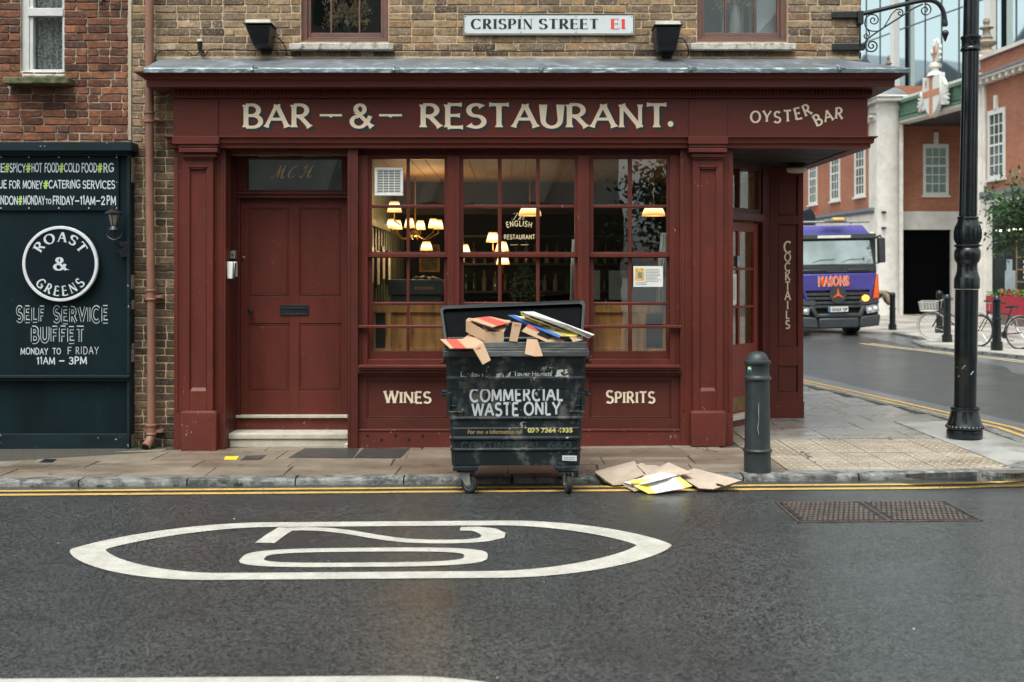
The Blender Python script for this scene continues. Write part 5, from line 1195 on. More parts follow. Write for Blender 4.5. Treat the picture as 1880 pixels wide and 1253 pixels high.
# dark shopfront of the neighbour
sf=MB(); sf.box(XA,UX(236,11.15),11.15,11.34,-.15,VZ(283,11.15)); sf.build('shopfront_board',M['teal'],nb)
sf=MB(); sf.pb(-400,261,241.5,277,11.03,.2).pb(-400,277,236,281,11.06,.2).pb(-400,281,234,286,11.09,.2).pb(232.5,282,238,828,11.10,.2); sf.pb(-400,690,237,695,11.06,.1).pb(-400,695,236,700,11.09,.1).pb(-400,797,235,829,11.12,.1); sf.build('shopfront_moulding',M['tealmould'],nb,bev=.004)
sf=MB(); 
r_=random.Random(6); z=-.03
while z<2.86:
    hgt=r_.uniform(.05,.16); xw=UX(240.5,11.18); sf.box(xw-.012,xw+r_.uniform(.004,.016),11.14+r_.uniform(0,.02),11.26,z,z+hgt); z+=hgt
sf.build('broken_render',mt('render_edge',(.33,.27,.21),.9,var=.35,vs=20,bump=1,bs=60,bdist=.006,dirt=.6),nb,bev=.004)
# banner sign
Ybn=11.125; x1,z1=W(218,282,Ybn); _,z0=W(0,387,Ybn); x0=-7.6
bn=thing('banner_sign','long dark banner sign with hand lettered white and green food words','sign',((x0+x1)/2,Ybn,z0)); m=MB().box(x0,x1,Ybn,Ybn+.012,z0,z1); m.build('board',M['teal'],bn,bev=.002)
m=MB()
def hand(words,vt,vb,seed):
    for k,(s,a,b,mi) in enumerate(words): ptext(m,s,a,b,vt,vb,Ybn,'round',.17,.13,mi,jit=.05)
hand([('ZE',-9,9,0),('#',9,17,1),('SPICY',18,47,0),('#',48,56,1),('HOT',58,77,0),('FOOD',82,108,0),('#',109,116.5,1),('COLD',118,146,0),('FOOD',150,178,0),('#',179,187.5,1),('RG',190,209,0)],301,316,1)
hand([('UE',-2,12,0),('FOR',17,37,0),('MONEY',42,78,0),('#',80,88,1),('CATERING',89.5,147.5,0),('SERVICES',152,211,0)],332.5,346,2)
hand([('ONDON',-8,33,0),('#',34,40.5,1),('MONDAY',42.5,82,0),('FRIDAY',97,136,0),('-',138,145.5,0),('11AM',147.5,175,0),('-',176.5,184,0),('2',186,192.5,0),('PM',196,213,0)],361,375.5,3)
ptext(m,'TO',84,94,366,374.5,Ybn,'round',.2,.15,0); 
for u,v in ((214.5,335),): 
    x,z=W(u,v,Ybn); m.add([(x+.005*cos(a),Ybn-.002,z+.005*sin(a)) for a in [PI*k/5 for k in range(10)]],[tuple(range(10))],0)
m.build('lettering',[M['chalk'],M['lime']],bn,smooth=False)
m=MB()
for u in (2,53,108,163,214):
    for v in (289,382.5):
        x,z=W(u,v,Ybn); i0=len(m.v); m.lathe([(.0065,0),(.006,.003),(.001,.004)],(0,0,0),8); m.xf(Matrix.Translation((x,Ybn,z))@Matrix.Rotation(PI/2,4,'X'),i0)
m.build('screw',M['plastic_w'],bn)
# round sign
Yr=11.09; cx,cz=W(110.8,484.8,Yr); rs=thing('round_sign','round black Roast and Greens sign with thick white rim','sign',(cx,Yr,cz-.37)); rr=69.3*Yr/F
def disc(mb,r0,r1,y0,y1,seg=64):
    if r0==0: mb.lathe([(r1,0),(r1,y1-y0)],(0,0,0),seg)
    return mb
m=MB(); m.lathe([(rr-.03,-.002),(rr-.03,.02),(.001,.02)],(0,0,0),72); m.xf(Matrix.Translation((cx,Yr,cz))@Matrix.Rotation(PI/2,4,'X')@Matrix.Translation((0,0,-.018))); m.build('disc',M['tealface'],rs)
m=MB(); seg=80; vs=[]
for k in range(seg):
    a=2*PI*k/seg
    for r,y in ((rr,Yr+.02),(rr,Yr-.008),(rr-.005,Yr-.012),(rr-.027,Yr-.012),(rr-.030,Yr-.006),(rr-.03,Yr+.02)): vs.append((cx+r*cos(a),y,cz+r*sin(a)))
m.add(vs,[(k*6+j,((k+1)%seg)*6+j,((k+1)%seg)*6+(j+1)%6,k*6+(j+1)%6) for k in range(seg) for j in range(6)]); m.build('rim',M['white'],rs)
m=MB(); kk=Yr/F; atext(m,'ROAST',cx,cz,41*kk,17*kk,Yr-.004,89,style='slab',wt=.215,track=.36,xs=.98); atext(m,'GREENS',cx,cz,58.5*kk,17*kk,Yr-.004,270,inward=True,style='slab',wt=.215,track=.40,xs=1.0); ptext(m,'&',99,122,474,496,Yr-.004,'slab',.23,.1); m.build('lettering',M['chalk'],rs,smooth=False)
# painted words on the board
m=MB()
def outlined(s,u0,u1,vt,vb):
    ptext(m,s,u0,u1,vt,vb,11.15,'mono',.30,.24,0,dy=.0015,jit=.04); ptext(m,s,u0,u1,vt,vb,11.15,'mono',.165,.24,1,dy=.0045,jit=.04)
outlined('SELF',31,81,565,590); outlined('SERVICE',99,198,565,591); outlined('BUFFET',58,154,602,628)
ptext(m,'MONDAY',38,88,640,651,11.15,'round',.15,.14,jit=.05); ptext(m,'TO',97,111.5,640,650.5,11.15,'round',.15,.2); ptext(m,'F',124,131,638,650.5,11.15,'round',.1,.2); ptext(m,'RIDAY',139,181,637.5,650.5,11.15,'round',.1,.25,jit=.06)
ptext(m,'11AM',68,101,656.5,668.5,11.15,'round',.17,.15,jit=.04); ptext(m,'-',109,118,656,668,11.15,'round',.2,.1); ptext(m,'3PM',127,159.5,656,668.5,11.15,'round',.17,.15,jit=.04)
m.build('painted_lettering',[M['chalk'],M['teal']],nb,smooth=False)
# wall lantern
YL=11.0; x,zt=W(209,376,YL); k=YL/F
ln=thing('wall_lantern','small black coach lantern with scroll bracket beside the banner sign','lantern',(x+.04,11.1,VZ(470,YL)))
def zz(v): return VZ(v,YL)
m=MB(); m.lathe([(.003,zz(373)),(.012,zz(376)),(.012,zz(379)),(.024,zz(380)),(.02,zz(384)),(.05,zz(387)),(.085,zz(391)),(.085,zz(393)),(.05,zz(394))],(x,YL,0),6,a0=R(30)); m.build('roof',M['black'],ln)
m=MB(); m.lathe([(.056,zz(395)),(.026,zz(414))],(x,YL,0),6,a0=R(30)); m.build('glass',mt('lantern_glass',(.25,.22,.18),.2,var=.3,vs=20),ln)
m=MB()
for q in range(6):
    a=R(30+60*q); m.tube([(x+.062*cos(a),YL+.062*sin(a),zz(394)),(x+.03*cos(a),YL+.03*sin(a),zz(416))],.005,5)
m.lathe([(.03,zz(415)),(.05,zz(420)),(.055,zz(423)),(.02,zz(425)),(.012,zz(430))],(x,YL,0),12)
m.build('cage',M['black'],ln)
m=MB(); 
for sx in (-1,1): m.tube([(x,YL,zz(441)),(x+sx*.05,YL+.01,zz(437)),(x+sx*.075,YL+.02,zz(431)),(x+sx*.055,YL+.02,zz(425)),(x+sx*.03,YL+.01,zz(427))],.006,6)
m.tube([(x,YL,zz(430)),(x,YL+.01,zz(445)),(x+.03,YL+.06,zz(452)),(x+.05,11.12,zz(455))],.009,6); m.tube([(x+.01,YL+.1,zz(455)),(x+.02,YL+.05,zz(462)),(x+.05,YL+.06,zz(466)),(x+.06,YL+.1,zz(460))],.006,6)
m.build('scroll_bracket',M['black'],ln)
m=MB(); m.box(x+.02,x+.095,11.105,11.14,zz(472),zz(444)); m.build('back_plate',M['black'],ln,bev=.006)
# ================================================================= the waste container
M['bin']=mt('scuffed_bin_plastic',(.0085,.0145,.0175),.48,spec=.3,var=.3,vs=5,bump=.5,bs=45,bdist=.002,dirt=.35,col2=(.11,.11,.095),c2amt=.60,c2s=6.5,chip=(.30,.30,.27),chipamt=.632,chips=24,stretch=(1,1,.8))
M['binrim']=mt('bin_rim_plastic',(.06,.065,.062),.6,var=.4,vs=9,bump=.8,bs=60,col2=(.15,.15,.14),c2amt=.52,c2s=9,stretch=(.3,1,2.),dirt=.4)
M['binlid']=mt('bin_lid_plastic',(.0025,.003,.0035),.8,spec=.08,var=.3,bump=.4,bs=30)
M['binlidedge']=mt('bin_lid_edge_sheen',(.006,.0085,.010),.5,var=.3,bump=.4,bs=30)  # paler copy of the lid plastic; edge sheen put into the colour
BX,BY=.033,8.98; BZ=-.055+g(BX); brz=R(1.6)
bin_=thing('waste_bin','battered dark commercial waste bin overflowing with cardboard on the double yellow lines','waste bin',(BX,BY,BZ),brz)
def bz(v): return VZ(v,BY)-BZ
def yf(z): return .045*(1.0-(z-.22)/(.88))          # front face leans in towards the foot
def ring(hw,y0,y1,z,c=.03):
    return [(-hw+c,y0,z),(0,y0,z),(hw-c,y0,z),(hw,y0+c,z),(hw,y1-c,z),(hw-c,y1,z),(-hw+c,y1,z),(-hw,y1-c,z),(-hw,y0+c,z)]
def hwz(z): return .508+.048*(z-.23)/(.86)
lev=[(857,0),(831,.0),(829,.010),(826,.010),(824.5,0),(811,0),(808.5,.012),(805,.012),(803,.0),(788,0),(786,-.006),(773,-.006),(771,.008),(768,.008),(766,0),(716,0),(714,.007),(700,.007),(697,.014),(694,.014),(692,0),(672,.0),(670,.005),(656,.005)]
m=MB(); vs=[]; n=9
for v,o in lev:
    z=bz(v); vs+=ring(hwz(z)+o*.6,yf(z)-o,.70-yf(z)*.6+o*.5,z)
m.add(vs,[(i*n+k,i*n+(k+1)%n,(i+1)*n+(k+1)%n,(i+1)*n+k) for i in range(len(lev)-1) for k in range(n)]+[tuple(range(n))])
zt=bz(656); inn=[]
for z,hw,a,b in ((zt,hwz(zt)-.03,.035,.67),(.3,.46,.06,.64)): inn+=ring(hw,a,b,z)
o=len(m.v); m.add(inn,[(k,(k+1)%n,n+(k+1)%n,n+k) for k in range(n)]+[tuple(range(n,2*n))])
body=m.build('body',M['bin'],bin_,local=True,bev=.004)
m=MB()   # rim: two stacked lips
def loop(hw,y0,y1,z0,z1,t):
    for a in ((-hw,hw,y0,y0+t),(-hw,hw,y1-t,y1),(-hw,-hw+t,y0+t,y1-t),(hw-t,hw,y0+t,y1-t)): m.box(a[0],a[1],a[2],a[3],z0,z1)
hr=.577; loop(hr,-.030,.735,bz(655),bz(644),.05); loop(hr-.008,-.018,.725,bz(644)+.001,bz(640),.045); loop(hr-.016,-.004,.715,bz(640)+.001,bz(628.5),.035)
m.build('rim',M['binrim'],body,local=True,bev=.006)
# side pockets, lugs
for s in (-1,1):
    m=MB(); z0,z1=bz(759),bz(721); xo=s*.548; xi=s*.415
    y=yf(.6)-.012
    m.box(xi,xo,y,y+.03,z1-.012,z1); m.box(xi,xi+s*.02,y+.002,y+.03,z0,z1-.012); m.box(xi,xo,y,y+.03,z0,z0+.016); m.box(xo-s*.03,xo,y+.002,y+.03,z0+.016,z1-.012)
    m.box(xi+s*.05,xo-s*.035,y-.004,y+.02,z0+.05,z0+.062); m.box(xi+s*.05,xi+s*.062,y-.003,y+.02,z0+.062,z1-.05)
    m.build('lifting_pocket',M['bin'],body,local=True,bev=.005)
    m=MB(); m.tube([(s*.53,.30,bz(727)),(s*.595,.30,bz(727))],.016,12); m.tube([(s*.53,.1,bz(727)),(s*.60,.08,bz(727)),(s*.585,.02,bz(726))],.012,8); m.box(s*.545,s*.575,.04,.09,bz(667),bz(659)); m.box(s*.545,s*.60,.05,.08,bz(669),bz(665)); m.build('lug',M['bin'],body,local=True,bev=.004)
# lid thrown back: a shallow rounded tray
hz=bz(632); t_=MB()
def lidp(a,b,c):   # a across, b up the lid from hinge, c towards viewer (inside)
    L=.42; an=R(42); y=.70+b*cos(an)*L-c*sin(an)*0-c*.75; z=hz+b*sin(an)*L*1.02-c*.0; sl=a*.027*b; return (a*(.590+.052*b),y-c*.2,z+sl+b*.012)
def rr2(s,e,c,nn=6):
    pts=[]
    for (cx,cy,a0) in ((s-.06,1-.17,0),(-(s-.06),1-.17,90)):
        for i in range(nn+1):
            a=R(a0+90*i/nn); pts.append((cx+(.06)*cos(a)+0,cy+(.17-e)*sin(a)))
    pts.append((-s,0.)); pts.append((s,0.)); return [lidp(a,b,c) for a,b in pts]
A=[rr2(1,0,0),rr2(1,0,.05),rr2(.955,.10,.055),rr2(.945,.12,.0),rr2(.945,.12,.0)]
B=[rr2(1,0,-.012)]
k=len(A[0]); seq=[A[0],A[1],A[2],A[3]]; vs=sum(seq,[]); 
t_.add(vs,[(i*k+j,i*k+(j+1)%k,(i+1)*k+(j+1)%k,(i+1)*k+j) for i in range(3) for j in range(k)]+[tuple(3*k+j for j in range(k)),tuple(range(k))])
t_.mi=[1]*(2*k)+[0]*(k)+[0,0]
lid=t_.build('lid',[M['binlid'],M['binlidedge']],bin_,local=True,bev=.006)
m=MB(); m.tube([(-.56,.72,hz-.005),(.56,.72,hz-.005)],.014,8)
for x in (-.48,-.2,.2,.48): m.box(x-.02,x+.02,.69,.745,hz-.04,hz+.01)
m.build('hinge',M['bin'],bin_,local=True,bev=.003)
# feet and castors
def castor(x,y,ang,foot,back=False):
    c=thing('castor',None,None,(0,0,0)); c.parent=bin_; r=.073; zc=r-.0+ (.055 if back and 0 else 0)
    m=MB(); m.box(x-.10,x+.10,y-.06,y+.10,bz(865),bz(857)); m.box(x-.07,x+.075,y-.05,y+.09,bz(868),bz(865)); m.build('mount',M['bin'],c,local=True,bev=.004)
    d=Vector((cos(ang),sin(ang),0)); q=Vector((-sin(ang),cos(ang),0)); w=Vector((x,y+.02,zc))+d*.035; top=bz(868)
    m=MB(); m.tube([(x,y+.02,top),(x,y+.02,top-.012)],.045,16)
    for s in (-1,1):
        a=[Vector((x,y+.02,top-.008))-d*.055,Vector((x,y+.02,top-.008))+d*.05,w+d*.022+Vector((0,0,-.004)),w-d*.02+Vector((0,0,-.015))]
        m.hexa([p+q*s*.030 for p in a],[p+q*s*.026 for p in a])
    m.tube([w-q*.036,w+q*.036],.010,10); m.build('fork',M['galv'],c,local=True,bev=.0015)
    m=MB(); m.lathe([(.040,-.020),(r-.012,-.021),(r-.003,-.014),(r,0),(r-.003,.014),(r-.012,.021),(.040,.020)],(0,0,0),30); m.xf(Matrix.Translation(w)@Matrix.Rotation(ang,4,'Z')@Matrix.Rotation(PI/2,4,'X')); m.build('tyre',M['rubber'],c,local=True)
    m=MB(); m.lathe([(.012,-.022),(.02,-.023),(.034,-.017),(.041,-.021),(.042,.021),(.034,.017),(.02,.023),(.012,.022)],(0,0,0),24); m.xf(Matrix.Translation(w)@Matrix.Rotation(ang,4,'Z')@Matrix.Rotation(PI/2,4,'X')); m.build('hub',M['galv'],c,local=True)
castor(-.40,.06,R(-28),0); castor(.405,.04,R(-80),0); castor(.43,.44,R(20),0,True); castor(-.40,.44,R(60),0,True)
# print on the front
def bf(X,Z,e): z=Z-BZ; x=X-BX; return (x,yf(z)-.0022-e,z)
M['printw']=wornmat('worn_white_print',(.62,.64,.65),.575,20.)
M['printw2']=wornmat('very_worn_white_print',(.55,.55,.5),.515,20.)
M['printy']=wornmat('worn_yellow_print',(.75,.66,.22),.56,26.); M['printo']=wornmat('faded_orange_print',(.38,.27,.09),.58,30.)
m=MB(); m.add([],[]) 
def bpt(s,u0,u1,vt,vb,mi,bold,off=0,cap=.73): bput(m,s,u0,u1,vt,vb,BY,fn=lambda X,Z,e:bf(X,Z,off),bold=bold,mi=mi,cap=cap)
ptext(m,'COMMERCIAL',863,1033.5,714,737,BY,'mono',.195,.17,0,fn=lambda X,Z,e:bf(X,Z+(X)*.012,e)); ptext(m,'WASTE',867,952,741,763.5,BY,'mono',.195,.15,0,fn=lambda X,Z,e:bf(X,Z+X*.012,e)); ptext(m,'ONLY',963,1028.5,740.5,763,BY,'mono',.195,.17,0,fn=lambda X,Z,e:bf(X,Z+X*.012,e))
bpt('London Borough of',846,938,683,692,1,.012); bpt('Tower Hamlets',943,1013,682,691,1,.012)
bpt('For more information call',859,959,790,797.5,3,.02); bpt('020 7364 4935',969,1052,787,795.5,2,.035)
# borough emblem: a little barge and waves
for pl in ([(1021,689),(1023,680),(1034,679),(1035,683),(1029,684),(1031,688)],[(1019,690),(1030,688),(1036,692),(1043,689),(1045,691),(1036,694.5),(1029,691.5),(1020,693)],[(1036,680),(1043,678),(1040,682),(1044,684),(1038,687),(1036,685),(1039,683)]):
    m.add([bf(*W(u,v,BY),.0) for u,v in pl],[tuple(range(len(pl)))],1)
m.build('lettering',[M['printw'],M['printw2'],M['printy'],M['printo']],body,local=True,smooth=False)
m=MB(); ptext(m,'CONTINENTAL',847,993,813,825.5,BY,'mono',.19,.18,0,fn=lambda X,Z,e:bf(X,Z,e-.0010)); bput(m,'660',1005,1050,812,825,BY,fn=lambda X,Z,e:bf(X,Z,-.001),bold=.02)
o=m.build('moulded_lettering',mt('bin_relief',(.028,.042,.044),.45,var=.3),body,local=True,smooth=False); s_=o.modifiers.new('s','SOLIDIFY'); s_.thickness=.004
m=MB(); q=[bf(*W(u,v,BY),.001) for u,v in ((1033,838.5),(1060,839),(1060,849),(1033,848))]; m.hexa(q,[(a,b+.003,c) for a,b,c in q]); st_=m.build('sticker',M['white'],body,local=True)
m=MB()
for k in range(2):
    for j in range(7): q=[bf(*W(u,v,BY),.0022) for u,v in ((1036+j*3,841.5+k*3),(1037.8+j*3,841.5+k*3),(1037.8+j*3,843+k*3),(1036+j*3,843+k*3))]; m.add(q,[(0,1,2,3)])
m.build('print',mt('grey_print',(.2,.2,.2),.7),st_,local=True,smooth=False)
# ---------------------------------------------------------------- cardboard in the bin: folded sheets, placed in the mouth
def sheetobj(name,label,cat,faces,mats,Y,th=.006,group=None,local=False,ripple=0):
    """faces: list of (px quad, depths(list of 4), mat index)"""
    m=MB()
    for q,ds,mi in faces:
        P=[Vector((UX(u,Y+d),Y+d,VZ(v,Y+d))) for (u,v),d in zip(q,ds)]; n=(P[1]-P[0]).cross(P[-1]-P[0]); n=n.normalized()*th if n.length>0 else Vector((0,th,0))
        k=len(P)
        if n.y<0: n=-n
        if mi in(1,6): P=[p+(Vector((0,0,CH))-p).normalized()*.006 for p in P]; n=n*.15
        m.add([p for p in P]+[p+n for p in P],[tuple(range(k)),tuple(range(2*k-1,k-1,-1))]+[(i,k+i,k+(i+1)%k,(i+1)%k) for i in range(k)],mi)
    return m.build(name,mats,smooth=False,label=label,cat=cat,group=group)
def Z6(*p): return [(800+a/6.267,550+b/6.267) for a,b in p]
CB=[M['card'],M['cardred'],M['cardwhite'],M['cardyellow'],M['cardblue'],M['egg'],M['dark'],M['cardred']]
Y0=9.02
# open box with printed flap
sheetobj('cardboard_box','open brown cardboard box with red printed flap on top of the bin','cardboard box',[
 (Z6((347,235),(568,365),(566,492),(347,372)),(.12,-.02,-.02,.12),0),(Z6((568,372),(785,372),(783,488),(568,492)),(-.02,-.02,-.02,-.02),0),
 (Z6((372,215),(530,290),(575,365),(350,240)),(.3,.2,.0,.12),0),(Z6((350,240),(372,215),(860,240),(785,372)),(.13,.32,.34,.02),0),
 (Z6((385,228),(470,212),(700,306),(655,318)),(.10,.19,-.02,-.07),0),(Z6((470,212),(600,197),(830,272),(700,306)),(.19,.30,.12,-.02),7),(Z6((600,197),(640,199),(885,257),(830,272)),(.30,.33,.16,.12),0),(Z6((530,290),(575,360),(610,360),(560,300)),(.1,.02,.02,.1),0)],CB,Y0-.012)
sheetobj('cardboard_flap','narrow upright brown cardboard strip hanging beside the open box','cardboard',[(Z6((885,258),(988,275),(938,488),(845,480)),(-.015,-.02,-.035,-.03),0),(Z6((903,285),(968,292),(966,300),(903,296)),(-.0195,-.0195,-.0195,-.0195),1)],CB,Y0-.02)
sheetobj('cardboard_flap','brown cardboard sheet with red stripe drooping over the left rim of the bin','cardboard',[
 (Z6((50,458),(110,458),(205,561),(165,562)),(.05,.05,-.21,-.21),0),(Z6((110,458),(245,456),(350,560),(205,561)),(.05,.05,-.21,-.21),7),(Z6((245,456),(310,455),(430,560),(350,560)),(.05,.05,-.21,-.21),0),
 (Z6((310,455),(390,395),(545,492),(432,562)),(.05,.20,-.08,-.21),0),(Z6((432,562),(545,492),(633,700),(545,748)),(-.21,-.08,-.19,-.25),0),(Z6((460,565),(515,540),(520,550),(466,578)),(-.19,-.15,-.152,-.20),1)],CB,Y0-.02)
sheetobj('cardboard_flap','small folded brown cardboard tent hanging over the front rim right of centre','cardboard',[(Z6((1050,452),(1170,462),(1135,655),(1025,628)),(-.045,-.045,-.115,-.11),0),(Z6((1170,462),(1180,500),(1233,652),(1135,657)),(-.045,-.035,-.10,-.112),0)],CB,Y0-.02)
sheetobj('cardboard_box','tilted brown cardboard box with dark slot under the stacked sheets','cardboard box',[
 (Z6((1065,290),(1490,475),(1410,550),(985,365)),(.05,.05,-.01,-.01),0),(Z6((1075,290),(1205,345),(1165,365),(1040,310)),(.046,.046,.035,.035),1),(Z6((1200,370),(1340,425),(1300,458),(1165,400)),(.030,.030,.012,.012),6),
 (Z6((1065,290),(1200,240),(1560,420),(1490,475)),(.05,.3,.3,.05),0)],CB,Y0)
sheetobj('card_sheet','blue and white printed card sheet sloping across the pile','card',[(Z6((830,180),(900,178),(1440,415),(1425,440),(1000,262)),(.12,.15,.0,-.02,.06),4),(Z6((900,178),(960,195),(1500,425),(1440,415)),(.15,.17,.02,.0),2)],CB,Y0)
sheetobj('card_sheet','yellow and cream card sheet lying under the egg tray','card',[(Z6((955,195),(1010,195),(1640,400),(1620,425),(1510,420)),(.15,.18,.02,.0,.0),3),(Z6((1540,430),(1610,430),(1690,468),(1580,490)),(.0,.0,.0,-.02),0)],CB,Y0+.005)
m=MB()
for k in range(4):
    u,v=Z6((1060+k*150,190+k*72))[0]; x,z=W(u,v,Y0+.06); m.lathe([(.034,.0),(.030,-.016),(.016,-.04),(.004,-.042)],(x,Y0+.06,z+.012),12)
q=[Vector((UX(u,Y0+d),Y0+d,VZ(v,Y0+d))) for (u,v),d in zip(Z6((975,140),(1120,145),(1690,390),(1660,430),(985,175)),(.08,.25,.2,.02,.02))]; m.add(q+[p+Vector((0,0,-.006)) for p in q],[tuple(range(5)),tuple(range(9,4,-1))]+[(i,5+i,5+(i+1)%5,(i+1)%5) for i in range(5)])
m.build('egg_tray',M['egg'],smooth=False,label='grey brown egg tray wedged between the card sheets on the bin',cat='egg tray')
for k in range(3):
    d=10*k; sheetobj('card_sheet',['uppermost white card sheet sticking out over the right side of the bin','second white card sheet just below the uppermost one on the bin','third and lowest white card sheet above the egg tray'][k],'card',[(Z6((975+d*2,140+d*.9),(1130+d,140+d*1.1),(1830-d*2,405+d*1.3),(1805-d*2,415+d*1.5),(1500,290+d*1.5)),(.04,.22,.16,.02,.0),2)],[M['card'],M['cardred'],mt('grey_white_card',[(.66,.65,.62),(.30,.27,.23),(.58,.56,.52)][k],.6,var=.12)],Y0-.012*k+.01,th=.0025)
# dark bags filling the mouth of the bin
m=MB(); br_=random.Random(8); n=14; vs=[]
for i in range(n+1):
    for j in range(6): x=-.50+1.0*i/n; y=9.05+.55*j/5; vs.append((BX+x,y,BZ+1.06+br_.uniform(-.03,.05)))
m.add(vs,[(i*6+j,(i+1)*6+j,(i+1)*6+j+1,i*6+j+1) for i in range(n) for j in range(5)]); o=m.build('rubbish_bag',mt('black_sack',(.01,.01,.011),.3,bump=.5),label='black rubbish sacks filling the mouth of the bin under the cardboard',cat='rubbish'); 
# flattened boxes on the ground
def gsheet(name,label,cat,faces,mats,th=.005):
    m=MB()
    for q,zs,mi in faces:
        P=[]
        for (a,b),z in zip(q,zs):
            u=1080+a/5.222; v=830+b/5.222; x,y,zz=gp(u,v,z); P.append(Vector((x,y,zz)))
        k=len(P); m.add([p for p in P]+[p-Vector((0,0,th)) for p in P],[tuple(range(k)),tuple(range(2*k-1,k-1,-1))]+[(i,k+i,k+(i+1)%k,(i+1)%k) for i in range(k)],mi)
    return m.build(name,mats,smooth=False,label=label,cat=cat)
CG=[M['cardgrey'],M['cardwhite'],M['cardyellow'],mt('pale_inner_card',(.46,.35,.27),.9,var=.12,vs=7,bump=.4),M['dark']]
gsheet('flattened_box','large flattened brown box leaning off the kerb, leftmost of the litter pile','cardboard',[([(78,180),(440,88),(470,125),(540,215),(310,312),(240,315),(170,275),(65,195)],(.03,.06,.055,.04,-.03,-.03,-.01,.03),0),([(65,195),(170,275),(240,315),(235,322),(160,285),(62,202)],(.024,-.014,-.036,-.045,-.022,.015),3)],CG)
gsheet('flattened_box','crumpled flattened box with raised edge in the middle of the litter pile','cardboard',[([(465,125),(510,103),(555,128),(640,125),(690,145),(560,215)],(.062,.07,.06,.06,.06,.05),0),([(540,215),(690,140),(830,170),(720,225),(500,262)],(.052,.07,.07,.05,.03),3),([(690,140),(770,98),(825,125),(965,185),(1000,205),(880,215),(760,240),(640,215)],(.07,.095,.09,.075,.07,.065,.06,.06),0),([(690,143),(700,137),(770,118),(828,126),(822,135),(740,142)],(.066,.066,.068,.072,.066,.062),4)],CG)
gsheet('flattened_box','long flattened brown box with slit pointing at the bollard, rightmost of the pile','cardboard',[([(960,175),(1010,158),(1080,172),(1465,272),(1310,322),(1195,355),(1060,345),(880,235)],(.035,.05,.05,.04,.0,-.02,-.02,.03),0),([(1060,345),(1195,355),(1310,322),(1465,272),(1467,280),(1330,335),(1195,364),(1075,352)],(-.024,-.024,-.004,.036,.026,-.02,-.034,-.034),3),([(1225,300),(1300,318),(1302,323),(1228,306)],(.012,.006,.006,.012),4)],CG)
gsheet('printed_card','white and yellow printed card with torn edge lying under the flat white lid','card',[([(340,290),(440,268),(620,215),(720,195),(850,225),(760,248),(560,300),(440,318)],(.0,.03,.06,.075,.07,.065,.03,.0),1),([(410,268),(520,258),(600,262),(480,300),(400,300)],(.034,.044,.046,.02,.012),2),([(320,305),(440,318),(500,362),(440,375)],(-.02,-.01,-.03,-.035),3)],CG)
gsheet('printed_card','flat white card lid with yellow ends lying over the double yellow lines','card',[([(555,285),(840,245),(920,345),(640,395)],(.026,.06,-.012,-.036),1),([(440,325),(555,285),(650,394),(580,398)],(.0,.0255,-.0355,-.044),2),([(840,245),(880,240),(995,325),(915,345)],(.0595,.062,.0,-.013),2)],CG)
# ================================================================= bollard
x,y,z=gp(1390,866,0.); Yb=9.60; x=UX(1390.5,Yb); z=g(x)
bo=thing('bollard','squat grey iron bollard with domed cap and green sticker beside the litter','bollard',(x,Yb,z))
m=MB(); m.lathe([(.113,-.01),(.113,.0),(.112,.13),(.111,.165),(.117,.170),(.122,.178),(.122,.188),(.115,.196),(.109,.20),(.107,.21),(.105,.40),(.101,.75),(.1,.77),(.112,.778),(.117,.788),(.115,.80),(.103,.81),(.099,.82),(.099,.90),(.101,.905)],(x,Yb,z),40); m.build('shaft',M['bollard'],bo)
m=MB(); m.lathe([(.1,.9055),(.109,.912),(.113,.925),(.110,.938),(.1,.944),(.094,.945),(.088,.968),(.072,.992),(.05,1.008),(.025,1.016),(.002,1.018)],(x,Yb,z),40); m.build('cap',M['bollard'],bo)
m=MB(); pts=[]; r=.1005
for (a,zz_) in ((-.02,.845),(.42,.85),(.44,.875),(.36,.89),(.40,.90),(.02,.895)): pts.append((zz_,a))
P=[(x-r*cos(R(25)+a),Yb-r*sin(R(25)+a),z+zz_) for zz_,a in pts]; m.add(P,[tuple(range(6))],0); 
P=[(x-(r+.001)*cos(R(25)+a),Yb-(r+.001)*sin(R(25)+a),z+zz_) for zz_,a in ((.868,.05),(.868,.38),(.888,.36),(.888,.08))]; m.add(P,[(0,1,2,3)],1)
m.build('sticker',[mt('green_sticker',(.05,.30,.11),.5,var=.3,vs=60),M['cardwhite']],bo,smooth=False)
m=MB(); m.tube([(x-.01,Yb-.1056,z+.60),(x-.013,Yb-.1062,z+.52),(x-.010,Yb-.1063,z+.46),(x-.02,Yb-.1068,z+.38),(x-.012,Yb-.1072,z+.33)],[.0006,.0022,.0008,.002,.0008],5); m.build('paint_drip',M['chalk'],bo)
# ================================================================= lamp post
YL=11.40; xb=UX(1771,YL); zb=g(xb); k=YL/F
lp=thing('street_lamp_post','tall black cast iron lamp post with fluted collar at the street corner','lamp post',(xb,YL,zb))
def lx(v): return UX(1771+(780-v)*.0160,YL)
def lring(prof,name,mat=M['postblack'],seg=36,parent=lp,sq=None):
    m=MB(); vs=[]
    for u,v in prof:
        r=u*k; cx=lx(v)
        for q in range(seg): a=2*PI*q/seg; vs.append((cx+r*cos(a),YL+r*sin(a),VZ(v,YL)))
    m.add(vs,[(i*seg+q,i*seg+(q+1)%seg,(i+1)*seg+(q+1)%seg,(i+1)*seg+q) for i in range(len(prof)-1) for q in range(seg)]+[tuple(range(seg)),tuple((len(prof)-1)*seg+q for q in range(seg))]); return m.build(name,mat,parent)
lring([(31,803),(31.5,801),(31.5,792),(31,789),(29.5,788)],'base'); lring([(30,787.5),(32,785),(32.5,782),(31,779),(29.5,775),(26,764),(24.5,757),(24,754),(25,752.5),(25.5,750),(25,747.5),(22,746.5)],'base_flare')
m=MB()
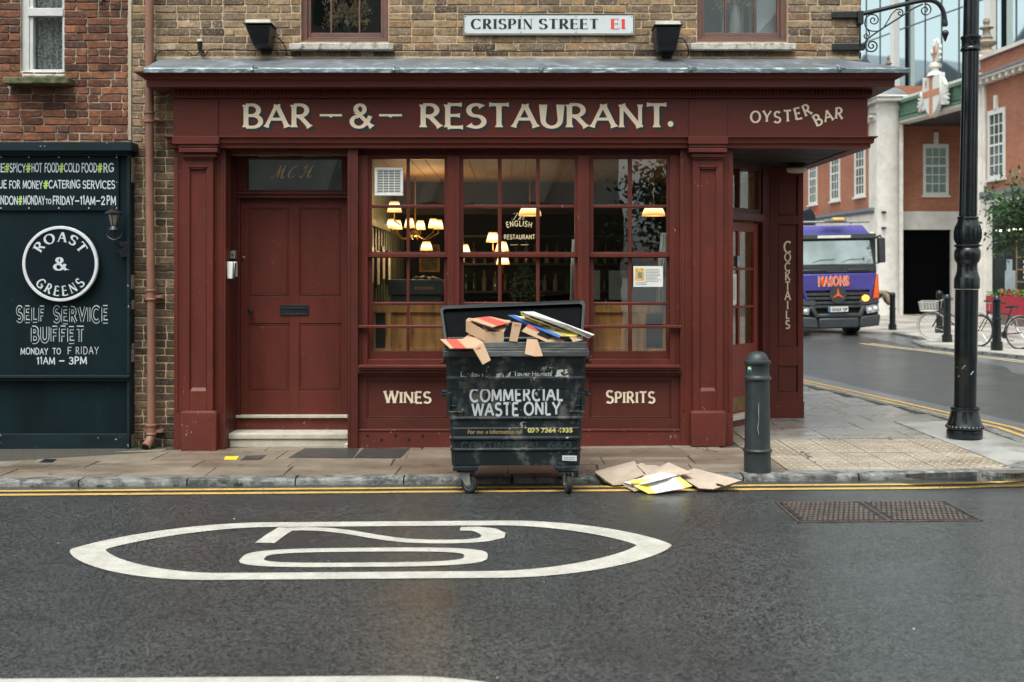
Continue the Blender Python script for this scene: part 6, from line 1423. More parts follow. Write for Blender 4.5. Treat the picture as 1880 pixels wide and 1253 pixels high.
for q in range(26):
    a=2*PI*q/26; m.ball((lx(783)+31*k*cos(a),YL+31*k*sin(a),VZ(783.5,YL)),.017,8,5)
m.build('beading',M['postblack'],lp)
lring([(19.5,746),(19.5,664),(20,663),(20,640),(20.3,532)],'lower_shaft')
lring([(21,531),(22.5,529),(22.5,512),(21.5,509),(20.5,506),(18.5,500),(17.5,490),(18,484),(21,480),(23,474),(23.3,466),(22.5,460),(20,456),(20.5,453.5),(21.5,452),(21,449.5),(19.5,448.5),(21,444),(22.5,436),(22.5,424),(20.5,412),(18,406),(18,403),(19,401),(18.5,398.5),(15.5,398)],'collar')
m=MB()
for q in range(18):
    a=2*PI*q/18; c,s=cos(a),sin(a); m.tube([(lx(v)+r*k*c,YL+r*k*s,VZ(v,YL)) for v,r in ((446,20.5),(438,22.5),(426,22.8),(414,21.2))],[.004,.009,.009,.003],5)
for q in range(30):
    a=2*PI*q/30; m.ball((lx(451)+21.3*k*cos(a),YL+21.3*k*sin(a),VZ(451.5,YL)),.011,6,4)
m.build('leaf_ornament',M['postblack'],lp)
seg=40
m=MB(); vs=[]; pf=[(15.8,397),(15.3,300),(14.8,200),(14.6,96)]
for r,v in pf:
    for q in range(48): a=2*PI*q/48; rr_=r*k*(1 if q%4 else .93); vs.append((lx(v)+rr_*cos(a),YL+rr_*sin(a),VZ(v,YL)))
m.add(vs,[(i*48+q,i*48+(q+1)%48,(i+1)*48+(q+1)%48,(i+1)*48+q) for i in range(3) for q in range(48)]); m.build('shaft',M['postblack'],lp)
lring([(15,95),(17.5,94),(18,91),(17,88.5),(15.8,87),(15.8,75),(17,73),(18,70.5),(17.5,67.5),(14.5,66)],'upper_collar')
lring([(13.8,66),(13.2,-200),(12.5,-330)],'upper_shaft',seg=32)
m=MB()
for q in range(6):
    a=2*PI*q/6+.3; m.tube([(lx(81)+16*k*cos(a+d),YL+16*k*sin(a+d),VZ(v,YL)) for v,d in ((86,-.3),(81,0),(76,.3))],.005,5); m.tube([(lx(81)+16*k*cos(a+d),YL+16*k*sin(a+d),VZ(v,YL)) for v,d in ((86,.3),(81,0),(76,-.3))],.005,5)
m.build('lattice_ornament',M['postblack'],lp)
m=MB(); P=[]
cx,cz=W(1769.5,678.5,YL)
a0=R(35); 
for a,b in ((-.052,-.02),(.052,-.02),(.052,.024),(-.052,.024)):
    dx=a*cos(-a0)-b*sin(-a0); dz=a*sin(-a0)+b*cos(-a0); X=cx+dx; rr_=19.8*k; dd=X-lx(678); P.append((X,YL-math.sqrt(max(0,rr_*rr_-dd*dd))-.001,cz+dz))
m.add(P,[(0,1,2,3)]); s1=m.build('sticker',mt('pale_blue_sticker',(.45,.58,.66),.5,var=.1),lp,smooth=False)
m=MB()
for q in range(5):
    t=(q-2)*.018; pts=[]
    for a,b in ((t-.005,-.007),(t+.005,-.007),(t+.003,.010),(t-.004,.010)):
        dx=a*cos(-a0)-b*sin(-a0); dz=a*sin(-a0)+b*cos(-a0); X=cx+dx; dd=X-lx(678); pts.append((X,YL-math.sqrt(rr_*rr_-dd*dd)-.0025,cz+dz))
    m.add(pts,[(0,1,2,3)])
m.build('print',M['inkshade'],s1,smooth=False)
# ================================================================= far side of the side street
M['fbrick']=None
def farbrick(name,ax):
    t=NT(name); gn=t.n('ShaderNodeNewGeometry'); sp=t.n('ShaderNodeSeparateXYZ'); t.l(gn.outputs['Position'],sp.inputs[0]); cb=t.n('ShaderNodeCombineXYZ'); t.l(sp.outputs['Y' if ax=='y' else 'X'],cb.inputs[0]); t.l(sp.outputs['Z'],cb.inputs[1])
    b=t.n('ShaderNodeTexBrick'); t.l(cb.outputs[0],b.inputs['Vector']); b.inputs['Scale'].default_value=1; b.inputs['Brick Width'].default_value=.225; b.inputs['Row Height'].default_value=.075; b.inputs['Mortar Size'].default_value=.008
    b.inputs['Color1'].default_value=(.44,.145,.075,1); b.inputs['Color2'].default_value=(.30,.10,.058,1); b.inputs['Mortar'].default_value=(.36,.25,.18,1); b.inputs['Bias'].default_value=-.1
    n=t.noise(.8,6,None,.7); c=t.mix(t.math('MULTIPLY',t.ramp(n,[(.4,0.),(.7,1.)]),.45),b.outputs['Color'],(.13,.05,.032)); c=t.mix(t.math('MULTIPLY',t.noise(14,4),.4),c,(.40,.14,.07))
    t.bsdf(Base_Color=c,Roughness=.9); return t.m
M['fb_y']=farbrick('far_red_brick_side','y'); M['fb_x']=farbrick('far_red_brick_front','x')
M['portland']=mt('portland_stone',(.70,.655,.59),.85,var=.1,vs=1.5,dirt=.4,bump=.3,bs=20,bdist=.01)
M['farwhite']=mt('far_white_paint',(.68,.67,.62),.5,var=.05)
M['farglass']=mt('far_window_glass',(.10,.12,.11),.08,var=.5,vs=1.5)
M['farglass_g']=mt('far_green_glass',(.09,.17,.13),.1,var=.3,vs=1)
M['faience']=mt('green_glazed_tile',(.10,.19,.125),.25,var=.2,vs=4)
M['leadflash']=mt('lead_band',(.17,.18,.20),.5,var=.2)
zf=.045
mk=thing('market_building','red brick and pale stone building with a green tiled beam and tall black gate','building',(15,44,zf))
class Wl:   # helper: a wall running from point a towards b; s metres along, out metres towards the street, z up
    def __init__(s,a,b,flip=False): s.a=Vector((*a,0)); s.d=(Vector((*b,0))-s.a).normalized(); s.n=Vector((s.d.y,-s.d.x,0))*(1 if not flip else -1)
    def box(s,m,s0,s1,z0,z1,o,th,mi=0):
        P=[s.a+s.d*s0+s.n*o,s.a+s.d*s1+s.n*o]; Q=[P[1]-s.n*th,P[0]-s.n*th]; m.add([(p.x,p.y,z) for z in (z0,z1) for p in P+Q],[(3,2,1,0),(4,5,6,7),(0,1,5,4),(1,2,6,5),(2,3,7,6),(3,0,4,7)],mi); return m
LW=Wl((14.05,44.0),(13.2,54.0),True); RW=Wl((15.60,38.0),(16.6,24.0))
# direction check: outward normals must face the street (-x)
for q in (LW,RW):
    if q.n.x>0: q.n=-q.n
def wallparts(Wq,L,zg,zc,zt,brick):
    m=MB(); Wq.box(m,0,L,-.1,zg,0,.5); m.build('stone_ground_floor',M['portland'],mk)
    m=MB(); Wq.box(m,0,L,zg+.12,zt,-.03,.5); m.build('brick_wall',brick,mk)
    m=MB(); Wq.box(m,0,L,zg,zg+.12,.14,.3).build; Wq.box(m,0,L,zg-.10,zg,.06,.2); m.build('lead_band',M['leadflash'],mk)
    m=MB(); Wq.box(m,-.15,L,zc,zc+.12,.10,.3); Wq.box(m,-.15,L,zc+.12,zc+.2,.3,.5); 
    x=.1
    while x<L-.3: Wq.box(m,x,x+.16,zc-.02,zc+.12,.26,.3); x+=.42
    m.build('cornice',M['portland'],mk)
    m=MB(); Wq.box(m,-.15,L,zc+.2,zc+.27,.34,.5); m.build('cornice_flashing',M['leadflash'],mk)
    m=MB(); Wq.box(m,0,L,zt,zt+.12,.08,.6); m.build('parapet_coping',M['portland'],mk)
wallparts(LW,12,4.08,7.55,8.35,M['fb_y']); wallparts(RW,15,4.22,7.9,8.75,M['fb_y'])
def sash(Wq,sc,z0,z1,w,cols=3,rows=5,glass='farglass',key=True,inset=.0):
    f=MB(); a,b=sc-w/2,sc+w/2; Wq.box(f,a,a+.11,z0,z1,.02,.2); Wq.box(f,b-.11,b,z0,z1,.02,.2); Wq.box(f,a+.11,b-.11,z0,z0+.12,.02,.2); Wq.box(f,a+.11,b-.11,z1-.16,z1,.02,.2); Wq.box(f,a-.06,b+.06,z0-.07,z0,.08,.2)
    o=f.build('window',M['farwhite'],mk)
    g_=MB()
    for i in range(1,cols): x=a+.11+(w-.22)*i/cols; Wq.box(g_,x-.016,x+.016,z0+.12,z1-.16,-.002,.05)
    for j in range(1,rows): z=z0+.12+(z1-z0-.28)*j/rows; t=.035 if j==rows//2+rows%2 else .018; Wq.box(g_,a+.11,b-.11,z-t,z+t,-.0035,.05)
    g_.build('glazing_bar',M['farwhite'],o); p=MB(); Wq.box(p,a+.1,b-.1,z0+.1,z1-.1,-.018,.02); p.build('pane',M[glass],o)
    if key: k=MB(); Wq.box(k,sc-.09,sc+.09,z1,z1+.45,.05,.2); k.build('keystone',M['portland'],o)
for s in (1.55,4.25,6.95,9.6): sash(LW,s,4.72,6.75,1.05,3,5)
for s in (1.15,5.4,9.6): sash(RW,s,4.72,6.98,1.1,3,6)
# stone pier left of the gate, with an engaged round shaft and a leaded cap
m=MB(); m.box(14.02,15.0,43.6,44.9,-.1,8.25); m.build('stone_pier',M['portland'],mk,bev=.02)
m=MB(); m.lathe([(.42,-.1),(.42,7.9),(.46,7.95),(.46,8.2)],(14.42,43.62,0),24,sy=.45); m.build('round_shaft',M['portland'],mk)
m=MB(); m.box(13.85,15.15,43.15,44.95,8.2,8.34).box(13.78,15.22,43.08,45,8.34,8.42); m.build('pier_cornice',M['portland'],mk,bev=.03)
m=MB(); m.lathe([(.85,8.42),(.8,8.55),(.5,8.75),(.2,8.85),(.02,8.86)],(14.45,44.0,0),20); m.build('lead_cap',M['leadflash'],mk)
m=MB(); m.box(15.45,15.95,37.7,38.1,-.1,8.0); RW.box(m,-.35,.45,-.1,7.9,.06,.5); m.build('stone_pier',M['portland'],mk,bev=.02)
for u0,u1,v0,v1,Y in ((1635,1643,528,537,43.55),(1611,1616,528,536,43.55)):
    m=MB().pb(u0,v0,u1,v1,Y,.06); m.build('wall_plate',M['black'],mk)
m=MB().pb(1621,388,1627,392,43.3,.35).pb(1621,417,1627,421,43.3,.35); m.build('wall_bracket',M['black'],mk)
# recessed gate wall
m=MB(); m.box(15.0,19.5,44.6,45,4.05,9); m.build('brick_wall',M['fb_x'],mk)
m=MB(); m.box(15.0,15.06,44.55,45,-.1,3.36).box(17.2,19.5,44.55,45,-.1,3.36).box(15.0,19.5,44.52,45,3.36,4.08); m.build('stone_lintel',M['portland'],mk,bev=.01)
m=MB()
for q in range(9): m.box(15.06+q*.24,15.06+q*.24+.232,44.7,44.75,0,3.36)
m.build('gate',mt('black_gate',(.0012,.0013,.0016),.8,spec=.05),mk)
GW=Wl((15.0,44.57),(19.5,44.57)); GW.n=Vector((0,-1,0)); sash(GW,1.60,4.70,6.72,1.0,3,5,'farglass_g')
# green faience beam with dark soffit behind it
BW=Wl((14.85,43.7),(15.65,37.9)); 
if BW.n.x>0: BW.n=-BW.n
m=MB(); BW.box(m,0,5.9,7.50,8.22,.05,.4)
for q in range(3): BW.box(m,0,5.9,7.62+q*.18,7.625+q*.18,.058,.05)
s=.08
while s<5.8: BW.box(m,s,s+.008,7.6,8.1,.055,.05); s+=.22
BW.box(m,0,5.9,8.12,8.24,.16,.3); BW.box(m,0,5.9,7.50,7.58,.11,.3); beam=m.build('tiled_beam',M['faience'],mk)
m=MB(); s=.05
while s<5.8: BW.box(m,s,s+.10,7.585,7.66,.10,.08); s+=.19
m.build('dentil_course',mt('dark_green_tile',(.04,.09,.055),.35),beam)
m=MB(); BW.box(m,-.1,5.9,7.40,7.50,.06,.5); BW.box(m,-.1,5.9,8.24,8.34,.12,.5); m.build('beam_edging',M['portland'],mk)
m=MB(); m.add([(14.9,44.6,7.42),(19.5,44.6,7.42),(19.5,37.6,7.42),(15.9,37.6,7.42),(14.9,44.6,7.6),(19.5,44.6,7.6),(19.5,37.6,7.6),(15.9,37.6,7.6)],[(0,1,2,3),(4,5,6,7),(0,1,5,4),(1,2,6,5),(2,3,7,6),(3,0,4,7)]); m.build('entrance_soffit',mt('dark_soffit',(.03,.03,.032),.7),mk)
# coat of arms on the beam: shield with red cross, wings and plumed crest
sc=thing('shield_emblem','white carved shield with red cross, wings and plumed crest on the green beam','emblem',(15.05,40.9,7.3))
def BP(s,o,z): p=BW.a+BW.d*s+BW.n*o; return (p.x,p.y,z)
def bplate(m,pts,o,th,mi=0):
    n=len(pts); m.add([BP(s,o,z) for s,z in pts]+[BP(s,o-th,z) for s,z in pts],[tuple(range(n)),tuple(range(2*n-1,n-1,-1))]+[(i,n+i,n+(i+1)%n,(i+1)%n) for i in range(n)],mi)
s0=3.15; hw=.62
sh=[(s0-hw,8.72),(s0,8.62),(s0+hw,8.72),(s0+hw,8.1),(s0+hw*.85,7.72),(s0+hw*.5,7.42),(s0,7.2),(s0-hw*.5,7.42),(s0-hw*.85,7.72),(s0-hw,8.1)]
m=MB(); bplate(m,sh,.36,.2); shd=m.build('shield',M['farwhite'],sc,bev=.02)
m=MB(); bplate(m,[(s0-.11,8.64),(s0+.11,8.64),(s0+.11,7.27),(s0,7.22),(s0-.11,7.27)],.372,.03); bplate(m,[(s0-hw+.02,8.18),(s0+hw-.02,8.18),(s0+hw-.02,7.96),(s0-hw+.02,7.96)],.374,.03); bplate(m,[(s0-.42,8.5),(s0-.36,8.62),(s0-.3,8.5),(s0-.33,8.3),(s0-.39,8.3)],.372,.03); m.build('cross',mt('emblem_red',(.50,.22,.12),.6),shd)
m=MB()
for sg in (-1,1):
    for q in range(7):
        a=R(-40+q*20); L=.42-.02*q; cx=s0+sg*(hw+.08); cz=7.85+.02*q
        P=[(cx,cz-.05),(cx+sg*L*cos(a)-sg*.02,cz+L*sin(a)-.05),(cx+sg*L*cos(a)*1.05,cz+L*sin(a)+.02),(cx+sg*.02,cz+.07)]; bplate(m,P,.3+.02*(q%2),.08)
    bplate(m,[(s0+sg*hw*.8,7.6),(s0+sg*(hw+.22),7.55),(s0+sg*(hw+.2),8.3),(s0+sg*hw*.9,8.6)],.28,.12)
m.build('wing',M['farwhite'],sc,bev=.01)
m=MB(); c=BP(s0,.2,0); m.lathe([(.30,8.68),(.24,8.8),(.14,8.86),(.12,8.95),(.22,9.0),(.22,9.1),(.16,9.14),(.05,9.16)],(c[0],c[1],0),16); cr_=m.build('helm',M['portland'],sc)
m=MB(); 
for q in range(9):
    a=R(25+q*14); L=.35+.45*sin(PI*(q+.5)/9); bplate(m,[(s0,9.12),(s0+L*cos(a)*.75+.05,9.12+L*sin(a)*1.0-.03),(s0+L*cos(a)*.78,9.16+L*sin(a)*1.1),(s0+.02,9.2)],.22+.02*(q%2),.08)
m.build('plume',M['farwhite'],sc)
m=MB(); bplate(m,[(s0-.05,9.2),(s0+.03,9.2),(s0+.08,9.75),(s0,9.75)],.27,.03); bplate(m,[(s0-.18,9.45),(s0+.22,9.45),(s0+.22,9.53),(s0-.18,9.53)],.268,.03); m.build('cross',mt('emblem_red2',(.50,.22,.12),.6),cr_)
# urn finials
def urn(x,y,z,h,label):
    t=thing('urn_finial',label,'finial',(x,y,z),group=None); s=h/1.35; m=MB()
    m.lathe([(.42*s,0),(.40*s,.12*s),(.30*s,.22*s),(.18*s,.3*s),(.16*s,.36*s),(.34*s,.46*s),(.38*s,.52*s),(.34*s,.56*s),(.22*s,.62*s),(.20*s,.68*s),(.24*s,.70*s),(.14*s,.82*s),(.12*s,.95*s),(.14*s,1.0*s),(.26*s,1.06*s),(.24*s,1.1*s),(.10*s,1.14*s),(.09*s,1.2*s),(.13*s,1.28*s),(.10*s,1.4*s),(.01,1.46*s)],(x,y,z),20); m.build('urn',mt('finial_stone',(.27,.22,.17),.85,var=.25,dirt=.4),t)
    m=MB(); m.box(x-.48*s,x+.48*s,y-.48*s,y+.48*s,z-.5,z); m.build('pedestal',M['portland'],t,bev=.02)
urn(UX(1811,38.4),38.4,8.95,1.25,'large stone urn finial on the parapet right of the lamp post'); urn(UX(1631,50),50,VZ(126,50),.55,'small stone urn finial seen above the pub cornice')
# shop in the right wing
m=MB(); RW.box(m,1.05,3.6,.55,3.75,.012,.06); RW.box(m,4.4,7.6,.55,3.75,.012,.06); 
sw_=m.build('shop_window',mt('shop_glass',(.03,.035,.033),.05,var=.4,vs=1),mk)
m=MB(); RW.box(m,.95,1.05,.0,3.85,.03,.1); RW.box(m,1.05,7.7,3.75,3.85,.03,.1); RW.box(m,3.6,3.68,.5,3.75,.03,.1); m.build('shop_frame',M['black'],mk)
m=MB(); RW.box(m,1.2,2.9,3.0,3.06,.03,.02); m.build('strip_light',mt('lit_strip',(1.,.85,.55),.5,emit=2.2),sw_)
m=MB(); RW.box(m,1.75,2.4,1.0,1.75,.02,.01); RW.box(m,1.85,2.2,1.75,2.1,.02,.01); m.build('poster',mt('pale_poster',(.32,.38,.40),.6),sw_)
m=MB(); 
for q in range(5): RW.box(m,2.45,3.5,1.0+q*.38,1.04+q*.38,.02,.01)
RW.box(m,2.45,2.5,1.0,2.9,.021,.01); m.build('shelf',mt('shelf_wood',(.30,.17,.07),.6,var=.3),sw_)
pbx=thing('planter_box','red planter box with green and red plants under the shop window','planter',(*[(RW.a+RW.d*2.6+RW.n*.3)[i] for i in (0,1)],.3))
m=MB(); RW.box(m,1.35,4.4,.35,.95,.45,.4); m.build('box',mt('crimson_box',(.36,.014,.03),.45),pbx,bev=.01)
m=MB(); r=random.Random(31)
for q in range(500):
    s=r.uniform(1.3,4.35); p=RW.a+RW.d*s+RW.n*r.uniform(.08,.42); z=.95+r.random()*.22*(1 if 1.8<s<3.6 else .6); a=r.random()*6; L=r.uniform(.03,.07); mi=1 if (2.2<s<3.4 and r.random()<.6) else 0
    m.add([(p.x,p.y,z),(p.x+L*cos(a),p.y+L*sin(a),z+.02),(p.x+L*1.6*cos(a+.4),p.y+L*1.6*sin(a+.4),z),(p.x+L*cos(a+.8),p.y+L*sin(a+.8),z-.02)],[(0,1,2,3)],mi)
m.build('plants',[mt('bright_leaf',(.05,.20,.03),.5,var=.3),mt('red_bloom',(.35,.03,.02),.5,var=.3)],pbx,smooth=False)
m=MB()
for q in range(4): RW.box(m,2.9,4.2,1.5+q*.16,1.58+q*.16,.028,.006)
m.build('window_sign',M['farwhite'],sw_)
# far pavement and kerb
FK=[(12.5,15.5),(10.9,19.2),(10.17,22.6),(9.57,24.6),(9.46,25.9),(9.75,27.3),(10.6,28.3),(12.5,29.0)]
fp=MB(); poly=FK+[(15.7,29.0),(15.65,38),(15.2,44.8),(14.0,44.8),(13.0,56),(7.5,56),(6.8,31.0),(8.3,29.7),(10.6,28.3001)]
poly=[(12.5,15.5),(10.9,19.2),(10.17,22.6),(9.57,24.6),(9.46,25.9),(9.75,27.3),(10.4,28.2),(10.6,31.2),(8.8,32.2),(7.0,33.2),(7.0,60),(30,60),(30,15.5)]
fp.plate(list(reversed(poly)) if 0 else [(x,y) for x,y in poly],-.06,zf+.0); fp.build('pavement',mt('far_paving',(.46,.42,.375),.6,var=.15,vs=1.2,dirt=.4,col2=(.2,.16,.13),c2amt=.55,c2s=.8),smooth=False,kind='structure')
fk=MB(); fk.sweep(poly[:8],[(0.0,-.08),(0.0,zf+.004),(-.0,zf+.006),(.15,zf+.006),(.16,zf-.01),(.16,-.08)] if 0 else [(.0,-.08),(.0,zf+.006),(-.16,zf+.006),(-.16,-.08)]); fk.build('kerb',M['kerb'],kind='structure')
tb=MB(); tb.plate([(9.40,25.8),(9.75,27.3),(10.4,28.2),(10.6,31.2),(8.8,32.2),(7.0,33.2),(2.0,34),(2.0,29.8),(7.4,29.7),(8.5,29.0)],-.06,-.018); tb.build('raised_table',mt('setts',(.27,.25,.225),.6,var=.2,vs=3,dirt=.3),smooth=False,kind='structure')
fy=MB(); pth=[(11.6,15.5),(10.35,19.2),(9.72,22.4),(9.12,24.6),(8.7,26.4),(8.6,27.2)]
for d in (0,.22):
    p=off(pth,-d*1.0); vs=[]
    q=off(pth,-d-.10)
    for a,b in zip(p,q): vs+=[(a[0],a[1],-.046+g(a[0])),(b[0],b[1],-.046+g(b[0]))]
    fy.add(vs,[(2*i,2*i+1,2*i+3,2*i+2) for i in range(len(pth)-1)])
for cx in (9.75,10.2):
    P=[gp(u,v,.0) for u,v in ((1655+ (cx-9.75)*44,616),(1662+(cx-9.75)*44,622),(1660+(cx-9.75)*44,629),(1650+(cx-9.75)*44,634))]
    for q in ribbon([(p[0],p[1]) for p in P],[.09]*4): fy.add([(x,y,-.013) for x,y in q],[(0,1,2,3)])
vs=[]
for a in ((9.9,28.2),(9.3,31.0),(8.2,31.9),(7.0,32.6)): vs+=[(a[0],a[1],-.013),(a[0]-.05,a[1]-.16,-.013)]
fy.add(vs,[(2*i,2*i+1,2*i+3,2*i+2) for i in range(3)]); fy.build('yellow_line',M['ypale'],road,smooth=False)
# slim bollards
def slim(x,y,h,z,label,first=None):
    t=thing('street_bollard',label,'bollard',(x,y,z),group='slim black bollards across the side street'); m=MB(); k=h/1.1
    m.lathe([(.115,0),(.115,.17*k),(.085,.18*k),(.082,.60*k),(.095,.61*k),(.095,.64*k),(.078,.65*k),(.075,.93*k),(.09,.94*k),(.09,.97*k),(.07,.98*k)],(0,0,0),20); m.build('shaft',M['postblack'],t,local=True)
    m=MB(); m.lathe([(.07,.981*k),(.085,1.0*k),(.08,1.05*k),(.05,1.09*k),(.01,1.1*k)],(0,0,0),20); m.build('cap',M['postblack'],t,local=True); return t
b1=slim(UX(1638.5,32.6),32.6,1.1,.03,'slim black bollard standing just right of the lorry')
def again(x,y,z,label,s=1):
    c=copytree(b1); c.location=(x,y,z); c['label']=label; c.scale=(s,s,s); return c
again(UX(1739,26.9),26.9,zf,'slim black bollard beside the bicycle with the basket',1.03); again(UX(1725,31.0),31.0,zf,'slim black bollard behind the basket bicycle, half hidden',1.05); again(UX(1830,24.1),24.1,zf,'slim black bollard with a bicycle locked to it, rightmost',1.06)
# ---------------------------------------------------------------- bicycles
M['bikegrey']=mt('bike_frame_grey',(.05,.055,.06),.35,metal=.4); M['bikeblack']=mt('bike_frame_black',(.015,.017,.02),.35); M['tyrew']=mt('cream_tyre',(.55,.54,.50),.6); M['chrome']=mt('chrome',(.6,.6,.6),.2,metal=1.)
def bike(name,label,loc,rz,frame,tyre,basket,lean=3):
    t=thing(name,label,'bicycle',loc,rot=(R(lean),0,rz)); rW=.345
    for x in (0,1.04):   # 0 front, 1.04 rear
        w=MB(); w.tube([(x+rW*cos(2*PI*i/32),0,rW+rW*sin(2*PI*i/32)) for i in range(32)],.018,8,closed=True); wo=w.build('wheel',tyre,t,local=True)
        w=MB(); w.tube([(x+(rW-.025)*cos(2*PI*i/32),0,rW+(rW-.025)*sin(2*PI*i/32)) for i in range(32)],.009,6,closed=True); w.build('rim',M['chrome'],wo,local=True)
        w=MB()
        for i in range(16): a=2*PI*i/16; w.tube([(x,.02*(-1)**i,rW),(x+(rW-.02)*cos(a),0,rW+(rW-.02)*sin(a))],.0018,4)
        w.tube([(x,-.04,rW),(x,.04,rW)],.02,8); w.build('spokes',M['chrome'],wo,local=True)
        w=MB(); n=16; P=[(x+(rW+.03)*cos(R(a)),0,rW+(rW+.03)*sin(R(a))) for a in ([200-i*8 for i in range(16)] if x==0 else [170-i*10 for i in range(18)])]
        vs=[]
        for p in P: vs+=[(p[0],-.028,p[2]),(p[0],.028,p[2]),(p[0],.028,p[2]+.004),(p[0],-.028,p[2]+.004)]
        w.add(vs,[(4*i+k,4*i+4+k,4*i+4+(k+1)%4,4*i+(k+1)%4) for i in range(len(P)-1) for k in range(4)]); w.build('mudguard',tyre if basket else M['chrome'],t,local=True)
    bb=(.62,0,.29); st=(.78,0,.82); hd=(.20,0,.80); hb=(.17,0,.68); rx=(1.04,0,rW)
    f=MB(); f.tube([hb,bb],.018,8); f.tube([(.19,0,.76),(.76,0,.74)] if not basket else [(.18,0,.72),(.70,0,.52)],.016,8); f.tube([bb,st],.016,8); f.tube([hd,hb],.02,8)
    for s in (-.05,.05): f.tube([(bb[0],s*.5,bb[2]),(rx[0],s,rx[2])],.009,6); f.tube([(.755,0,.72),(rx[0],s,rx[2])],.008,6); f.tube([(hb[0],0,hb[2]-.01),(hb[0]-.03,s,.6),(.03,s,.40),(0,s,rW)],.011,6)
    f.build('frame',frame,t,local=True)
    f=MB(); f.tube([(hd[0],0,hd[2]),(.22,0,.98)],.012,8); f.tube([(.40,-.27,.99),(.28,-.26,1.0),(.20,-.12,.985),(.19,0,.975),(.20,.12,.985),(.28,.26,1.0),(.40,.27,.99)],.012,8); f.build('handlebar',M['chrome'],t,local=True)
    f=MB()
    for s in (-.27,.27): f.tube([(.30,s,1.0),(.42,s,.99)],.018,8)
    f.build('grip',M['rubber'],t,local=True)
    f=MB(); f.hexa([(.62,-.02,.90),(.62,.02,.90),(.90,.085,.93),(.90,-.085,.93)],[(.64,-.02,.86),(.64,.02,.86),(.89,.07,.87),(.89,-.07,.87)]); f.tube([(.78,0,.82),(.79,0,.88)],.012,6); f.build('saddle',M['bikeblack'],t,local=True,bev=.02)
    f=MB(); f.tube([(bb[0],-.06,bb[2]),(bb[0],.06,bb[2])],.02,8); f.tube([(bb[0],.05,bb[2]),(bb[0]+.12,.06,bb[2]-.12)],.009,6); f.tube([(bb[0],-.05,bb[2]),(bb[0]-.12,-.06,bb[2]+.12)],.009,6); f.box(bb[0]+.08,bb[0]+.17,.06,.14,bb[2]-.13,bb[2]-.11); f.box(bb[0]-.17,bb[0]-.08,-.14,-.06,bb[2]+.11,bb[2]+.13); f.lathe([(.085,.045),(.085,.05)],(bb[0],0,bb[2]),18,ax='y'); f.build('crank',M['bikeblack'],t,local=True)
    if basket:
        b=MB(); 
        for q in range(5): z=.72+q*.055; e=.10+.012*q; b.tube([(-.22-e*.4,-e-.05,z),(.10,-e-.05,z),(.10,e+.05,z),(-.22-e*.4,e+.05,z)],.006 if q<4 else .011,5,closed=True)
        for q in range(12):
            a=q/12; s0=.15; x=-.24+.34*((q%6)/5); y=(-1 if q<6 else 1); b.tube([(x,y*.15,.72),(x-.01,y*.20,.94)],.006,5)
        for q in range(5): y=-.14+.07*q; b.tube([(-.25,y,.72),(-.29,y*1.3,.94)],.006,5)
        b.box(-.24,.1,-.15,.15,.712,.722); b.build('basket',mt('wicker_white',(.50,.48,.44),.7),t,local=True)
    return t
bx,by=UX(1713,27.6),27.6
bike('bicycle','grey bicycle with pale wicker basket and cream tyres leaning at the bollards',(bx,by,zf),R(-33),M['bikegrey'],M['tyrew'],True,4)
bike('bicycle','black bicycle with dark saddle locked to the rightmost bollard',(UX(1797,25.4),25.4,zf),R(-62),M['bikeblack'],M['rubber'],False,-5)
# ---------------------------------------------------------------- street tree at the right edge
tr=thing('street_tree','leafy green street tree hanging in at the right edge by the shop','tree',(12.75,27.5,zf)); tc=Vector((12.85,27.5,0))
m=MB(); m.tube([(12.75,27.5,-.1),(12.72,27.5,1.2),(12.8,27.5,2.4),(12.85,27.45,3.6)],[.11,.085,.07,.04],10)
r=random.Random(17); cl=[]
for q in range(22):
    a=r.random()*6.28; el=r.uniform(-.25,1.1); L=r.uniform(.6,1.55); st=Vector((12.8,27.5,r.uniform(2.1,3.3))); e=st+Vector((cos(a)*cos(el),sin(a)*cos(el),sin(el)*.8))*L
    if q<5: e=[Vector((11.55,27.2,3.35)),Vector((11.75,27.6,2.7)),Vector((11.9,27.1,3.9)),Vector((11.95,27.9,2.35)),Vector((11.6,27.4,3.1))][q]
    m.tube([st,(st+e)/2+Vector((0,0,.08)),e],[.028,.016,.005],5); cl+= [e,(st+e)/2+Vector((0,0,.05)),st*.25+e*.75]
m.build('trunk',M['bark'],tr)
m=MB()
for c in cl:
    R0=r.uniform(.26,.42); mi=0 if r.random()<.6 else 1
    for q in range(60):
        v=Vector((r.gauss(0,1),r.gauss(0,1),r.gauss(0,.75)))*R0*.55; p=c+v; s=r.uniform(.04,.075); n1=Vector((r.gauss(0,1),r.gauss(0,1),r.gauss(0,1))).normalized(); n2=n1.cross(Vector((r.gauss(0,1),r.gauss(0,1),1))).normalized()
        m.add([p,p+n1*s+n2*s*.5,p+n1*s*2.1,p+n1*s-n2*s*.5],[(0,1,2,3)],mi if r.random()<.8 else 1-mi)
m.build('crown',[M['leaf'],M['leafd']],tr,smooth=False)
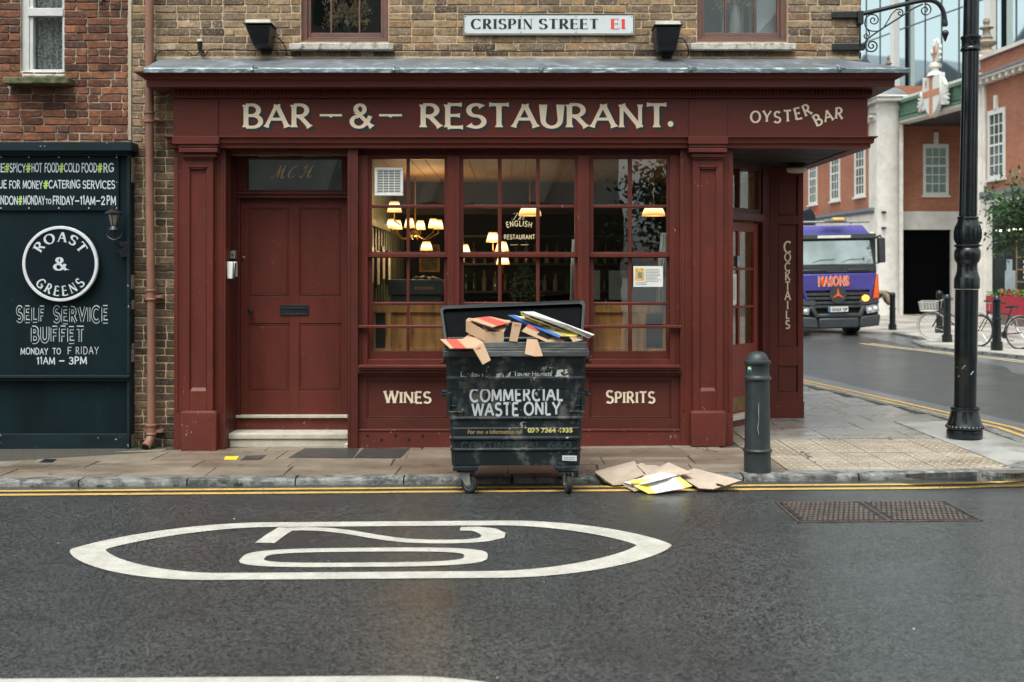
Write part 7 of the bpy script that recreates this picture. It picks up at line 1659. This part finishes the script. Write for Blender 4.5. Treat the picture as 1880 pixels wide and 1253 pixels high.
# ---------------------------------------------------------------- lorry: front faces the camera (local -y)
M['purple']=mt('purple_paint',(.062,.05,.26),.3,var=.04); M['orange']=mt('orange_paint',(.82,.12,.015),.3,var=.05); M['dkplastic']=mt('dark_plastic',(.028,.032,.034),.5,var=.2); M['screen']=mt('windscreen_glass',(.30,.34,.33),.05,var=.3,vs=1.2,metal=.8)
tk=thing('lorry','purple and orange tipper lorry with dark bumper facing the camera from the side street','lorry',(8.72,30.4,-.02),rot=(0,R(-1.2),R(5)))
hw=1.20
def tz(v): return VZ(v,30.4)+.02
def tbx(name,mat,boxes,bev=.02,parent=None,hexas=()):
    m=MB()
    for b in boxes: m.box(*b)
    for a,b in hexas: m.hexa(a,b)
    return m.build(name,mat,parent or tk,local=True,bev=bev)
tbx('cab',M['dkplastic'],[(-hw+.06,hw-.06,.10,1.9,.75,2.62)],.06)
tbx('cab_roof',M['purple'],[],.05,hexas=[([(-hw+.10,.16,2.62),(hw-.10,.16,2.62),(hw-.10,1.9,2.62),(-hw+.10,1.9,2.62)],[(-hw+.28,.45,2.98),(hw-.28,.45,2.98),(hw-.28,1.9,3.02),(-hw+.28,1.9,3.02)])])
for b_ in ((-hw+.03,-hw+.09,.2,1.9,.95,1.75),(hw-.09,hw-.03,.2,1.9,.95,1.75)): tbx('side_panel',M['orange'],[b_],.03)
for s in (-1,1): tbx('corner_panel',M['orange'],[],.03,hexas=[([(s*(hw-.22),-.02,.98),(s*(hw-.02),.05,1.0),(s*(hw-.02),.22,1.0),(s*(hw-.22),.2,.98)],[(s*(hw-.11),.0,1.66),(s*(hw-.03),.05,1.66),(s*(hw-.05),.22,1.62),(s*(hw-.12),.2,1.62)])])
tbx('windscreen',M['screen'],[],.04,hexas=[([(-hw+.16,.0,1.90),(hw-.16,.0,1.90),(hw-.22,.09,2.60),(-hw+.22,.09,2.60)],[(-hw+.16,.12,1.90),(hw-.16,.12,1.90),(hw-.22,.21,2.60),(-hw+.22,.21,2.60)])])
tbx('sun_visor',M['dkplastic'],[],.02,hexas=[([(-hw+.12,-.10,2.60),(hw-.12,-.10,2.60),(hw-.15,.14,2.64),(-hw+.15,.14,2.64)],[(-hw+.14,-.08,2.74),(hw-.14,-.08,2.74),(hw-.17,.17,2.74),(-hw+.17,.17,2.74)])])
m=MB(); m.box(-.55,.35,-.115,-.10,2.63,2.70); m.build('visor_strip',M['farwhite'],tk,local=True)
tbx('upper_grille',M['dkplastic'],[(-hw+.10,hw-.10,.02,.12,1.70,1.90),(-.95,-.25,-.0,.05,1.74,1.80),(.3,.9,-.0,.05,1.74,1.80)],.02)
gp_=tbx('front_panel',M['purple'],[],.03,hexas=[([(-hw+.14,-.03,1.68),(hw-.14,-.03,1.68),(hw-.20,.0,1.22),(-hw+.20,.0,1.22)],[(-hw+.14,.10,1.68),(hw-.14,.10,1.68),(hw-.20,.1,1.22),(-hw+.20,.1,1.22)]),([(-hw+.10,-.01,1.68),(-hw+.20,-.03,1.68),(-hw+.42,.0,.92),(-hw+.33,.0,.92)],[(-hw+.10,.10,1.68),(-hw+.20,.10,1.68),(-hw+.42,.1,.92),(-hw+.33,.1,.92)]),([(hw-.20,-.03,1.68),(hw-.10,-.01,1.68),(hw-.28,.0,.92),(hw-.37,.0,.92)],[(hw-.20,.10,1.68),(hw-.10,.10,1.68),(hw-.28,.1,.92),(hw-.37,.1,.92)])])
m=MB()
vs,fs=btext('MASONS',bold=.032,sp=1.1); xa=min(v[0] for v in vs); xb=max(v[0] for v in vs)
for off_,mi,yy in ((0,0,-.044),):
    m.add([(-.52+(x-xa)/(xb-xa)*.84,yy,1.36+z*.36) for x,z in vs],fs,mi)
vs2,fs2=btext('MASONS',bold=.055,sp=1.1); m.add([(-.53+(x-xa)/(xb-xa)*.84,-.036,1.358+z*.36) for x,z in vs2],fs2,1)
m.build('lettering',[M['orange'],M['farwhite']],gp_,local=True,smooth=False)
m=MB()
for q,(z,w) in enumerate(((1.13,.88),(1.02,.84),(.90,.74),(.80,.66))): m.box(-w,w,.0-.01*q,.08,z-.035,z+.035)
m.build('radiator_grille',M['dkplastic'],tk,local=True,bev=.01)
m=MB()
for z in (1.075,.96,.85):
    for q in range(9): x=-.72+q*.18; m.box(x-.06,x+.06,.03,.1,z-.02,z+.02)
m.build('grille_slot',M['dark'],tk,local=True)
m=MB(); m.lathe([(.235,0),(.235,.02)],(0,0,0),28); m.xf(Matrix.Translation((0,-.02,1.12))@Matrix.Rotation(PI/2,4,'X')); em=m.build('emblem',M['dkplastic'],tk,local=True)
m=MB()
for q in range(3):
    a=R(90+120*q); m.add([(.20*cos(a),-.048,1.12+.20*sin(a)),(.035*cos(a+1.05),-.052,1.12+.035*sin(a+1.05)),(0,-.056,1.12),(.035*cos(a-1.05),-.052,1.12+.035*sin(a-1.05))],[(0,1,2),(0,2,3)])
m.build('star',M['orange'],em,local=True,smooth=False)
bp=tbx('bumper',M['dkplastic'],[(-.55,.55,-.10,.2,.22,.50),(-.62,.62,-.06,.2,.50,.62)],.04,hexas=[([(s*.55,-.10,.22),(s*1.14,.0,.26),(s*1.17,.25,.28),(s*.55,.2,.22)],[(s*.6,-.08,.52),(s*1.20,.03,.56),(s*1.20,.25,.60),(s*.6,.2,.52)]) for s in (-1,1)]+[([(s*.62,-.05,.80),(s*1.18,.03,.86),(s*1.20,.3,.86),(s*.62,.2,.8)],[(s*.60,-.02,.98),(s*1.14,.06,1.06),(s*1.16,.3,1.06),(s*.60,.2,.98)]) for s in (-1,1)]+[([(s*.50,-.09,.50),(s*.64,-.09,.50),(s*.80,-.04,.82),(s*.66,-.06,.82)],[(s*.50,.1,.50),(s*.64,.1,.5),(s*.80,.1,.82),(s*.66,.1,.82)]) for s in (-1,1)])
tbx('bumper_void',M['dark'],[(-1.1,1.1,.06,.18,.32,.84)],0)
for s in (-1,1):
    m=MB(); m.hexa([(s*.80,-.02,.58),(s*1.17,.04,.64),(s*1.17,.15,.64),(s*.80,.1,.58)],[(s*.74,-.0,.80),(s*1.15,.06,.86),(s*1.15,.15,.86),(s*.74,.1,.80)]); h_=m.build('headlight',mt('headlight_clear',(.30,.31,.32),.12,metal=.3,var=.5,vs=9),tk,local=True,bev=.02)
    m=MB()
    for q in (0,1): m.ball((s*(.88+.17*q),-.0+.03*q,.70+.03*q),.055,12,8,sc=(1,.5,1))
    m.build('bulb_lens',M['plastic_w'],h_,local=True)
m=MB(); m.lathe([(.085,0),(.07,.02),(.01,.03)],(0,0,0),16); m.xf(Matrix.Translation((.76,-.03,1.01))@Matrix.Rotation(PI/2,4,'X')@Matrix.Scale(1.2,4,(1,0,0))); m.build('indicator',mt('lit_indicator',(1.,.33,.04),.4,emit=1.8),tk,local=True)
m=MB(); m.box(-.30,.24,-.125,-.11,.66,.80); np_=m.build('number_plate',M['farwhite'],tk,local=True,bev=.004)
m=MB(); vs,fs=btext('GN24 YJP',bold=.03); xa=min(v[0] for v in vs); xb=max(v[0] for v in vs); m.add([(-.215+(x-xa)/(xb-xa)*.435,-.128,.69+z*.115) for x,z in vs],fs,0); m.add([(-.298,-.127,.663),(-.245,-.127,.663),(-.245,-.127,.797),(-.298,-.127,.797)],[(0,1,2,3)],1); m.build('plate_print',[M['inkshade'],M['cardblue']],np_,local=True,smooth=False)
for s in (-1,1):
    tbx('mirror',M['dkplastic'],[(s*1.26-.09,s*1.26+.09,-.02,.16,1.95,2.62)],.03)
    m=MB(); m.tube([(s*1.08,.12,2.60),(s*1.22,.0,2.68),(s*1.27,.06,2.60)],.03,8); m.tube([(s*1.1,.12,1.93),(s*1.26,.06,1.97)],.02,8); m.build('mirror_arm',M['dkplastic'],tk,local=True)
m=MB()
for s in (-.55,.25): m.tube([(s-.25,.03,1.93),(s+.1,.0,2.05),(s+.5,.02,2.06)],.012,6)
m.build('wiper',M['dkplastic'],tk,local=True)
m=MB(); m.tube([(-1.05,.2,3.08),(1.0,.2,3.06)],.03,8); m.box(-.25,.35,.15,.3,3.09,3.15); m.tube([(-.5,.22,3.0),(-.5,.2,3.08)],.02,6); m.tube([(.5,.22,3.0),(.5,.2,3.06)],.02,6); m.build('light_bar',M['galv'],tk,local=True)
m=MB(); m.box(-.02,.28,.1,.3,3.10,3.18); m.build('beacon',mt('amber_lens',(.75,.40,.12),.3,emit=.15),tk,local=True,bev=.02)
m=MB(); m.ball((.98,-.01,2.72),.06,12,8); m.ball((-.98,-.01,2.72),.06,12,8); m.build('marker_lamp',M['farwhite'],tk,local=True)
for x in (-.98,.88):
    w=MB(); w.lathe([(.30,-.14),(.47,-.15),(.50,-.10),(.50,.10),(.47,.15),(.30,.14)],(0,0,0),32,ax='x'); w.xf(Matrix.Translation((x,1.35,.49))); wo=w.build('wheel',M['rubber'],tk,local=True); w=MB(); w.lathe([(.05,-.12),(.28,-.10),(.3,.0),(.28,.10),(.05,.12)],(0,0,0),24,ax='x'); w.xf(Matrix.Translation((x,1.35,.49))); w.build('rim',M['galv'],wo,local=True)
for x in (-.9,.9):
    w=MB(); w.lathe([(.30,-.2),(.47,-.22),(.50,-.16),(.50,.16),(.47,.22),(.30,.2)],(0,0,0),32,ax='x'); w.xf(Matrix.Translation((x,5.6,.49))); w.build('wheel',M['rubber'],tk,local=True)
tbx('chassis',M['dark'],[(-.45,.45,.5,7.5,.55,.85)],.02); tbx('tipper_body',M['purple'],[(-1.15,1.15,3.0,7.5,.95,2.3)],.04)
m=MB(); m.tube([(-.46,1.95,2.9),(-.44,1.95,3.25),(-.36,1.95,3.44)],.13,12); m.box(-.75,-.42,1.9,2.4,3.0,3.48); cr2=m.build('crane_arm',M['orange'],tk,local=True,bev=.05)
m=MB()
for q in range(7): m.tube(curve([(-.34+.04*q,2.0,3.05),(-.28+.04*q,1.95,3.42+.015*q),(-.16+.045*q,1.95,3.36),(-.06+.035*q,2.0,3.05)],5),.022,6)
m.build('hydraulic_hose',M['dkplastic'],cr2,local=True)
m=MB(); m.tube(spiral(.18,3.46,.11,.11,-200,.72,16) and [(x,2.2,z) for x,z in spiral(.18,3.46,.11,.11,-200,.72,16)],.028,8); m.tube([(-.2,2.2,3.36),(.06,2.2,3.42)],.03,8); m.build('crane_hook',mt('red_hook',(.55,.03,.02),.4),cr2,local=True)
# ---------------------------------------------------------------- person bending behind the lorry
px_=UX(1619,39.5); pe=bpy.data.meshes.new('person'); bm=bmesh.new()
sk=[((0,0,.78),.15),((.16,0,.93),.17),((.34,-.02,.98),.16),((.48,-.03,.92),.09),((.56,-.04,.85),.075),((.60,-.04,.80),.10),
 ((.38,-.2,.90),.075),((.44,-.26,.66),.055),((.58,-.26,.48),.04),((.38,.17,.90),.075),((.46,.2,.66),.055),((.60,.18,.50),.04),
 ((-.02,-.1,.70),.12),((-.02,-.12,.42),.085),((-.06,-.12,.10),.055),((.06,-.12,.04),.05),((.02,.1,.70),.12),((.12,.12,.42),.085),((.14,.12,.10),.055),((.26,.12,.04),.05)]
ed=[(0,1),(1,2),(2,3),(3,4),(4,5),(2,6),(6,7),(7,8),(2,9),(9,10),(10,11),(0,12),(12,13),(13,14),(14,15),(0,16),(16,17),(17,18),(18,19)]
vv=[bm.verts.new(p) for p,_ in sk]; [bm.edges.new((vv[a],vv[b])) for a,b in ed]; bm.to_mesh(pe); bm.free()
po=bpy.data.objects.new('person',pe); COL.objects.link(po); po.location=(px_-.28,39.5,zf)
sm=po.modifiers.new('skin','SKIN'); sm.use_smooth_shade=True
for i,(p,r_) in enumerate(sk): pe.skin_vertices[0].data[i].radius=(r_,r_); pe.skin_vertices[0].data[i].use_root=(i==0)
po.modifiers.new('sub','SUBSURF').render_levels=1
pe.materials.append(mt('dark_trousers',(.03,.03,.033),.9)); tag(po,'person stooping in a tan top and dark trousers between the lorry and the bollard','person')
def sk_mesh(name,nodes,edges,mat,parent):
    me=bpy.data.meshes.new(name); b=bmesh.new(); q=[b.verts.new(p) for p,_ in nodes]; [b.edges.new((q[a],q[c])) for a,c in edges]; b.to_mesh(me); b.free(); o=bpy.data.objects.new(name,me); COL.objects.link(o); o.parent=parent
    o.modifiers.new('skin','SKIN').use_smooth_shade=True
    for i,(p,r_) in enumerate(nodes): me.skin_vertices[0].data[i].radius=(r_,r_); me.skin_vertices[0].data[i].use_root=(i==0)
    o.modifiers.new('sub','SUBSURF').render_levels=1; me.materials.append(mat); return o
sk_mesh('jacket',[((-.03,0,.72),.185),((.16,0,.94),.205),((.36,-.02,.99),.185),((.39,-.21,.89),.095),((.44,-.27,.68),.075),((.55,-.27,.53),.055),((.39,.18,.89),.095),((.47,.21,.68),.075),((.57,.19,.54),.055)],[(0,1),(1,2),(2,3),(3,4),(4,5),(2,6),(6,7),(7,8)],mt('tan_jacket',(.25,.19,.125),.9,var=.2,vs=10),po)
sk_mesh('hair',[((.57,-.04,.86),.09),((.63,-.04,.82),.095)],[(0,1)],mt('dark_hair',(.03,.02,.015),.8),po)
# ---------------------------------------------------------------- glass office tower
TW=Wl((13.6,74),(21.4,42)); 
if TW.n.x>0: TW.n=-TW.n
gt=thing('glass_office_building','tall glass office block with slim dark mullions behind the brick building','building',(17.5,58,0))
t=NT('tower_glass'); n=t.noise(.25,2); b_=t.bump(n,.05,.15); t.bsdf(Base_Color=(.62,.74,.75),Roughness=.03,Metallic=1.,Normal=b_); M['towerglass']=t.m
m=MB(); TW.box(m,-10,42,0,26,0,.3); m.build('glazing',M['towerglass'],gt,smooth=False)
m=MB(); s=-10
while s<42: TW.box(m,s,s+.035,0,26,.035,.05); s+=1.25
for z in (5,9.3,13.2,17.1,21): TW.box(m,-10,42,z,z+.05,.03,.05)
m.build('mullion',mt('mullion_grey',(.10,.12,.13),.5),gt)
m=MB()
for s in (6.5,13.5,20.5,27.5): TW.box(m,s,s+.34,0,26,.55,.3)
m.build('white_fin',M['farwhite'],gt)
m=MB(); m.box(30,60,30,75,0,24); m.build('rear_block',M['concrete'],gt)
# distant blocks that the glass of the tower and the windows mirror
def block(name,label,x0,x1,y0,y1,h,mat,roof=None,win=None,n=(6,5),face='y'):
    t=thing(name,label,'building',((x0+x1)/2,(y0+y1)/2,0)); m=MB(); m.box(x0,x1,y0,y1,-.2,h)
    m.build('wall',mat,t)
    if roof:
        m=MB(); k=roof[0]; w=(y1-y0)/k
        for i in range(k): a=y0+i*w; hh=roof[1]*(1 if i%2 else .6); m.add([(x0-.2,a,h),(x1,a,h),(x1,a+w,h),(x0-.2,a+w,h),(x0-.2,a+w*.5,h+hh),(x1,a+w*.5,h+hh)],[(3,2,1,0),(0,1,5,4),(2,3,4,5),(0,4,3),(1,2,5)])
        m.build('gabled_roof',M['leadflash'],t)
    m=MB()
    for i in range(n[0]):
        for j in range(n[1]):
            if face=='y': a=x0+(x1-x0)*(i+.28)/n[0]; b=x0+(x1-x0)*(i+.72)/n[0]; m.box(a,b,y1-.1,y1+.05,1+(h-1)*(j+.2)/n[1],1+(h-1)*(j+.75)/n[1])
            else: a=y0+(y1-y0)*(i+.28)/n[0]; b=y0+(y1-y0)*(i+.72)/n[0]; m.box(x1-.1,x1+.05,a,b,1+(h-1)*(j+.2)/n[1],1+(h-1)*(j+.75)/n[1])
    m.build('window',win or M['farglass'],t); return t
block('distant_building','gabled teal clad building far behind the pub, mirrored in the office glass',-34,-18,62,125,17,mt('teal_cladding',(.05,.11,.115),.5,var=.4,vs=.3),(7,5.),n=(16,5),face='x')
ob_=block('opposite_building','pale concrete office block on the camera side of the street',-16,3.0,-24,-9.5,15,M['concrete'],n=(6,4)); m=MB(); m.box(-16,3.05,-9.6,-9.2,-.2,3.5); m.build('dark_ground_floor',M['oakdark'],ob_); m=MB()  # raised to shade the facade; dark lower storey added for the pane reflections
for q in range(6): m.hexa([(-15+q*3.1,-9.5,3.6),(-14.6+q*3.1,-9.5,3.6),(-14.6+q*3.1,-9.0,3.6),(-15+q*3.1,-9.0,3.6)],[(-13.2+q*3.1,-9.5,9),(-12.8+q*3.1,-9.5,9),(-12.8+q*3.1,-9.0,9),(-13.2+q*3.1,-9.0,9)])
m.build('slanted_fin',M['portland'],ob_)
block('opposite_building','brick warehouse on the camera side of the street, right of the concrete block',8.5,28,-26,-11,10,M['fb_x'],n=(6,3))
ot=thing('street_tree','broad dark street tree standing on the camera side of the street','tree',(4.2,-5.2,-.05)); m=MB(); m.tube([(4.2,-5.2,-.1),(4.15,-5.2,1.8),(4.3,-5.1,3.4)],[.16,.13,.07],10)
cl=[]
for q in range(26):
    a=r.random()*6.28; el=r.uniform(-.1,1.2); L=r.uniform(.9,2.3); st=Vector((4.2,-5.2,r.uniform(1.9,3.2))); e=st+Vector((cos(a)*cos(el),sin(a)*cos(el),sin(el)))*L; m.tube([st,(st+e)/2,e],[.04,.02,.008],5); cl+=[e,(st+e)/2]
m.build('trunk',M['bark'],ot); m=MB()
for c in cl:
    for q in range(70):
        v=Vector((r.gauss(0,1),r.gauss(0,1),r.gauss(0,.8)))*.33; p=c+v; s=r.uniform(.05,.10); n1=Vector((r.gauss(0,1),r.gauss(0,1),r.gauss(0,1))).normalized(); n2=n1.cross(Vector((r.gauss(0,1),r.gauss(0,1),1))).normalized(); m.add([p,p+n1*s+n2*s*.6,p+n1*s*2,p+n1*s-n2*s*.6],[(0,1,2,3)])
m.build('crown',M['leafd'],ot,smooth=False)
# ================================================================= light, sky, camera
SUN_EL,SUN_AZ=R(64),R(200)      # azimuth clockwise from +Y: behind the camera, a little to the left
w=bpy.data.worlds.new('World'); SC.world=w; w.use_nodes=True; nt=w.node_tree; nt.nodes.clear()
sky=nt.nodes.new('ShaderNodeTexSky'); sky.sky_type='NISHITA'; sky.sun_disc=False; sky.sun_elevation=SUN_EL; sky.sun_rotation=SUN_AZ; sky.air_density=1.; sky.dust_density=4.; sky.ozone_density=1.
hs=nt.nodes.new('ShaderNodeHueSaturation'); hs.inputs['Saturation'].default_value=.12
bg=nt.nodes.new('ShaderNodeBackground'); bg.inputs['Strength'].default_value=.15; ou=nt.nodes.new('ShaderNodeOutputWorld')
nt.links.new(sky.outputs[0],hs.inputs['Color']); tn=nt.nodes.new('ShaderNodeMix'); tn.data_type='RGBA'; tn.blend_type='MULTIPLY'; tn.inputs[0].default_value=1; tn.inputs[7].default_value=(.93,1.,.995,1); nt.links.new(hs.outputs[0],tn.inputs[6]); nt.links.new(tn.outputs[2],bg.inputs['Color']); nt.links.new(bg.outputs[0],ou.inputs['Surface'])
sl=bpy.data.lights.new('sun','SUN'); sl.energy=.8; sl.angle=R(30); sl.color=(1,.98,.935); so=bpy.data.objects.new('sun',sl); COL.objects.link(so)
d=Vector((sin(SUN_AZ)*cos(SUN_EL),cos(SUN_AZ)*cos(SUN_EL),sin(SUN_EL))); so.rotation_euler=d.to_track_quat('Z','Y').to_euler(); so.location=(0,-5,12)
cam=bpy.data.cameras.new('camera'); co_=bpy.data.objects.new('camera',cam); COL.objects.link(co_); SC.camera=co_
cam.lens=40; cam.sensor_width=36; cam.shift_y=-126.5/1880; cam.clip_end=1000; cam.clip_start=.05
co_.location=(0,0,CH); co_.rotation_euler=(PI/2,0,0)
cam.dof.use_dof=True; cam.dof.focus_distance=10.2; cam.dof.aperture_fstop=2.4
vs_=SC.view_settings; vs_.view_transform='Standard'; vs_.look='None'; vs_.gamma=1; vs_.exposure=1.05; vs_.use_curve_mapping=False
SC.cycles.max_bounces=8; SC.cycles.transparent_max_bounces=16; SC.cycles.caustics_reflective=False; SC.cycles.caustics_refractive=False
SC.cycles.sample_clamp_indirect=6; SC.cycles.use_denoising=True
